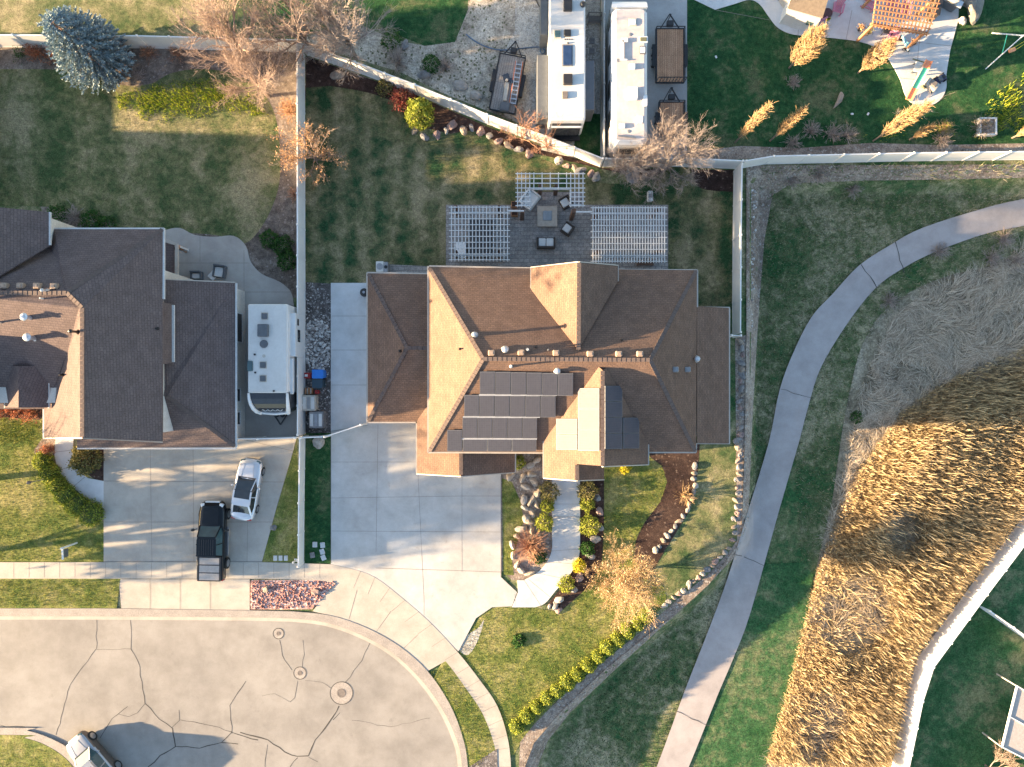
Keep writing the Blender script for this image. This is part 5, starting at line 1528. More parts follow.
roof_part('porch_roof', [((18.5, 366, 7.2), (48, 366, 6.4), (48, 407.5, 5.9), (18.5, 407.5, 6.7)), ((18.5, 366, 7.2), (5, 366, 6.2), (5, 407.5, 5.7), (18.5, 407.5, 6.7))], 'shingle_west', WH)
roof_part('unseen_shade_roof', [((-20, 318, 6.2), (-48, 345, 8.8), (-48, 380, 8.8), (-20, 409, 6.2)), ((-20, 409, 6.2), (-48, 380, 8.8), (-130, 409, 6.2)), ((-130, 409, 6.2), (-48, 380, 8.8), (-48, 345, 8.8), (-130, 318, 6.2)), ((-130, 318, 6.2), (-48, 345, 8.8), (-20, 318, 6.2))], 'shingle_west', WH)  # unseen wing added to throw shade on the south slope
roof_part('patio_roof', [((50, 219, 3.6), (80, 229, 3.6), (80, 250, 3.6), (50, 250, 3.6))], 'stucco', WH, .1)
wall_box(WH, -60, 262, 160, 408, wE, wE - .1, .35)
wall_box(WH, -60, 240, 132, 300, wE, wE - .1, .35)
wall_box(WH, 46, 400, 161, 437, 5.2, 5.1, .35, m='stone_wall')
wall_box(WH, -100, 213, 48, 242, 7.0, 6.9, .2)
wall_box(WH, 150, 281, 234, 446, 3, 2.95, .35)
wall_box(WH, 80, 420, 233, 445, 3, 2.93, .42, m='stone_wall')
wall_box(WH, 7, 366, 46, 406, 5.2, 5.2, .25, m='stone_wall')
a_ = P(162, 396, 5.2); b_2 = P(171, 427, 4.0)
MB().add([(a_.x + .02, a_.y, 5.2), (a_.x + .02, b_2.y - .3, 5.2), (a_.x + .02, b_2.y - .3, 3.6), (a_.x + .02, a_.y, 4.6), (a_.x - .4, a_.y, 5.2), (a_.x - .4, b_2.y - .3, 5.2), (a_.x - .4, b_2.y - .3, 3.6), (a_.x - .4, a_.y, 4.6)],
         [(0, 1, 2, 3), (7, 6, 5, 4), (0, 4, 5, 1), (1, 5, 6, 2), (2, 6, 7, 3), (3, 7, 4, 0)]).build('wall', 'white_trim', WH)
gutters(WH, [[(163.5, 228, wE), (163.5, 299, wE)], [(54, 228.5, wE), (163.5, 228.5, wE)], [(236, 283, 3), (236, 447.5, 3)], [(77, 448.5, 3), (236, 448.5, 3)], [(48.5, 372, 6.3), (48.5, 408, 5.85)], [(49.5, 212, 7.0), (49.5, 245, 7.0)], [(43.5, 409, 5.2), (43.5, 438, 5.2)]], 'white_trim', .12)
gutters(WH, [[(172.5, 305, 5.0), (172.5, 362, 5.0)]], 'white_trim', .22, 'fascia')
gutters(WH, [[(44, 438.2, 5.2), (82.5, 438.2, 8.55), (162, 442.2, 5.45)], [(4.5, 366, 6.15), (4.5, 408, 5.65)], [(160, 279, 5.0), (235, 282.4, 3)]], 'gutter_tan', .07, 'fascia')
caps(WH, [[(162.5, 229.5, wE), (67, 293, 9.1)], [(-50, 293, 9.1), (67, 293, 9.1)], [(67, 293, 9.1), (82.5, 308, wR)], [(82.5, 308, wR), (82.5, 437, wR)], [(167, 396, 4.95), (235, 446.5, 3)]], 'ridge_cap')
WN = plane_of((163, 229, wE), (54, 229, wE), (67, 293, 9.1)); WS = plane_of((-60, 293, 9.1), (67, 293, 9.1), (44, 409, 5.2)); WWP = plane_of((82.5, 308, wR), (44, 437.5, 5.2), (82.5, 437.5, wR)); WEP = plane_of(*E_BIG[:1], E_BIG[2], E_BIG[3])
for a, b_ in [(5, 286), (21.5, 286), (38, 286), (55, 286.5)]: box_vent(WH, a, b_, WN)
pipe(WH, 33, 318, WS, .8, .15); pipe(WH, 36, 338, WS, .8, .16); pipe(WH, 45, 299, WS, .5, .05, 'white_trim', False); pipe(WH, 47, 291, WN, .4, .07); pipe(WH, 78, 332, WWP, .7, .08, 'black_metal'); pipe(WH, 62, 375, WWP, .3, .05, 'black_metal', False); pipe(WH, 157, 328.5, WEP, .2, .05, 'black_metal', False)
pipe(WH, 2, 322, WS, 1.6, .06, 'grey_metal', False)
xw = P(234, 0, 3).x - .35
opening(WH, (xw, P(0, 328, 1).y, 1.5), (2.2, 1.5), R(90), 'window')
for y_ in (395, 418): opening(WH, (xw, P(0, y_, 1).y, 1.7), (1.0, 1.1), R(90), 'window')
yw = P(0, 446, 3).y + .35
opening(WH, (P(130, 0, 3).x, yw, 1.25), (4.8, 2.2), 0, 'garage_door', 'white_trim'); opening(WH, (P(200, 0, 3).x, yw, 1.25), (2.7, 2.2), 0, 'garage_door', 'white_trim')
yn = P(0, 230, wE).y - .35
for x_ in (-27, -30, -25.2): opening(WH, (x_, yn, 1.7), (1.4, 1.4), 0, 'window')
# patio cover of cedar beams on the west house
t = thing('patio_cover', 'small tan timber patio cover at the back corner of the west house', 'patio cover', P(170, 262))
t_z = 2.7
MB().slab([P(164, 242, t_z), P(174, 245, t_z), P(174, 278, t_z), P(164, 278, t_z)], .08).build('roof', 'shingle_west', t)
for q in ([(164, 239, t_z), (177, 245, t_z)], [(177, 244, t_z + .08), (177, 279, t_z + .08)]):
    MB().beam(P(*q[0]), P(*q[1]), .2, .2).build('beam', 'gutter_tan', t)
MB().beam(P(177.5, 245, t_z), P(190, 251.5, 0), .16, .16).build('post', 'cedar', t) if False else MB().beam(P(177.5, 245.5, t_z - .1), P(186, 251.5, 0.05), .17, .17).build('brace', 'cedar', t)
MB().beam(P(177, 277, t_z), P(177, 277, t_z) * 1.0 - Vector((0, 0, 2.65)), .16, .16).build('post', 'cedar', t)

# ---- houses west of the picture (they throw the long shadows across the yards)
def far_house(name_label, x0, y0, x1, y1, ze, zr, axis='y'):
    a, b = P(x0, y0), P(x1, y1)
    X0, X1 = sorted((a.x, b.x)); Y0, Y1 = sorted((a.y, b.y))
    t = thing('house', name_label, 'house', ((X0 + X1) / 2, (Y0 + Y1) / 2, 0))
    MB().box(((X0 + X1) / 2, (Y0 + Y1) / 2, -.1), (X1 - X0 - .8, Y1 - Y0 - .8, ze)).build('wall', 'stucco', t)
    xm = (X0 + X1) / 2
    h = (X1 - X0) * .28
    q = [Vector((X0, Y0, ze)), Vector((X1, Y0, ze)), Vector((X1, Y1, ze)), Vector((X0, Y1, ze)), Vector((xm, Y0 + h, zr)), Vector((xm, Y1 - h, zr))]
    b = MB()
    for f in ((0, 1, 4), (1, 2, 5, 4), (2, 3, 5), (3, 0, 4, 5)): b.slab([q[i] for i in f], .14)
    b.build('roof', 'shingle_west', t)
    for k in range(3):
        opening(t, (X1 - .4, Y0 + (Y1 - Y0) * (k + 1) / 4, 1.6), (1.4, 1.4), R(90), 'window')
far_house('brown hipped house beyond the left edge behind the west yard', -330, 158, -190, 330, 4.0, 8.5)
fence('white vinyl fence beyond the left edge west of the spruce yard', [(-9, 52), (-9, 200)])  # unseen fence added to shade the left part of the lawn
for k_, (a, b) in enumerate([(-95, 292)]):
    bare_tree(a, b, 14.5, 3.8, ['tall leafy tree beyond the left edge beside the west house', 'tall leafy tree beyond the left edge, southern of two by the west house'][k_], 'twig_grey', seed=210 + k_, n_main=16, kn=2, leaf='leaf_green', nleaf=26000, lsize=.16, trunk=.2, fine=0)  # unseen tree added to keep the patio and pergolas in shade
bare_tree(-80, 486, 10, 3.6, 'leafless tree beyond the left edge before the west front lawn', 'twig_grey', seed=201, n_main=15, kn=2)
bare_tree(-120, 562, 9.2, 4.0, 'tall leafless street tree beyond the left edge beside the pavement', 'twig_grey', seed=202, n_main=16, kn=2, leaf='dry_leaf', nleaf=12000, lsize=.13)

# ================================================================ VEHICLES
def wheel(parent, x, y, r=.34, w=.23, z=None, side=1):
    z = r if z is None else z
    def cyl(rr, x0, x1, n=20):
        b = MB(); vs = []
        for xx in (x0, x1):
            for k in range(n):
                a = 2 * math.pi * k / n
                vs.append((xx, y + rr * math.cos(a), z + rr * math.sin(a)))
        fs = [tuple(range(n)), tuple(reversed(range(n, 2 * n)))] + [(k, (k + 1) % n, n + (k + 1) % n, n + k) for k in range(n)]
        return b.add(vs, fs)
    t = cyl(r, x - w / 2, x + w / 2).build('wheel', 'tyre', parent, local=True)
    cyl(r * .66, x + side * w * .38, x + side * (w / 2 + .012), 12).build('rim', 'rim', t, local=True)

def loft(sections, closed=True):
    b = MB(); n = len(sections[0])
    vs = [p for s in sections for p in s]
    fs = []
    for i in range(len(sections) - 1):
        for k in range(n - (0 if closed else 1)):
            j = (k + 1) % n
            fs.append((i * n + k, i * n + j, (i + 1) * n + j, (i + 1) * n + k))
    fs.append(tuple(range(n))); fs.append(tuple((len(sections) - 1) * n + k for k in reversed(range(n))))
    return b.add(vs, fs)

def car_section(y, w, zb, zs, zt, tw=.8):
    """half section mirrored: sill, shoulder, top crown"""
    q = [(.88, zb), (1.0, zb + .12), (1.0, zs - .12), (.97, zs), (tw, zt), (tw * .5, zt + .03)]
    r = [(a * w, y, z) for a, z in q]
    return [(-a, yy, z) for a, yy, z in r] + [(0, y, zt + .04)] + r[::-1]

def make_car(label, cat, name, loc, rz, paint, L=4.75, W=1.83, Ht=1.45, suv=False, dark_roof=False, glass='glass_dark', fenders=None):
    t = thing(name, label, cat, loc, rz)
    h = L / 2; w = W / 2
    zs = .88 if not suv else 1.0
    st = [(-h, .62 * w, .35, zs - .22, zs - .12), (-h + .10, .84 * w, .28, zs - .08, zs + .0), (-h + .35, .95 * w, .25, zs, zs + .06), (-h + .95, 1.0 * w, .22, zs, zs + .08), (-.3, w, .2, zs - .01, zs + .03),
          (.75, w, .2, zs - .03, zs + .03), (h - 1.05, .99 * w, .22, zs - .06, zs + .0), (h - .5, .95 * w, .24, zs - .14, zs - .06), (h - .2, .84 * w, .28, zs - .24, zs - .14), (h - .04, .66 * w, .34, zs - .34, zs - .26), (h, .5 * w, .38, zs - .40, zs - .34)]
    bo = loft([car_section(*s) for s in st]).build('body', paint, t, local=True, smooth=True)
    if suv:
        bo.data.materials.append(MATS['suv_side_reflection'])
        for pg in bo.data.polygons:
            if pg.center.z < zs - .1 and pg.normal.z < .75: pg.material_index = 1  # lower sides take the painted brown reflection
    # cabin: glass frustum with body coloured roof and pillars
    yb0, yb1 = (-h + .45, .95) if not suv else (-h + .12, 1.05)
    yt0, yt1 = (-h + 1.25, .1) if not suv else (-h + .45, .3)
    wb, wt = w * .93, w * .70
    zb = zs
    def ring(y, ww, z): return [(-ww, y, z), (ww, y, z)]
    B = [(-wb * .86, yb0, zb), (wb * .86, yb0, zb), (wb, yb0 + .6, zb), (wb, yb1 - .7, zb), (wb * .80, yb1, zb), (-wb * .80, yb1, zb), (-wb, yb1 - .7, zb), (-wb, yb0 + .6, zb)]
    T = [(-wt * .88, yt0, Ht - .05), (wt * .88, yt0, Ht - .05), (wt, yt0 + .25, Ht - .02), (wt, yt1 - .3, Ht - .01), (wt * .9, yt1, Ht - .06), (-wt * .9, yt1, Ht - .06), (-wt, yt1 - .3, Ht - .01), (-wt, yt0 + .25, Ht - .02)]
    fs = [(k, (k + 1) % 8, 8 + (k + 1) % 8, 8 + k) for k in range(8)] + [tuple(range(8, 16))]
    MB().add(B + T, fs).build('windows', glass, t, local=True)
    rf = [(x * .985, y, z) for x, y, z in T]
    # roof skin
    if dark_roof:
        b = MB()
        for sx in (-1, 1):
            b.beam((sx * wt * 1.0, yt0 + .1, Ht - .03), (sx * wt * 1.0, yt1 - .1, Ht - .02), .12, .06)
        b.slab([(-wt, yt0 - .03, Ht - .01), (wt, yt0 - .03, Ht - .01), (wt, yt0 + .52, Ht + .015), (-wt, yt0 + .52, Ht + .015)], .05)
        b.build('roof', paint, t, local=True)
    else:
        b = MB().slab([(x, y, Ht + .02 + (.0 if abs(x) > wt * .95 else .01)) for x, y, z in rf], .07)
        b.build('roof', paint, t, local=True)
        if suv:
            MB().cbox((0, (yt0 + yt1) / 2 + .2, Ht + .01), (wt * 1.1, .95, .03), 0, .01).build('sunroof', 'glass_dark', t, local=True)
            for sx in (-1, 1):
                MB().beam((sx * wt * .93, yt0 + .2, Ht + .07), (sx * wt * .93, yt1 - .2, Ht + .07), .05, .05).build('roof_rail', 'grey_metal', t, local=True)
    for sx in (-1, 1):
        b = MB().beam((sx * wb * .81, yb1, zb + .01), (sx * wt * .95, yt1 - .03, Ht - .03), .07, .05)
        b.beam((sx * wb * .88, yb0, zb + .01), (sx * wt * .93, yt0 + .03, Ht - .03), .13, .05)
        b.beam((sx * wb * 1.01, (yb0 + yb1) / 2, zb), (sx * wt * 1.02, (yt0 + yt1) / 2 + .1, Ht - .03), .07, .04)
        b.beam((sx * wt * 1.0, yt0 + .1, Ht - .02), (sx * wt * 1.0, yt1 - .1, Ht - .01), .08, .05)
        b.build('pillars', paint, t, local=True)
        MB().cbox((sx * (w + .09), yb1 - .72, zb), (.2, .13, .13), 0, .03).build('mirror', paint, t, local=True)
        for yy, nm in ((h - .88, 'f'), (-h + .92, 'r')):
            wheel(t, sx * (w - .09), yy, .34 if not suv else .38, .24, side=sx)
        MB().cbox((sx * w * .62, h - .24, zs - .28), (.36, .3, .13), sx * -.35, .04).build('headlight', 'glass_teal', t, local=True)
        MB().cbox((sx * w * .66, -h + .12, zs - .12), (.34, .14, .13), sx * .2, .04).build('tail_light', 'bin_red', t, local=True)
    # seams and badge plate
    MB().cbox((0, h - .04, .36), (W * .4, .1, .22), 0, .02).build('grille', 'black_plastic', t, local=True)
    if paint == 'silver_paint' or suv:
        for sx in (-1, 1):
            MB().beam((sx * w * .35, h - .35, zs - .035), (sx * w * .5, yb1 + .05, zs + .055), .02, .015).build('hood_crease', 'grey_metal', t, local=True)
    MB().beam((-w * .75, yb1 - .02, zb + .045), (w * .75, yb1 - .02, zb + .045), .09, .03).build('wiper_cowl', 'black_plastic', t, local=True)
    return t

make_car('silver sedan with dark glass roof on the west driveway', 'car', 'parked_car', P(250, 488), R(-9), 'silver_paint', dark_roof=True, L=4.7)
make_car('silver and brown SUV parked at the kerb by the lower left lawn', 'car', 'parked_car', P(99, 756), R(41), 'suv_silver', L=4.75, W=1.9, Ht=1.68, suv=True, glass='glass_teal')

# pickup
t = thing('pickup_truck', 'black pickup truck with a grey bed cover parked on the west driveway', 'pickup', P(217, 538), R(-1))
h, w = 2.95, .98
st = [(-h, .93 * w, .5, 1.18, 1.2, .9), (-h + .08, 1.0 * w, .45, 1.22, 1.24, .94), (-1.2, w, .42, 1.22, 1.24, .94), (-1.1, w, .42, 1.16, 1.18, .94), (.9, w, .42, 1.12, 1.16, .92), (1.2, w, .42, 1.1, 1.18, .8), (2.2, .98 * w, .44, 1.04, 1.14, .76), (2.6, .93 * w, .46, .96, 1.05, .72), (2.85, .84 * w, .5, .85, .92, .68), (h, .68 * w, .55, .72, .8, .6)]
loft([car_section(*s) for s in st]).build('body', 'black_paint', t, local=True, smooth=True)
wb, wt = w * .93, w * .74
B = [(-wb, -1.15, 1.14), (wb, -1.15, 1.14), (wb, .7, 1.12), (wb * .86, 1.25, 1.12), (-wb * .86, 1.25, 1.12), (-wb, .7, 1.12)]
T = [(-wt, -.95, 1.82), (wt, -.95, 1.82), (wt, .25, 1.84), (wt * .9, .5, 1.8), (-wt * .9, .5, 1.8), (-wt, .25, 1.84)]
MB().add(B + T, [(k, (k + 1) % 6, 6 + (k + 1) % 6, 6 + k) for k in range(6)] + [tuple(range(6, 12))]).build('windows', 'glass_teal', t, local=True)
b = MB().slab([(x * 1.0, y * 1.0, 1.87) for x, y, z in T], .06)
b.build('roof', 'black_paint', t, local=True)
for k in range(-3, 4):
    MB().beam((k * .17, -.85, 1.885), (k * .17, .3, 1.885), .035, .02).build('roof_rib', 'black_plastic', t, local=True)
for sx in (-1, 1):
    b = MB().beam((sx * wb * .87, 1.22, 1.15), (sx * wt * .93, .48, 1.83), .08, .05).beam((sx * wb, -1.12, 1.15), (sx * wt, -.93, 1.83), .12, .05).beam((sx * wb * 1.01, -.1, 1.15), (sx * wt * 1.02, -.1, 1.83), .08, .05)
    b.build('pillars', 'black_paint', t, local=True)
    b = MB().beam((sx * w, .95, 1.2), (sx * (w + .26), .88, 1.28), .06, .06).cbox((sx * (w + .3), .86, 1.14), (.2, .14, .3), sx * .3, .04)
    b.build('mirror', 'black_plastic', t, local=True)
    for yy in (1.95, -1.8): wheel(t, sx * (w - .06), yy, .42, .29, side=sx)
    MB().cbox((sx * w * .72, 2.68, .86), (.3, .3, .16), sx * -.3, .04).build('headlight', 'rv_white', t, local=True)
    MB().cbox((sx * (w + .06), -.1, .46), (.16, 2.2, .06), 0, .02).build('side_step', 'grey_metal', t, local=True)
    MB().cbox((sx * .92, -h + .02, .8), (.12, .1, .34), 0, .02).build('tail_light', 'bin_red', t, local=True)
MB().cbox((0, 2.93, .62), (1.1, .1, .3), 0, .02).build('grille', 'rv_white', t, local=True)
MB().cbox((0, -h - .06, .5), (1.8, .16, .2), 0, .04).build('bumper', 'grey_metal', t, local=True)
for k in range(3):
    MB().cbox((0, -2.62 + k * .58, 1.25), (1.5, .53, .05), 0, .015).build('bed_cover', 'bed_cover', t, local=True)
b = MB()
for k in range(4): b.beam((-.8, -2.93 + k * .6, 1.27), (.8, -2.93 + k * .6, 1.27), .06, .07)
b.beam((-.82, -2.95, 1.27), (-.82, -1.15, 1.27), .1, .08).beam((.82, -2.95, 1.27), (.82, -1.15, 1.27), .1, .08)
b.build('cover_rails', 'black_plastic', t, local=True)
b = MB().slab([(-.55, 2.5, 1.13), (.55, 2.5, 1.13), (.62, 1.35, 1.235), (-.62, 1.35, 1.235)], .03); b.build('hood_scoop', 'black_paint', t, local=True)

# travel trailer beside the west house
def rect_at(x0, y0, x1, y1, z):
    a, b = P(x0, y0, z), P(x1, y1, z)
    return (a.x + b.x) / 2, (a.y + b.y) / 2, abs(b.x - a.x), abs(a.y - b.y)
x, y, wx, wy = rect_at(247.5, 304, 287.5, 393, 3.3)
t = thing('travel_trailer', 'white travel trailer parked between the west house and the fence', 'camper', (x, y, 0))
MB().cbox((x, y, .55), (wx, wy, 2.72), 0, .08).build('body', 'rv_white', t)
MB().cbox((x, y, 3.25), (wx - .12, wy - .12, .06), 0, .02).build('roof', 'rv_roof', t)
yf = y - wy / 2
# curved front cap
secs = []
for k in range(6):
    f = k / 5
    yy = yf - 1.45 * math.sin(f * 1.45); ww = wx / 2 * (1 - .28 * f ** 2.2); zt = 3.2 - 1.35 * f ** 1.7; zb = .55 + .15 * f
    secs.append([(x - ww, yy, zb), (x + ww, yy, zb), (x + ww, yy, zt - .12), (x + ww * .95, yy, zt), (x - ww * .95, yy, zt), (x - ww, yy, zt - .12)])
loft(secs).build('front_cap', 'camper_cap', t, smooth=False)
for sx in (-1, 1):
    b = MB(); pts = []
    for k in range(6):
        s = secs[k]; q = s[3] if sx > 0 else s[4]
        pts.append(Vector(q) + Vector((sx * .03, -.02, .03)))
    b.tube(pts, [.09, .11, .13, .15, .17, .19], 8); b.build('cap_trim', 'rv_white', t)
b = MB(); q = secs[4]
b.tube([Vector((x - wx * .40, secs[5][0][1] - .02, 1.85)), Vector((x, secs[5][0][1] - .12, 1.8)), Vector((x + wx * .40, secs[5][0][1] - .02, 1.85))], .12, 8); b.build('cap_trim', 'rv_white', t)
# script lettering stroke on the cap
b = MB(); pts = []
for k in range(40):
    f = k / 39; ang_ = f * 26
    s0 = Vector(secs[3][3]); 
    pts.append(Vector((x - .75 + 1.5 * f, yf - 1.26, 2.32)) + Vector((.05 * math.cos(ang_), .075 * math.sin(ang_), .02 + .04 * math.sin(ang_) + .07)))
b.tube(pts, .022, 4); b.build('lettering', 'paper_white', t)
b = MB().beam((x - .75, yf - 1.3, .55), (x, yf - 2.45, .5), .09, .12).beam((x + .75, yf - 1.3, .55), (x, yf - 2.45, .5), .09, .12); b.build('hitch', 'black_metal', t)
MB().lathe((x - .22, yf - 1.72, .55), [(.15, 0), (.16, .3), (.1, .42)], 12).build('gas_bottle', 'black_plastic', t); MB().lathe((x + .22, yf - 1.72, .55), [(.15, 0), (.16, .3), (.1, .42)], 12).build('gas_bottle', 'black_plastic', t)
xr = x + wx / 2
MB().cbox((xr + .17, y + 1.05, .75), (.42, 3.2, 1.95), 0, .06).build('slide_out', 'rv_white', t)
MB().cbox((xr + .10, y - 2.0, 2.55), (.26, 2.6, .22), 0, .05).build('awning', 'rv_white', t)
MB().box((xr + .385, y + 1.0, 1.6), (.02, .9, .6)).build('window', 'glass_dark', t); MB().box((xr + .385, y + 2.0, 1.9), (.02, .5, .4)).build('window', 'glass_dark', t)
for yy in (-1.0, .0):
    for sx in (-1, 1):
        o_ = MB().lathe((0, 0, 0), [(.36, -.12), (.36, .12)], 18); 
        vs = [Vector((x + sx * (wx / 2 - .2) + v.z, y + yy + v.x, .36 + v.y)) for v in o_.v]
        m2 = MB(); m2.v = vs; m2.f = o_.f; m2.build('wheel', 'tyre', t)
for (px, py, sx_, sy_, mm) in [(264.5, 316, .42, .42, 'rv_grey'), (263.5, 330.5, .75, .9, 'rv_grey'), (250, 366, .38, .75, 'glass_teal'), (263, 365, .42, .42, 'rv_grey'), (263, 378.5, .42, .42, 'rv_grey')]:
    q = P(px, py, 3.35)
    ro = MB().cbox((q.x, q.y, 3.3), (sx_, sy_, .12 if mm != 'rv_grey' or sy_ < .5 else .28), 0, .04).build('roof_vent', mm, t)
    if sy_ < .5: MB().cbox((q.x, q.y, 3.29), (sx_ + .1, sy_ + .1, .06), 0, .02).build('frame', 'beige_plastic', ro)
q = P(264, 344, 3.3); MB().lathe((q.x, q.y, 3.29), [(.3, 0), (.28, .12), (.18, .16)], 18).build('roof_vent', 'rv_grey', t)
for px, py in [(255, 354.5), (255.5, 372.5), (274, 391)]:
    q = P(px, py, 3.3); MB().lathe((q.x, q.y, 3.29), [(.07, 0), (.07, .12)], 8).build('vent_pipe', 'black_plastic', t)
q = P(264, 356, 3.3); MB().lathe((q.x, q.y, 3.29), [(.12, 0), (.12, .05)], 10).build('vent_pipe', 'beige_plastic', t)
b = MB().beam((x - wx / 2 + .3, y + wy / 2 + .05, .7), (x + wx / 2 - .3, y + wy / 2 + .05, .7), .2, .15); b.build('bumper', 'black_metal', t)
b = MB()
for k in range(5): b.beam((xr - .5 + k * .05, y + wy / 2 + .03, 1 + k * .35), (xr - .1 + k * .02, y + wy / 2 + .03, 1 + k * .35), .04, .04)
b.build('ladder', 'black_metal', t)

# long fifth wheel camper and motorhome
def camper(name, label, x0, y0, x1, y1, z, roofm, bodym='rv_white', bv=.12):
    x, y, wx, wy = rect_at(x0, y0, x1, y1, z)
    t = thing(name, label, 'camper', (x, y, 0))
    MB().cbox((x, y, .5), (wx, wy, z - .55), 0, bv).build('body', bodym, t)
    MB().cbox((x, y, z - .06), (wx - bv * 1.7, wy - bv * 1.7, .06), 0, .03).build('roof', roofm, t)
    for yy in (-.8, .2):
        for sx in (-1, 1):
            o_ = MB().lathe((0, 0, 0), [(.4, -.13), (.4, .13)], 18)
            m2 = MB(); m2.v = [Vector((x + sx * (wx / 2 - .16) + v.z, y + yy + v.x, .4 + v.y)) for v in o_.v]; m2.f = o_.f; m2.build('wheel', 'tyre', t)
    return t, x, y, wx, wy
def roofbox(t, px, py, z, sx, sy, h, m, frame=None, name='roof_vent'):
    q = P(px, py, z + h)
    o = MB().cbox((q.x, q.y, z - .03), (sx, sy, h + .03), 0, .04).build(name, m, t)
    if frame: MB().cbox((q.x, q.y, z - .03), (sx + .14, sy + .14, h * .6 + .03), 0, .02).build('frame', frame, o)
t, x, y, wx, wy = camper('fifth_wheel_camper', 'long white camper with a dark solar panel on its roof', 549, -60, 585.5, 119.5, 3.6, 'rv_roof')
xc = x
for (px, py, sx, sy, h_, mm, fr) in [(568, 4, .62, .8, .28, 'black_plastic', None), (557.5, 33.5, .4, .5, .1, 'glass_teal', 'beige_plastic'), (567.5, 32.5, .5, .5, .12, 'black_plastic', None), (568, 78.5, .66, .72, .3, 'black_plastic', None), (565, 94.5, .42, .5, .14, 'iron', None)]:
    roofbox(t, px, py, 3.6, sx, sy, h_, mm, fr)
for k in range(4): roofbox(t, 565 + k * 2.3, 39, 3.6, .1, .1, .05, 'black_plastic')
roofbox(t, 568, 42.5, 3.6, .12, .12, .1, 'black_plastic')
roofbox(t, 567.5, 55, 3.6, .62, 1.42, .06, 'solar_blue', 'panel_frame', 'solar_panel')
q = P(583, 4, 3.7); MB().lathe((q.x, q.y, 3.57), [(.2, 0), (.22, .14), (.1, .24)], 14).build('roof_dome', 'black_plastic', t)
MB().cbox((x - wx / 2 - .42, P(0, 85, 3).y, .7), (.8, 4.6, 2.1), 0, .05).build('slide_out', 'rv_grey', t)
MB().cbox((x - wx / 2 - .3, P(0, 12, 3).y, .7), (.55, 3.0, 2.0), 0, .05).build('slide_out', 'rv_grey', t)
MB().cbox((x + wx / 2 + .35, P(0, 85, 3).y, .8), (.75, 3.6, 2.2), 0, .05).build('slide_out', 'rv_grey', t)
MB().cbox((x, y - wy / 2 - .12, 1.0), (wx * .8, .3, 1.9), 0, .05).build('rear_window', 'glass_dark', t)
MB().beam((x - wx * .42, y - wy / 2 - .28, 2.9), (x + wx * .42, y - wy / 2 - .28, 2.9), .1, .14).build('rear_bar', 'rv_white', t)
MB().cbox((x, y - wy / 2 - .3, .5), (wx * .92, .3, .25), 0, .04).build('bumper', 'black_plastic', t)

t, x, y, wx, wy = camper('motorhome', 'big white motorhome with a dusty roof parked right of the narrow fence', 612.5, 6, 648, 143, 3.6, 'rv_roof_dusty', bv=.3)
for (px, py, sx, sy, h_, mm, fr) in [(633, 21.5, .42, .42, .1, 'rv_white', 'beige_plastic'), (643.5, 39, .5, .3, .1, 'leaf_mark' if False else 'olive_plastic', 'rv_white'), (643, 49.5, .36, .42, .1, 'rv_white', 'panel_frame'), (632.5, 66, .42, .42, .14, 'rv_white', None),
                                     (633, 92.5, .7, .9, .32, 'rv_white', None), (645.5, 100.5, .3, .75, .14, 'rv_white', None), (640, 119, .45, .5, .22, 'rv_white', None), (622.5, 125.5, .4, .35, .14, 'rv_white', None)]:
    roofbox(t, px, py, 3.6, sx, sy, h_, mm, fr)
for px, py in [(630.5, 34), (629, 131), (618, 60)]:
    q = P(px, py, 3.65); MB().lathe((q.x, q.y, 3.57), [(.13, 0), (.13, .04), (.08, .06)], 12).build('roof_port', 'grey_metal', t)
b = MB(); q = P(623, 40, 3.7); b.beam((q.x, q.y, 3.68), (q.x, q.y - 1.4, 3.68), .08, .1).beam((q.x - .2, q.y - 1.4, 3.68), (q.x + .3, q.y - 1.4, 3.68), .08, .1).beam((q.x - .1, q.y, 3.7), (q.x + .35, q.y, 3.7), .3, .06); b.build('aerial', 'rv_white', t)
for yy in (20, 55, 90, 120):
    q = P(0, yy, 2.2); MB().cbox((x - wx / 2 - .015, q.y, 1.7), (.06, 1.2, .8), 0, .01).build('window', 'glass_dark', t)
secs = []
for k in range(5):
    f = k / 4; yy = y + wy / 2 + .75 * math.sin(f * 1.5); ww = wx / 2 * (1 - .12 * f * f)
    secs.append([(x - ww, yy, .5), (x + ww, yy, .5), (x + ww, yy, 3.45 - .9 * f * f), (x - ww, yy, 3.45 - .9 * f * f)])
loft(secs).build('front_cap', 'rv_white', t)
MB().cbox((x, y + wy / 2 + .82, 1.5), (wx * .7, .1, .9), 0, .02).build('windscreen', 'glass_dark', t)
MB().beam((x - .9, y - wy / 2 + .5, 3.68), (x + .4, y - wy / 2 + .35, 3.68), .1, .08).build('roof_rack', 'grey_metal', t)
MB().cbox((x, y - wy / 2 - .1, 1.7), (wx * .6, .12, .8), 0, .02).build('rear_window', 'glass_dark', t)

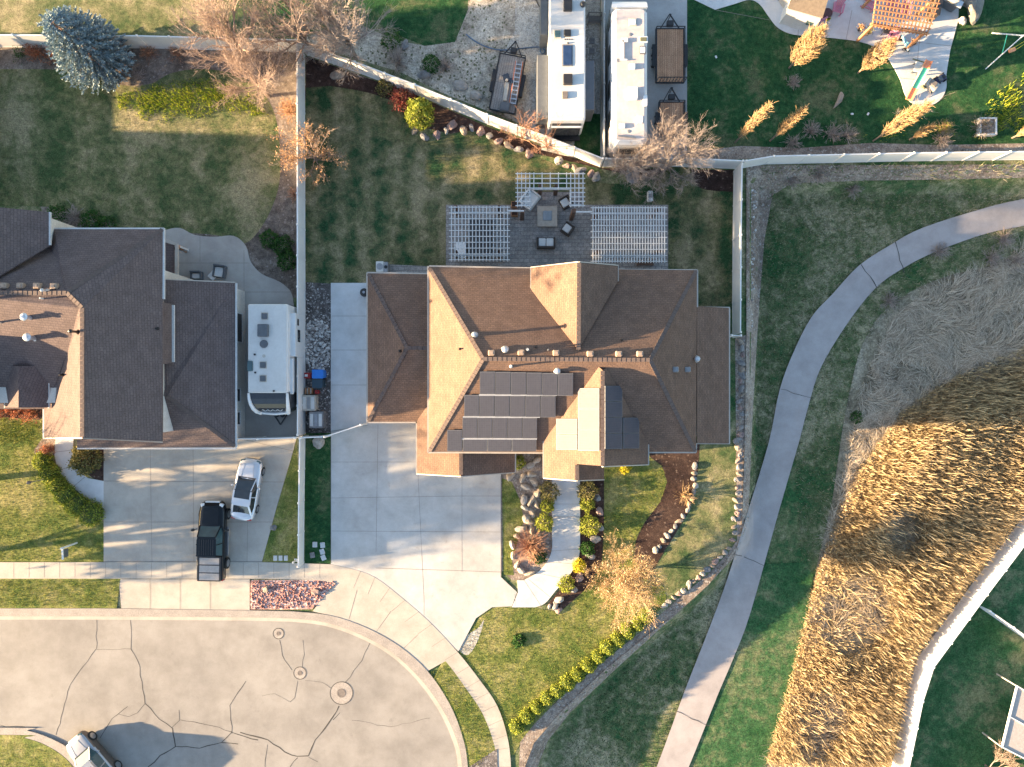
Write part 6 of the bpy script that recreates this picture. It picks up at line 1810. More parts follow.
# flat trailers
def deck_trailer(label, x0, y0, x1, y1, z, wood, hitch=True, rz=0.0, gate=True, group=None, name='utility_trailer'):
    cx_, cy_, wx, wy = rect_at(x0, y0, x1, y1, z)
    t = thing(name, label, 'trailer', (cx_, cy_, 0), rz, group)
    hx, hy = wx / 2, wy / 2
    MB().box((0, 0, z - .08), (wx - .12, wy - .12, .08)).build('deck', wood, t, local=True)
    f = MB()
    for a, b in (((-hx, -hy), (hx, -hy)), ((hx, -hy), (hx, hy)), ((hx, hy), (-hx, hy)), ((-hx, hy), (-hx, -hy))):
        f.beam((a[0], a[1], z - .06), (b[0], b[1], z - .06), .08, .12)
    f.build('frame', 'black_metal', t, local=True)
    r = MB()
    for sx in (-1, 1):
        r.beam((sx * hx, -hy, z + .32), (sx * hx, hy, z + .32), .05, .05)
        for k in range(7):
            yy = -hy + wy * k / 6
            r.beam((sx * hx, yy, z - .05), (sx * hx, yy, z + .32), .04, .04)
    r.beam((-hx, hy, z + .32), (hx, hy, z + .32), .05, .05)
    r.build('side_rails', 'black_metal', t, local=True)
    if gate:
        g = MB(); gh = .9
        g.beam((-hx, -hy, z + gh), (hx, -hy, z + gh), .05, .05).beam((-hx, -hy, z), (hx, -hy, z), .05, .05)
        for k in range(10):
            xx = -hx + wx * k / 9; g.beam((xx, -hy, z), (xx, -hy - .02, z + gh), .035, .035)
        g.build('ramp_gate', 'black_metal', t, local=True)
    MB().beam((-hx * .7, hy, z - .08), (0, hy + 1.15, z - .1), .07, .09).beam((hx * .7, hy, z - .08), (0, hy + 1.15, z - .1), .07, .09).build('drawbar', 'black_metal', t, local=True)
    MB().cbox((0, hy + .35, z - .12), (.5, .4, .32), 0, .04).build('tool_box', 'black_plastic', t, local=True)
    MB().lathe((0, hy + .95, 0.05), [(.03, 0), (.03, .8), (.07, .82), (.07, .86)], 8).build('jack', 'black_metal', t, local=True)
    for sx in (-1, 1):
        for yy in ((-.4, .45) if wy > 3.5 else (0,)):
            wheel(t, sx * (hx + .16), yy, .33, .2, side=sx)
        MB().cbox((sx * (hx + .16), 0.02, .66), (.26, 1.7 if wy > 3.5 else .9, .06), 0, .03).build('fender', 'black_metal', t, local=True)
    return t
deck_trailer('larger wood decked trailer right of the motorhome, upper of the two', 656, 28.5, 684, 82.5, .7, 'deck_wood')
deck_trailer('smaller wood decked trailer right of the motorhome, lower of the two', 659, 102, 684, 135, .65, 'deck_wood', gate=False)
tl = deck_trailer('grey decked trailer carrying an orange ladder beside the long camper', 494.5, 55, 520.5, 112, .65, 'grey_deck', rz=R(-11), gate=False)
def W_(px, py, z): return P(px, py, z)
t = thing('ladder', 'orange and silver extension ladder lying on the grey trailer', 'ladder', W_(516, 84, .66), R(-8.5))
for sx in (-1, 1):
    MB().box((sx * .27, 0, .0), (.05, 3.4, .09)).build('rail', 'ladder_orange', t, local=True)
    MB().box((sx * .2, .1, .1), (.04, 3.2, .07)).build('inner_rail', 'galvanised', t, local=True)
for k in range(10):
    MB().box((0, -1.5 + k * .33, .03), (.52, .09, .05)).build('rung', 'galvanised', t, local=True)
def soft(name, label, cat, px, py, z, r, m, seed, amp=.35, group=None, flat=.35):
    q = P(px, py, z)
    o = MB().blob((q.x, q.y, q.z + r[2] * flat), r, seed, amp, 2, flat).build(name, m, origin=q, smooth=False)
    return tag(o, label, cat, group)
o = MB().box((P(506.5, 78, .7).x, P(506.5, 78, .7).y, .66), (.5, .62, .06), R(20)).build('folded_tarp', 'cloth_navy', origin=P(506.5, 78, .7)); tag(o, 'navy folded cloth on the trailer next to the ladder, upper of two', 'cloth')
soft('crumpled_cloth', 'crumpled navy cloth against the ladder', 'cloth', 512, 82, .66, (.22, .3, .1), 'cloth_navy', 4)
b = MB(); q = P(506, 92, .66)
b.cbox((q.x, q.y, .66), (.3, 1.4, .12), R(-8), .03).lathe((q.x + .06, q.y + .85, .66), [(.1, 0), (.1, .2)], 10)
tag(b.build('pipe_bundle', 'beige_plastic', origin=q), 'pale bundle of pipe lying lengthwise on the grey trailer', 'pipes')
q = P(505, 108, .66); tag(MB().cbox((q.x, q.y, .66), (.75, .7, .35), R(-10), .04).cbox((q.x, q.y, 1.01), (.6, .55, .04), R(-10), .01).build('storage_box', 'rv_grey', origin=q), 'grey storage box at the lower end of the ladder trailer', 'box')
# hose
b = MB(); hp = [(466, 34), (472, 39), (480, 44), (490, 48), (500, 50), (512, 49.5), (525, 48), (538, 47), (543, 48.5), (545, 51), (543, 53.5), (540.5, 52), (541, 48.5)]
b.tube([P(a, c_, .06) for a, c_ in sm(hp, 3)], .045, 6); tag(b.build('garden_hose', 'hose_blue', origin=P(466, 34)), 'blue hose lying across the gravel to the long camper', 'hose')
b = MB(); hp = [(534, -4), (538, 4), (541, 9), (545, 14)]
b.tube([P(a, c_, .06) for a, c_ in sm(hp, 3)], .04, 6); tag(b.build('power_cord', 'black_plastic', origin=P(534, -4)), 'dark cord on the gravel at the top beside the long camper', 'cord')
q = P(545, 36, 0); tag(MB().lathe(tuple(q), [(.2, 0), (.24, .5), (.22, .9), (.1, 1.0)], 14).build('water_softener', 'rv_white', origin=q), 'small white tank standing left of the long camper', 'tank')
for i, (a, c_) in enumerate([(592, 41), (592, 51), (592, 62)]):
    q = P(a, c_); tag(MB().cbox((q.x, q.y, 0), (.42, .42, .06), 0, .02).build('paving_stone', 'rock_grey', origin=q), 'square grey paving stone right of the long camper, %s from the top' % ORD[i], 'paving stone', 'square stones right of the long camper')
t = thing('steel_cart', 'thin metal cart frame standing right of the long camper near the top', 'cart', P(594, 22))
q = P(594, 22)
bb = MB()
for dx, dy in ((-.5, -.3), (.5, -.3), (.5, .3), (-.5, .3)): bb.box((q.x + dx, q.y + dy, 0), (.05, .05, .8))
bb.beam((q.x - .5, q.y - .3, .8), (q.x + .5, q.y - .3, .8), .05, .05).beam((q.x - .5, q.y + .3, .8), (q.x + .5, q.y + .3, .8), .05, .05).beam((q.x - .5, q.y - .3, .8), (q.x - .5, q.y + .3, .8), .05, .05).beam((q.x + .5, q.y - .3, .8), (q.x + .5, q.y + .3, .8), .05, .05)
bb.build('frame', 'iron', t); MB().box((q.x, q.y, .35), (.95, .55, .04)).build('shelf', 'iron', t)

# ================================================================ BACKYARD: PERGOLAS AND PATIO
def pergola(label, x0, y0, x1, y1, z, nx, ny, posts, m='pergola_white', group='white pergolas behind the main house', over=.25):
    a, b = P(x0, y0, z), P(x1, y1, z)
    t = thing('pergola', label, 'pergola', ((a.x + b.x) / 2, (a.y + b.y) / 2, .05), group=group)
    X0, X1, Y0, Y1 = a.x, b.x, b.y, a.y
    for k in range(nx):
        xx = X0 + (X1 - X0) * k / (nx - 1)
        MB().beam((xx, Y0 - .1, z), (xx, Y1 + .1, z), .06, .14).build('rafter', m, t)
    for k in range(ny):
        yy = Y0 + (Y1 - Y0) * k / (ny - 1)
        MB().beam((X0 - .18, yy, z + .09), (X1 + .18, yy, z + .09), .05, .05).build('slat', m, t)
    for px, py in posts:
        q = P(px, py, 0)
        MB().box((q.x, q.y, .04), (.26, .26, z - .2)).build('post', 'brown_post', t)
        MB().box((q.x, q.y, .04), (.4, .4, .3)).build('post_base', 'stone_wall', t)
    for yy in (Y0 + .35, Y1 - .35):
        MB().beam((X0 + .05, yy, z - .15), (X1 - .05, yy, z - .15), .12, .18).build('beam', m, t)
pergola('white slatted pergola over the hot tub, left of the patio', 451.5, 207.5, 507.5, 260, 2.6, 17, 10, [(458, 215), (500, 215), (458, 258), (500, 258)])
pergola('white slatted pergola at the right side of the patio, widest of the three', 593, 208, 664.5, 261.5, 2.6, 27, 10, [(594, 219), (652, 217), (594, 257), (652, 257)])
# U shaped pergola
z = 2.7
a = P(517.5, 174, z); b = P(583, 206, z)
t = thing('pergola', 'white U shaped pergola framing the north side of the patio', 'pergola', ((a.x + b.x) / 2, (a.y + b.y) / 2, .05), group='white pergolas behind the main house')
X0, X1, Y1, Y0 = a.x, b.x, a.y, b.y
dp = 1.05
nx = 17
for k in range(nx):
    xx = X0 + (X1 - X0) * k / (nx - 1)
    e = min(xx - X0, X1 - xx)
    if e < .9:
        MB().beam((xx, Y1 + .1, z), (xx, Y0 - .1, z), .06, .14).build('rafter', 'pergola_white', t)
    elif k % 2 == 0:
        MB().beam((xx, Y1 + .1, z), (xx, Y1 - dp - .1, z), .06, .14).build('rafter', 'pergola_white', t)
for k in range(4):
    yy = Y1 - dp * k / 3
    MB().beam((X0 - .15, yy, z + .09), (X1 + .15, yy, z + .09), .06, .05).build('slat', 'pergola_white', t)
for k in range(1, 5):
    yy = Y1 - dp - (Y1 - dp - Y0) * k / 4
    for s0, s1 in ((X0 - .15, X0 + .95), (X1 - .95, X1 + .15)):
        MB().beam((s0, yy, z + .09), (s1, yy, z + .09), .06, .05).build('slat', 'pergola_white', t)
for (p0, p1) in (((X0 + .9, Y1 - dp), (X1 - .9, Y1 - dp)), ((X0 + .9, Y1 - dp), (X0 + .9, Y0)), ((X1 - .9, Y1 - dp), (X1 - .9, Y0)), ((X0 + .1, Y0 + .1), (X0 + 1.0, Y0 + .1)), ((X1 - 1.0, Y0 + .1), (X1 - .1, Y0 + .1))):
    MB().beam((*p0, z - .14), (*p1, z - .14), .12, .18).build('beam', 'pergola_white', t)
MB().beam(P(508, 211, 2.55), P(524, 211, 2.55), .1, .16).build('beam', 'pergola_white', t); MB().beam(P(576, 212, 2.55), P(592, 212, 2.55), .1, .16).build('beam', 'pergola_white', t)
for px, py in [(522, 219), (571, 219), (539.5, 194), (555, 194)]:
    q = P(px, py, 0)
    MB().box((q.x, q.y, .04), (.28, .28, z - .2)).build('post', 'brown_post', t)

q = P(547, 218)
t = thing('fire_table', 'square stone fire table with grey glass top in the middle of the patio', 'fire table', (q.x, q.y, .05))
MB().cbox((q.x, q.y, .05), (1.35, 1.4, .42), 0, .05).build('base', 'table_stone', t)
MB().cbox((q.x, q.y, .47), (1.52, 1.56, .08), 0, .03).build('top', 'table_stone', t)
MB().cbox((q.x, q.y + .05, .55), (.7, .74, .05), 0, .05).build('burner_lid', 'blue_grey', t)
def seat(label, px, py, w, d, rz, name='patio_chair', cat='chair', n=1, frame='wicker', legs=True):
    q = P(px, py, .4)
    t = thing(name, label, cat, (q.x, q.y, .05), rz)
    MB().cbox((0, 0, .12), (w, d, .22), 0, .04).build('base', frame, t, local=True)
    for k in range(n):
        cw = (w - .16) / n
        MB().cbox((-w / 2 + .08 + cw * (k + .5), -.04, .34), (cw - .03, d - .2, .14), 0, .05).build('cushion', 'cushion', t, local=True)
    MB().cbox((0, d / 2 - .04, .1), (w, .14, .62), 0, .04).build('backrest', frame, t, local=True)
    for sx in (-1, 1):
        MB().cbox((sx * (w / 2 - .03), 0, .1), (.12, d, .45), 0, .03).build('armrest', frame, t, local=True)
        for sy in (-1, 1): MB().box((sx * (w / 2 - .08), sy * (d / 2 - .08), 0), (.06, .06, .14)).build('leg', frame, t, local=True)
    return t
seat('two seat white cushioned sofa facing the fire table from the south', 546, 243, 1.35, .82, R(180), 'patio_sofa', 'sofa', 2)
seat('white cushioned patio chair turned towards the fire table, right below it', 567.5, 229, .8, .78, R(-125))
seat('white cushioned patio chair under the right arm of the U shaped pergola', 565.5, 202.5, .8, .8, R(-60))
seat('large pale lounge chair under the left arm of the U shaped pergola', 530, 199.5, 1.3, 1.1, R(52), 'lounge_chair', 'chair', 1, 'cushion')
q = P(481, 240)
t = thing('hot_tub', 'dark covered hot tub with rounded corners under the left pergola', 'hot tub', (q.x, q.y, .05))
MB().cbox((q.x, q.y, .05), (1.75, 2.75, .82), 0, .35).build('shell', 'wicker', t); MB().cbox((q.x, q.y, .87), (1.82, 2.85, .1), 0, .32).build('cover', 'tub_cover', t)
q = P(461.5, 252)
t = thing('storage_bench', 'white storage box beside the hot tub', 'box', (q.x, q.y, .05))
MB().cbox((q.x, q.y, .05), (.7, 1.15, .55), 0, .04).build('body', 'cushion', t); MB().cbox((q.x, q.y, .6), (.76, 1.2, .06), 0, .03).build('lid', 'paper_white', t)
for i, (a, c_, lb) in enumerate([(514.5, 204.5, 'wooden planter box by the left post of the U shaped pergola, upper'), (514.5, 213, 'wooden planter box by the left post of the U shaped pergola, lower')]):
    q = P(a, c_, .4); t = thing('planter_box', lb, 'planter', (q.x, q.y, .05))
    MB().cbox((q.x, q.y, .05), (.5, .45, .45), 0, .02).build('box', 'iron' if False else 'cedar', t); MB().box((q.x, q.y, .5), (.42, .37, .02)).build('soil', 'mulch', t)
q = P(649.5, 197); t = thing('lawn_box', 'pale grey utility box on the lawn below the bare tree', 'utility box', q)
MB().cbox((q.x, q.y, 0), (.4, .78, .35), 0, .05).build('body', 'rv_white', t); MB().cbox((q.x, q.y, .35), (.32, .3, .06), 0, .02).build('lid', 'blue_grey', t)
q = P(381.5, 268); t = thing('air_conditioner', 'grey air conditioning unit left of two at the garage back corner', 'air conditioner', q)
MB().cbox((q.x, q.y, 0), (.6, .8, .7), 0, .05).build('case', 'rv_roof', t); MB().lathe((q.x, q.y, .7), [(.25, 0), (.25, .03)], 16).build('fan_grille', 'grey_metal', t)
q = P(387.5, 268.5); t = thing('air_conditioner', 'darker grey air conditioning unit right of two at the garage back corner', 'air conditioner', q)
MB().cbox((q.x, q.y, 0), (.35, .8, .7), 0, .05).build('case', 'grey_metal', t); MB().lathe((q.x, q.y, .7), [(.13, 0), (.13, .03)], 16).build('fan_grille', 'black_metal', t)
q = P(365, 293); t = thing('hose_reel', 'black hose reel by the garage wall on the concrete pad', 'hose reel', (q.x, q.y, .05))
MB().lathe((q.x, q.y, .05), [(.3, 0), (.32, .12), (.32, .3), (.2, .34), (.2, .4)], 18).build('reel', 'black_plastic', t); MB().lathe((q.x, q.y, .45), [(.1, 0), (.1, .05)], 12).build('hub', 'rim', t)
# small brown items under the right pergola
for i, (a, c_, lb) in enumerate([(645, 263, 'dark brown bench at the right end of the patio by the house wall')]):
    q = P(a, c_, .4); t = thing('garden_bench', lb, 'bench', (q.x, q.y, .05))
    MB().box((q.x, q.y, .42), (1.3, .4, .05)).build('seat', 'brown_post', t)
    for sx in (-1, 1): MB().box((q.x + sx * .55, q.y, .05), (.06, .36, .37)).build('leg', 'brown_post', t)

# ================================================================ WEST SIDE STRIP
def bin_(label, px, py, m, w=.6, d=.62, h=1.05, rz=0, wheels=True):
    q = P(px, py, h)
    t = thing('wheeled_bin', label, 'bin', (q.x, q.y, .02), rz)
    b = MB().cbox((0, 0, 0), (w * .82, d * .82, .5), 0, .05, 1.08).cbox((0, 0, .48), (w * .9, d * .9, h - .5), 0, .05, 1.05); b.build('body', m, t, local=True)
    MB().cbox((0, 0, h), (w, d, .08), 0, .05).build('lid', m, t, local=True)
    MB().beam((-w * .35, -d / 2 - .04, h - .02), (w * .35, -d / 2 - .04, h - .02), .04, .04).build('handle', 'black_plastic', t, local=True)
    for sx in (-1, 1): wheel(t, sx * w * .36, -d * .36, .1, .05, .1, sx)
bin_('bright blue wheeled bin beside the cobble heap', 317.8, 374, 'bin_blue', .86, .68, 1.1)
bin_('dark teal wheeled bin below the blue one', 317.5, 383.5, 'bin_teal', .82, .7, 1.0)
q = P(307, 375.5, .5); t = thing('crate', 'small red crate between the fence and the blue bin', 'crate', (q.x, q.y, .02)); MB().cbox((q.x, q.y, .02), (.5, .42, .4), 0, .03).build('body', 'bin_red', t); MB().box((q.x - .08, q.y, .42), (.22, .18, .03)).build('paper', 'paper_white', t)
q = P(308, 391, .5); t = thing('firewood_crate', 'orange brown crate of wood beside the red box', 'crate', (q.x, q.y, .02)); MB().cbox((q.x, q.y, .02), (.58, .5, .35), 0, .03).build('body', 'cedar', t)
for k in range(4): MB().tube([(q.x - .2 + k * .13, q.y - .22, .42), (q.x - .2 + k * .13, q.y + .22, .42)], .05, 7).build('log', ['cedar', 'beige_plastic'][k % 2], t)
q = P(316.5, 392, .4); t = thing('fuel_can', 'bright red fuel can beside the wood crate', 'fuel can', (q.x, q.y, .02)); MB().cbox((q.x, q.y, .02), (.32, .3, .34), 0, .05).build('body', 'bin_red', t); MB().lathe((q.x + .08, q.y, .36), [(.04, 0), (.03, .08)], 8).build('spout', 'black_plastic', t)
for i, (a, c_, w_, d_, lb) in enumerate([(308.5, 403, 1.05, 1.2, 'square grey heat pump unit, upper of two against the fence'), (316, 420, 1.1, 1.25, 'square grey heat pump unit, lower of two by the gate')]):
    q = P(a, c_, .8); t = thing('heat_pump', lb, 'heat pump', (q.x, q.y, .02))
    MB().cbox((q.x, q.y, .02), (w_, d_, .8), 0, .06).build('case', 'beige_plastic' if i == 0 else 'rock_grey', t); 
    for k in range(3): MB().box((q.x - w_ * .3 + k * w_ * .3, q.y, .82), (w_ * .22, d_ * .75, .02)).build('lid_panel', 'grey_metal' if k % 2 else 'rv_roof', t)
# west patio furniture
seat('grey patio chair left of three on the west house patio', 196.5, 275.5, .8, .6, R(0), frame='rv_grey')
q = P(212, 274, .5); t = thing('folded_chair', 'white tilted lounger cushion between the grey patio seats', 'cushion', (q.x, q.y, .06), R(-42)); MB().cbox((0, 0, .1), (.55, .8, .12), 0, .04).build('cushion', 'paper_white', t, local=True); MB().box((0, 0, 0), (.4, .6, .1)).build('base', 'rv_grey', t, local=True)
seat('grey patio chair with a white cushion right of three on the west house patio', 219.5, 271.5, .85, .95, R(-8), frame='rv_grey')
# yard sign
q = P(77, 542.7); t = thing('yard_sign', 'white post with a hanging dark sign on the west front lawn', 'sign', q)
MB().box((q.x, q.y, 0), (.11, .11, 1.85)).box((q.x, q.y, 1.85), (.15, .15, .06), top=(.3, .3)).build('post', 'vinyl', t)
MB().beam((q.x, q.y + .08, 1.72), (q.x + .05, q.y - .85, 1.72), .1, .1).build('arm', 'vinyl', t)
MB().beam((q.x + .01, q.y - .14, 1.35), (q.x + .05, q.y - .76, 1.35), .04, .5).build('sign_board', 'rv_grey', t)
for k_ in (.2, .7): MB().beam((q.x + .03, q.y - k_, 1.6), (q.x + .03, q.y - k_, 1.68), .02, .02).build('hook', 'grey_metal', t)
# street post lamp like white stake by the fence end
q = P(296, 560); t = thing('marker_post', 'short white post at the lower end of the fence between the driveways', 'post', q); MB().lathe(tuple(q), [(.06, 0), (.06, .7), (.09, .72), (.03, .8)], 10).build('post', 'vinyl', t); MB().cbox((q.x, q.y, .0), (.24, .24, .06), 0, .02).build('base', 'vinyl', t)
q = P(50, 445, 0); t = thing('lamp_post', 'thin grey pole with a lantern beside the west walkway', 'lamp post', P(51, 478)); q = P(51, 478)
MB().lathe(tuple(q), [(.08, 0), (.05, .1), (.035, 2.2)], 10).build('pole', 'grey_metal', t); MB().lathe((q.x, q.y, 2.2), [(.06, 0), (.12, .08), (.13, .3), (.04, .42)], 8).build('lantern', 'iron', t)
# stepping stones
for i, (a, c_) in enumerate([(275.5, 558), (280.7, 558), (286, 558)]):
    q = P(a, c_); tag(MB().cbox((q.x, q.y, 0), (.3, .4, .07), 0, .02).build('stepping_stone', 'conc_pad', origin=q), ['left of three small square stones beside the west driveway', 'middle of three small square stones beside the west driveway', 'right of three small square stones beside the west driveway'][i], 'stepping stone', 'row of three square stones west of the fence')
for i, (a, c_) in enumerate([(315, 544.5), (322.7, 545), (312.5, 555), (322.3, 551.5), (323.5, 557.5)]):
    q = P(a, c_); tag(MB().cbox((q.x, q.y, 0), (.36, .42, .07), .1 * i, .02).build('stepping_stone', 'conc_pad' if i != 2 else 'rock_grey', origin=q), ['upper left white square stone on the grass strip by the main driveway', 'upper right white square stone on the grass strip by the main driveway', 'greyish square stone at lower left on the grass strip', 'middle right white square stone on the grass strip', 'lowest tilted white square stone on the grass strip'][i], 'stepping stone', 'cluster of square stones on the grass strip')
# manholes
def manhole(px, py, r0, label):
    q = P(px, py); t = thing('manhole', label, 'manhole', q)
    b = MB(); n = 40
    def ring(ri, ro, z):
        vs = []
        for k in range(n):
            a = 2 * math.pi * k / n
            vs += [(q.x + ri * math.cos(a), q.y + ri * math.sin(a), z), (q.x + ro * math.cos(a), q.y + ro * math.sin(a), z)]
        return vs, [(2 * k, 2 * k + 1, (2 * k + 3) % (2 * n), (2 * k + 2) % (2 * n)) for k in range(n)]
    MB().add(*ring(r0 * .42, r0, .013)).build('collar', 'curb', t)
    MB().add(*ring(r0, r0 + .05, .017)).build('seam', 'crack', t)
    MB().lathe((q.x, q.y, .0), [(r0 * .40, .0), (r0 * .40, .022), (r0 * .30, .024), (r0 * .3, .018), (r0 * .12, .018)], 28).build('cover', 'iron', t)
manhole(341.5, 693, .84, 'largest iron manhole with a wide round concrete collar in the street')
manhole(300, 673, .45, 'iron manhole with round collar, middle one of three in the street')
manhole(278.5, 633.5, .38, 'small iron manhole nearest the kerb')
q = P(176, 614); 
# box posts by the kerb: small things
q = P(67, 446 if False else 457); 
# ================================================================ NORTH EAST YARD
q = P(803, 10)
t = thing('playhouse', 'small white playhouse with a brown shingle roof at the top edge', 'playhouse', P(799, 12), R(-16))
MB().box((0, 0, 0), (2.5, 2.6, 1.75)).build('wall', 'rv_roof', t, local=True)
MB().slab([(-1.35, -1.1, 1.78), (1.35, -1.1, 1.78), (1.25, 1.8, 2.35), (-1.25, 1.8, 2.35)], .08).build('roof', 'playhouse_roof', t, local=True)
MB().box((0, -1.32, .0), (.8, .06, 1.4)).build('door', 'white_trim', t, local=True)
b = MB().box((.7, -1.33, .9), (.4, .05, .4)); b.build('window', 'glass_teal', t, local=True)
# emblem on the front wall: a small running animal mark
b = MB().slab([(-.3, -1.345, 1.2), (.1, -1.345, 1.2), (.1, -1.345, 1.5), (-.3, -1.345, 1.5)], .01)
q = P(768, 2); 
t = thing('canvas_shelter', 'beige canvas cover leaning against the playhouse at the top edge', 'canvas cover', P(782, 0))
qq = P(782, 0)
MB().add([(qq.x - 1.3, qq.y + 1.5, .06), (qq.x + .9, qq.y + 1.2, 1.6), (qq.x + .9, qq.y - .9, 1.1), (qq.x + .2, qq.y - .9, .06), (qq.x - .4, qq.y, .9), (qq.x + 1.0, qq.y + 1.2, .06), (qq.x + 1.0, qq.y - .9, .06)],
         [(0, 1, 4), (1, 2, 4), (2, 3, 4), (3, 0, 4), (1, 5, 6, 2)]).build('canvas', 'beige_plastic', t)
# cedar pergola
z = 2.6
cs = [P(878, -14, z), P(941, -6, z), P(927, 34.5, z), P(872.5, 25, z)]
t = thing('pergola', 'orange brown cedar pergola over the pink chairs', 'pergola', P(902, 12, .05))
def bil(u, v):
    return cs[0].lerp(cs[1], u).lerp(cs[3].lerp(cs[2], u), v)
for k in range(17):
    u = k / 16; MB().beam(bil(u, -.3), bil(u, 1.04), .05, .14).build('rafter', 'cedar', t)
for k in range(9):
    v = k / 8; MB().beam(bil(-.03, v) + Vector((0, 0, .09)), bil(1.03, v) + Vector((0, 0, .09)), .07, .05).build('slat', 'cedar', t)
for v in (.08, .95): MB().beam(bil(-.02, v) - Vector((0, 0, .15)), bil(1.02, v) - Vector((0, 0, .15)), .15, .2).build('beam', 'cedar', t)
for u, v in ((.04, .95), (.96, .95), (.04, .05), (.96, .05)):
    p = bil(u, v); MB().box((p.x, p.y, .04), (.17, .17, z - .2)).build('post', 'cedar', t)
def adirondack(label, px, py, rz, z=.05):
    q = P(px, py, .4); t = thing('garden_chair', label, 'chair', (q.x, q.y, z), rz)
    b = MB()
    for k in range(5): b.slab([(-.28, .02 + k * -.12 + .25, .33 + k * .015), (.28, .02 + k * -.12 + .25, .33 + k * .015), (.28, -.08 + k * -.12 + .25, .33 + k * .015), (-.28, -.08 + k * -.12 + .25, .33 + k * .015)], .025)
    b.build('seat', 'pink_plastic', t, local=True)
    b = MB()
    for k in range(5): b.beam((-.22 + k * .11, .25, .3), (-.26 + k * .13, .62, .98 - abs(k - 2) * .05), .095, .025)
    b.build('backrest', 'pink_plastic', t, local=True)
    for sx in (-1, 1):
        MB().box((sx * .34, -.02, .55), (.13, .72, .03)).build('armrest', 'pink_plastic', t, local=True)
        MB().box((sx * .33, -.33, 0), (.05, .09, .55)).build('leg', 'pink_plastic', t, local=True)
        MB().beam((sx * .3, -.34, .3), (sx * .3, .6, .03), .04, .1).build('leg', 'pink_plastic', t, local=True)
adirondack('pink slatted garden chair right of the round brown table', 838, 8.5, R(-15))
adirondack('pink slatted garden chair left of the round brown table', 820, 17, R(120))
adirondack('pink slatted garden chair below the cedar pergola facing the lawn', 892, 38.5, R(-25))
adirondack('pink slatted garden chair at the left edge of the cedar pergola', 871, 4, R(60))
adirondack('pink slatted garden chair under the pergola slats, left of two', 891, 5, R(-10))
adirondack('pink slatted garden chair under the pergola slats, right of two', 905, 10, R(-10))
q = P(827.5, 13, .5); t = thing('round_table', 'round dark red table between two pink chairs', 'table', (q.x, q.y, .05)); MB().lathe((q.x, q.y, .5), [(.36, 0), (.38, .02), (.36, .05)], 22).build('tabletop', 'maroon', t); MB().lathe((q.x, q.y, .05), [(.18, 0), (.05, .1), (.05, .45)], 10).build('pedestal', 'maroon', t)
q = P(828, 19, .2); t = thing('toy_bucket', 'yellow green toy bucket near the round table', 'bucket', (q.x, q.y, .05)); MB().lathe((q.x, q.y, .05), [(.1, 0), (.15, .3), (.16, .32), (.13, .3), (.09, .05)], 14).build('body', 'yellow_plastic', t); MB().tube([(q.x - .15, q.y, .34), (q.x, q.y, .45), (q.x + .15, q.y, .34)], .012, 5).build('handle', 'paper_white', t)
q = P(888.5, 31, .5); t = thing('side_table', 'small black table in front of the cedar pergola', 'table', (q.x, q.y, .05), R(-10)); MB().cbox((0, 0, .42), (.8, .42, .04), 0, .03).build('tabletop', 'black_plastic', t, local=True)
for sx in (-1, 1):
    for sy in (-1, 1): MB().box((sx * .34, sy * .16, 0), (.04, .04, .42)).build('leg', 'black_plastic', t, local=True)
def pot(label, px, py, r, m, leaf=None):
    q = P(px, py, .2); t = thing('flower_pot', label, 'plant pot', (q.x, q.y, .05))
    MB().lathe((q.x, q.y, .05), [(r * .7, 0), (r, .3), (r * 1.1, .34), (r * .9, .33), (r * .8, .26)], 14).build('pot', m, t)
    if leaf:
        c = rng.normal(0, r * .7, (160, 3)); c[:, 2] = np.abs(c[:, 2]) * 1.2 + .4; c[:, 0] += q.x; c[:, 1] += q.y
        V, F, r_ = leafcloud(c, .05); np_mesh('leaves', V, F, leaf, 4, r_, t)
pot('olive leafed plant pot at the left foot of the cedar pergola', 867.5, 33, .2, 'iron', 'leaf_olive'); pot('dark pot with dead stems left of the pergola post', 860, 29, .18, 'black_plastic', 'dry_leaf'); pot('brown pot at the right foot of the cedar pergola', 912.5, 43.5, .2, 'maroon', 'dry_leaf')
q = P(905, 43, .3)
t = thing('tricycle', 'light blue ride on tricycle at the pergola foot', 'tricycle', (q.x, q.y, .05), R(40))
loft([[( -w_, y_, z_), (w_, y_, z_), (w_ * .7, y_, z_ + .14), (-w_ * .7, y_, z_ + .14)] for y_, w_, z_ in ((-.35, .2, .3), (0, .12, .28), (.4, .06, .42), (.55, .05, .45))]).build('body', 'blue_plastic', t, local=True)
MB().beam((-.28, .45, .62), (.28, .45, .62), .04, .04).beam((0, .45, .4), (0, .45, .62), .04, .04).build('handlebar', 'rv_white', t, local=True)
wheel(t, 0, .5, .2, .06, side=1); wheel(t, -.28, -.35, .13, .06, side=-1); wheel(t, .28, -.35, .13, .06, side=1)
MB().box((0, -.3, .44), (.3, .25, .2)).build('seat', 'blue_plastic', t, local=True)
q = P(909, 47, .3); t = thing('toy_scooter', 'small dark and white ride on toy beside the blue tricycle', 'toy', (q.x, q.y, .05), R(-20)); MB().cbox((0, 0, .12), (.22, .5, .16), 0, .05).build('body', 'rv_white', t, local=True); MB().beam((-.18, .2, .42), (.18, .2, .42), .03, .03).beam((0, .2, .2), (0, .2, .42), .03, .03).build('handlebar', 'black_plastic', t, local=True)
for sx in (-1, 1):
    for sy in (-1, 1): wheel(t, sx * .15, sy * .18, .09, .05, side=sx)
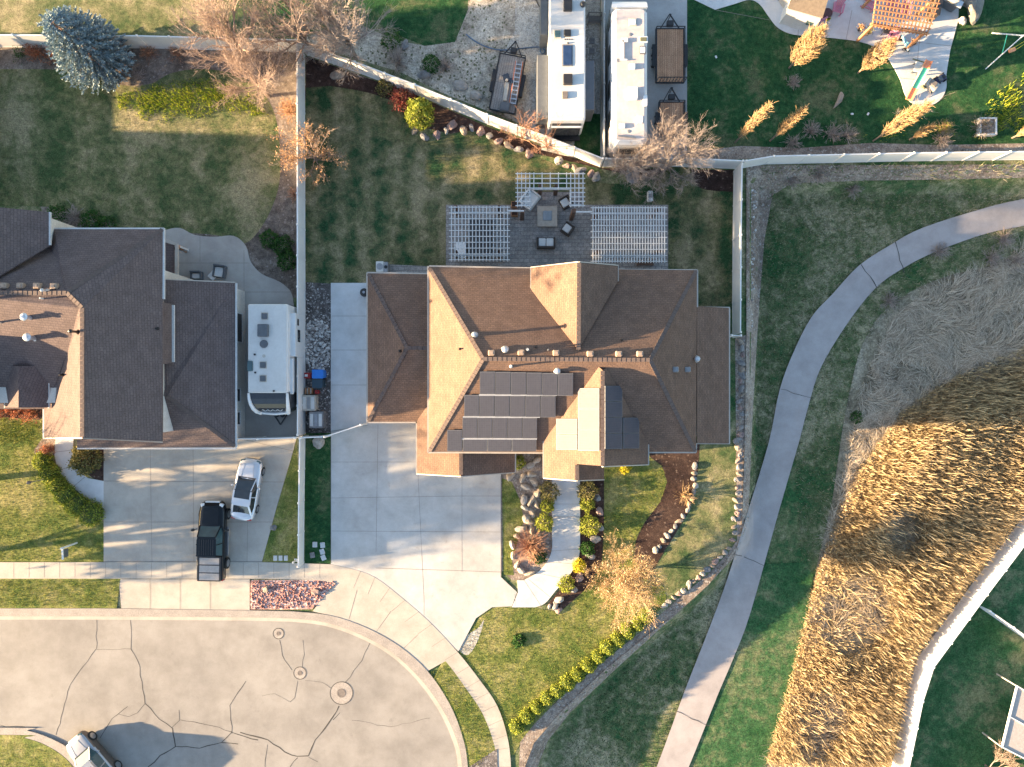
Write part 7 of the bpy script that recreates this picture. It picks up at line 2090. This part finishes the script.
# slide
t = thing('play_slide', 'orange and green plastic slide lying across the end of the patio', 'slide', P(923, 80, .05), 0)
p0, p1, p2, p3 = P(929, 60.5, 1.25), P(925.5, 68, 1.05), P(914.5, 88, .5), P(908.5, 100, .12)
def chute(a, b, m, w=.46):
    d = (b - a).normalized(); s = Vector((-d.y, d.x, 0)).normalized()
    MB().slab([a + s * w / 2, a - s * w / 2, b - s * w / 2, b + s * w / 2], .04).build('chute', m, t)
    for k in (-1, 1): MB().beam(a + s * k * w / 2 + Vector((0, 0, .06)), b + s * k * w / 2 + Vector((0, 0, .06)), .06, .14).build('side_wall', 'beige_plastic' if m == 'green_plastic' else m, t)
chute(p0, p1, 'orange_plastic'); chute(p1, p2, 'green_plastic'); chute(p2, p3, 'orange_plastic')
for dx in (-.2, .2): MB().box((p0.x + dx, p0.y - .1, .05), (.06, .06, 1.15)).build('leg', 'beige_plastic', t)
t = thing('play_table', 'grey and white children play table under the slide', 'table', P(917, 70, .05), R(-15))
MB().cbox((0, 0, .4), (.9, .8, .08), 0, .05).build('tabletop', 'rv_roof', t, local=True)
for sx in (-1, 1):
    for sy in (-1, 1): MB().box((sx * .38, sy * .33, 0), (.07, .07, .4)).build('leg', 'rv_grey', t, local=True)
MB().beam((-.7, .52, .35), (.3, .5, .35), .08, .05).build('bench', 'olive_plastic', t, local=True)
t = thing('toy_kitchen', 'brown and beige toy cart lying right of the slide', 'toy', P(929, 86.5, .05), R(-35))
MB().cbox((0, 0, 0), (.95, .62, .5), 0, .05).build('body', 'beige_plastic', t, local=True); MB().cbox((.0, .05, .5), (.55, .4, .06), 0, .03).build('tray', 'iron', t, local=True); MB().cbox((-.35, -.34, .05), (.35, .14, .2), 0, .03).build('side_panel', 'olive_plastic', t, local=True)
for sx in (-1, 1): wheel(t, sx * .4, -.3, .1, .06, side=sx)
t = thing('ride_on_toy', 'dark blue ride on toy car at the tip of the patio', 'toy car', P(939, 80, .05), R(-60))
MB().cbox((0, 0, .14), (.5, .85, .22), 0, .1).build('body', 'navy_plastic', t, local=True); MB().cbox((0, -.15, .36), (.36, .3, .12), 0, .05).build('seat', 'rv_grey', t, local=True); MB().lathe((0, .15, .4), [(.12, 0), (.13, .03), (.1, .04)], 14).build('steering_wheel', 'black_plastic', t, local=True)
for sx in (-1, 1):
    for sy in (-1, 1): wheel(t, sx * .27, sy * .28, .16, .1, side=sx)
# grill
t = thing('barbecue_grill', 'beige and steel barbecue grill right of the cedar pergola', 'grill', P(945, 6, .05), R(-28))
MB().cbox((0, 0, .1), (1.3, .6, .72), 0, .04).build('cabinet', 'rv_grey', t, local=True)
loft([[(-.45, y_, .84), (.45, y_, .84), (.45, y_, .84 + zz), (-.45, y_, .84 + zz)] for y_, zz in ((-.32, .06), (-.2, .22), (.05, .3), (.28, .2), (.34, .05))]).build('hood', 'beige_plastic', t, local=True)
for sx in (-1, 1): MB().cbox((sx * .68, 0, .82), (.4, .55, .04), 0, .02).build('side_shelf', 'galvanised', t, local=True)
MB().beam((-.4, -.38, .98), (.4, -.38, .98), .03, .03).build('handle', 'black_metal', t, local=True)
for sx in (-1, 1): wheel(t, sx * .55, .15, .1, .05, side=sx)
q = P(934, 10, .5); t = thing('dark_cabinet', 'dark narrow cabinet against the right side of the cedar pergola', 'cabinet', (q.x, q.y, .05), R(-12)); MB().cbox((0, 0, 0), (.45, 1.3, 1.0), 0, .04).build('body', 'wicker', t, local=True); MB().cbox((0, 0, 1.0), (.5, 1.36, .04), 0, .02).build('lid', 'black_plastic', t, local=True)
# tarp covered pile
q = P(970, 8); t = thing('covered_pile', 'crumpled grey brown tarp over a pile at the patio edge', 'tarp', q, 0)
MB().blob((q.x - .3, q.y + .1, .3), (.95, 1.7, .8), 31, .5, 3).build('tarp', 'tarp', t); MB().blob((q.x - .7, q.y - 1.1, .2), (.35, .55, .5), 5, .5, 2).build('loose_fold', 'rock_white', t)
# swing set
t = thing('swing_set', 'white A frame swing set with an orange seat at the right edge', 'swing set', P(1010, 50))
ax = P(1011, 47); zt = 2.1
A0 = P(1023, 35.5, zt); B0 = P(1060, 35, zt)
MB().beam(A0, B0, .09, .09).build('top_bar', 'rv_white', t)
MB().beam(A0, P(985.5, 69, 0), .07, .07).build('leg', 'rv_white', t); MB().beam(A0, P(992, 33, 0), .07, .07).build('leg', 'rv_white', t)
MB().beam(B0, P(1070, 75, 0), .07, .07).build('leg', 'rv_white', t); MB().beam(B0, P(1070, 20, 0), .07, .07).build('leg', 'rv_white', t)
MB().beam(A0.lerp(P(985.5, 69, 0), .55), A0.lerp(P(992, 33, 0), .5), .04, .04).build('brace', 'green_plastic', t)
s1 = A0.lerp(B0, .3); qq = P(1010, 50, .45)
MB().beam(s1, qq, .025, .025).beam(A0.lerp(B0, .42), qq + Vector((.4, 0, 0)), .025, .025).build('chain', 'yellow_plastic', t)
MB().cbox((qq.x + .15, qq.y, .4), (.5, .3, .14), R(20), .04).build('seat', 'orange_plastic', t)
q = P(985, 128); t = thing('planter_box', 'square white raised planter in the north east bed', 'planter', q)
b = MB()
for dx, dy, wx_, wy_ in ((0, .62, 1.2, .1), (0, -.62, 1.2, .1), (.6, 0, .1, 1.34), (-.6, 0, .1, 1.34)): b.box((q.x + dx, q.y + dy, 0), (wx_, wy_, .4))
b.build('box', 'paper_white', t); MB().box((q.x, q.y, 0), (1.1, 1.15, .3)).build('soil', 'soil', t)
q = P(838, 100); t = thing('toy_animal', 'curved beige inflatable toy lying on the dark lawn', 'toy', (q.x, q.y, 0), R(-12))
MB().tube([(-.25, -.75, .1), (-.12, -.5, .14), (.05, -.1, .2), (.1, .3, .2), (.05, .55, .14)], [.03, .1, .2, .2, .08], 10).build('body', 'rock_tan', t, local=True, smooth=True)
for i, (a, c_) in enumerate([(852, 114), (868, 114), (716, 57)]):
    q = P(a, c_); tag(MB().cbox((q.x, q.y, 0), (.22, .14, .06), i, .03).build('litter', 'paper_white', origin=q), ['left of two white scraps on the dark lawn', 'right of two white scraps on the dark lawn', 'white scrap on the dark lawn near the wood trailers'][i], 'litter')
# shade frame lower right
z = 2.2
t = thing('shade_frame', 'white and tan framed shade cover at the lower right edge', 'shade cover', PG(1040, 725))
c_ = [P(1017, 686, z - DROP), P(1080, 724, z - DROP), P(1066, 780, z - DROP), P(1002, 747, z - DROP)]
for a, b in zip(c_, c_[1:] + c_[:1]): MB().beam(a, b, .1, .12).build('frame', 'rv_white', t)
MB().beam(c_[0].lerp(c_[3], .5), c_[1].lerp(c_[2], .5), .08, .1).build('frame', 'rv_white', t)
MB().slab([p - Vector((0, 0, .03)) for p in c_], .02).build('canopy', 'bed_cover', t)
for p in c_: MB().beam(p, Vector((p.x, p.y, -DROP - .05)), .09, .09).build('post', 'gutter_tan', t)
# drain and small cover on the verge
q = PG(754.5, 269); tag(MB().lathe(tuple(q), [(.2, -.05), (.2, .12), (.14, .14)], 16).build('drain_cap', 'olive_plastic', origin=q), 'small round green drain cap in the rubble strip by the fence', 'drain cap')
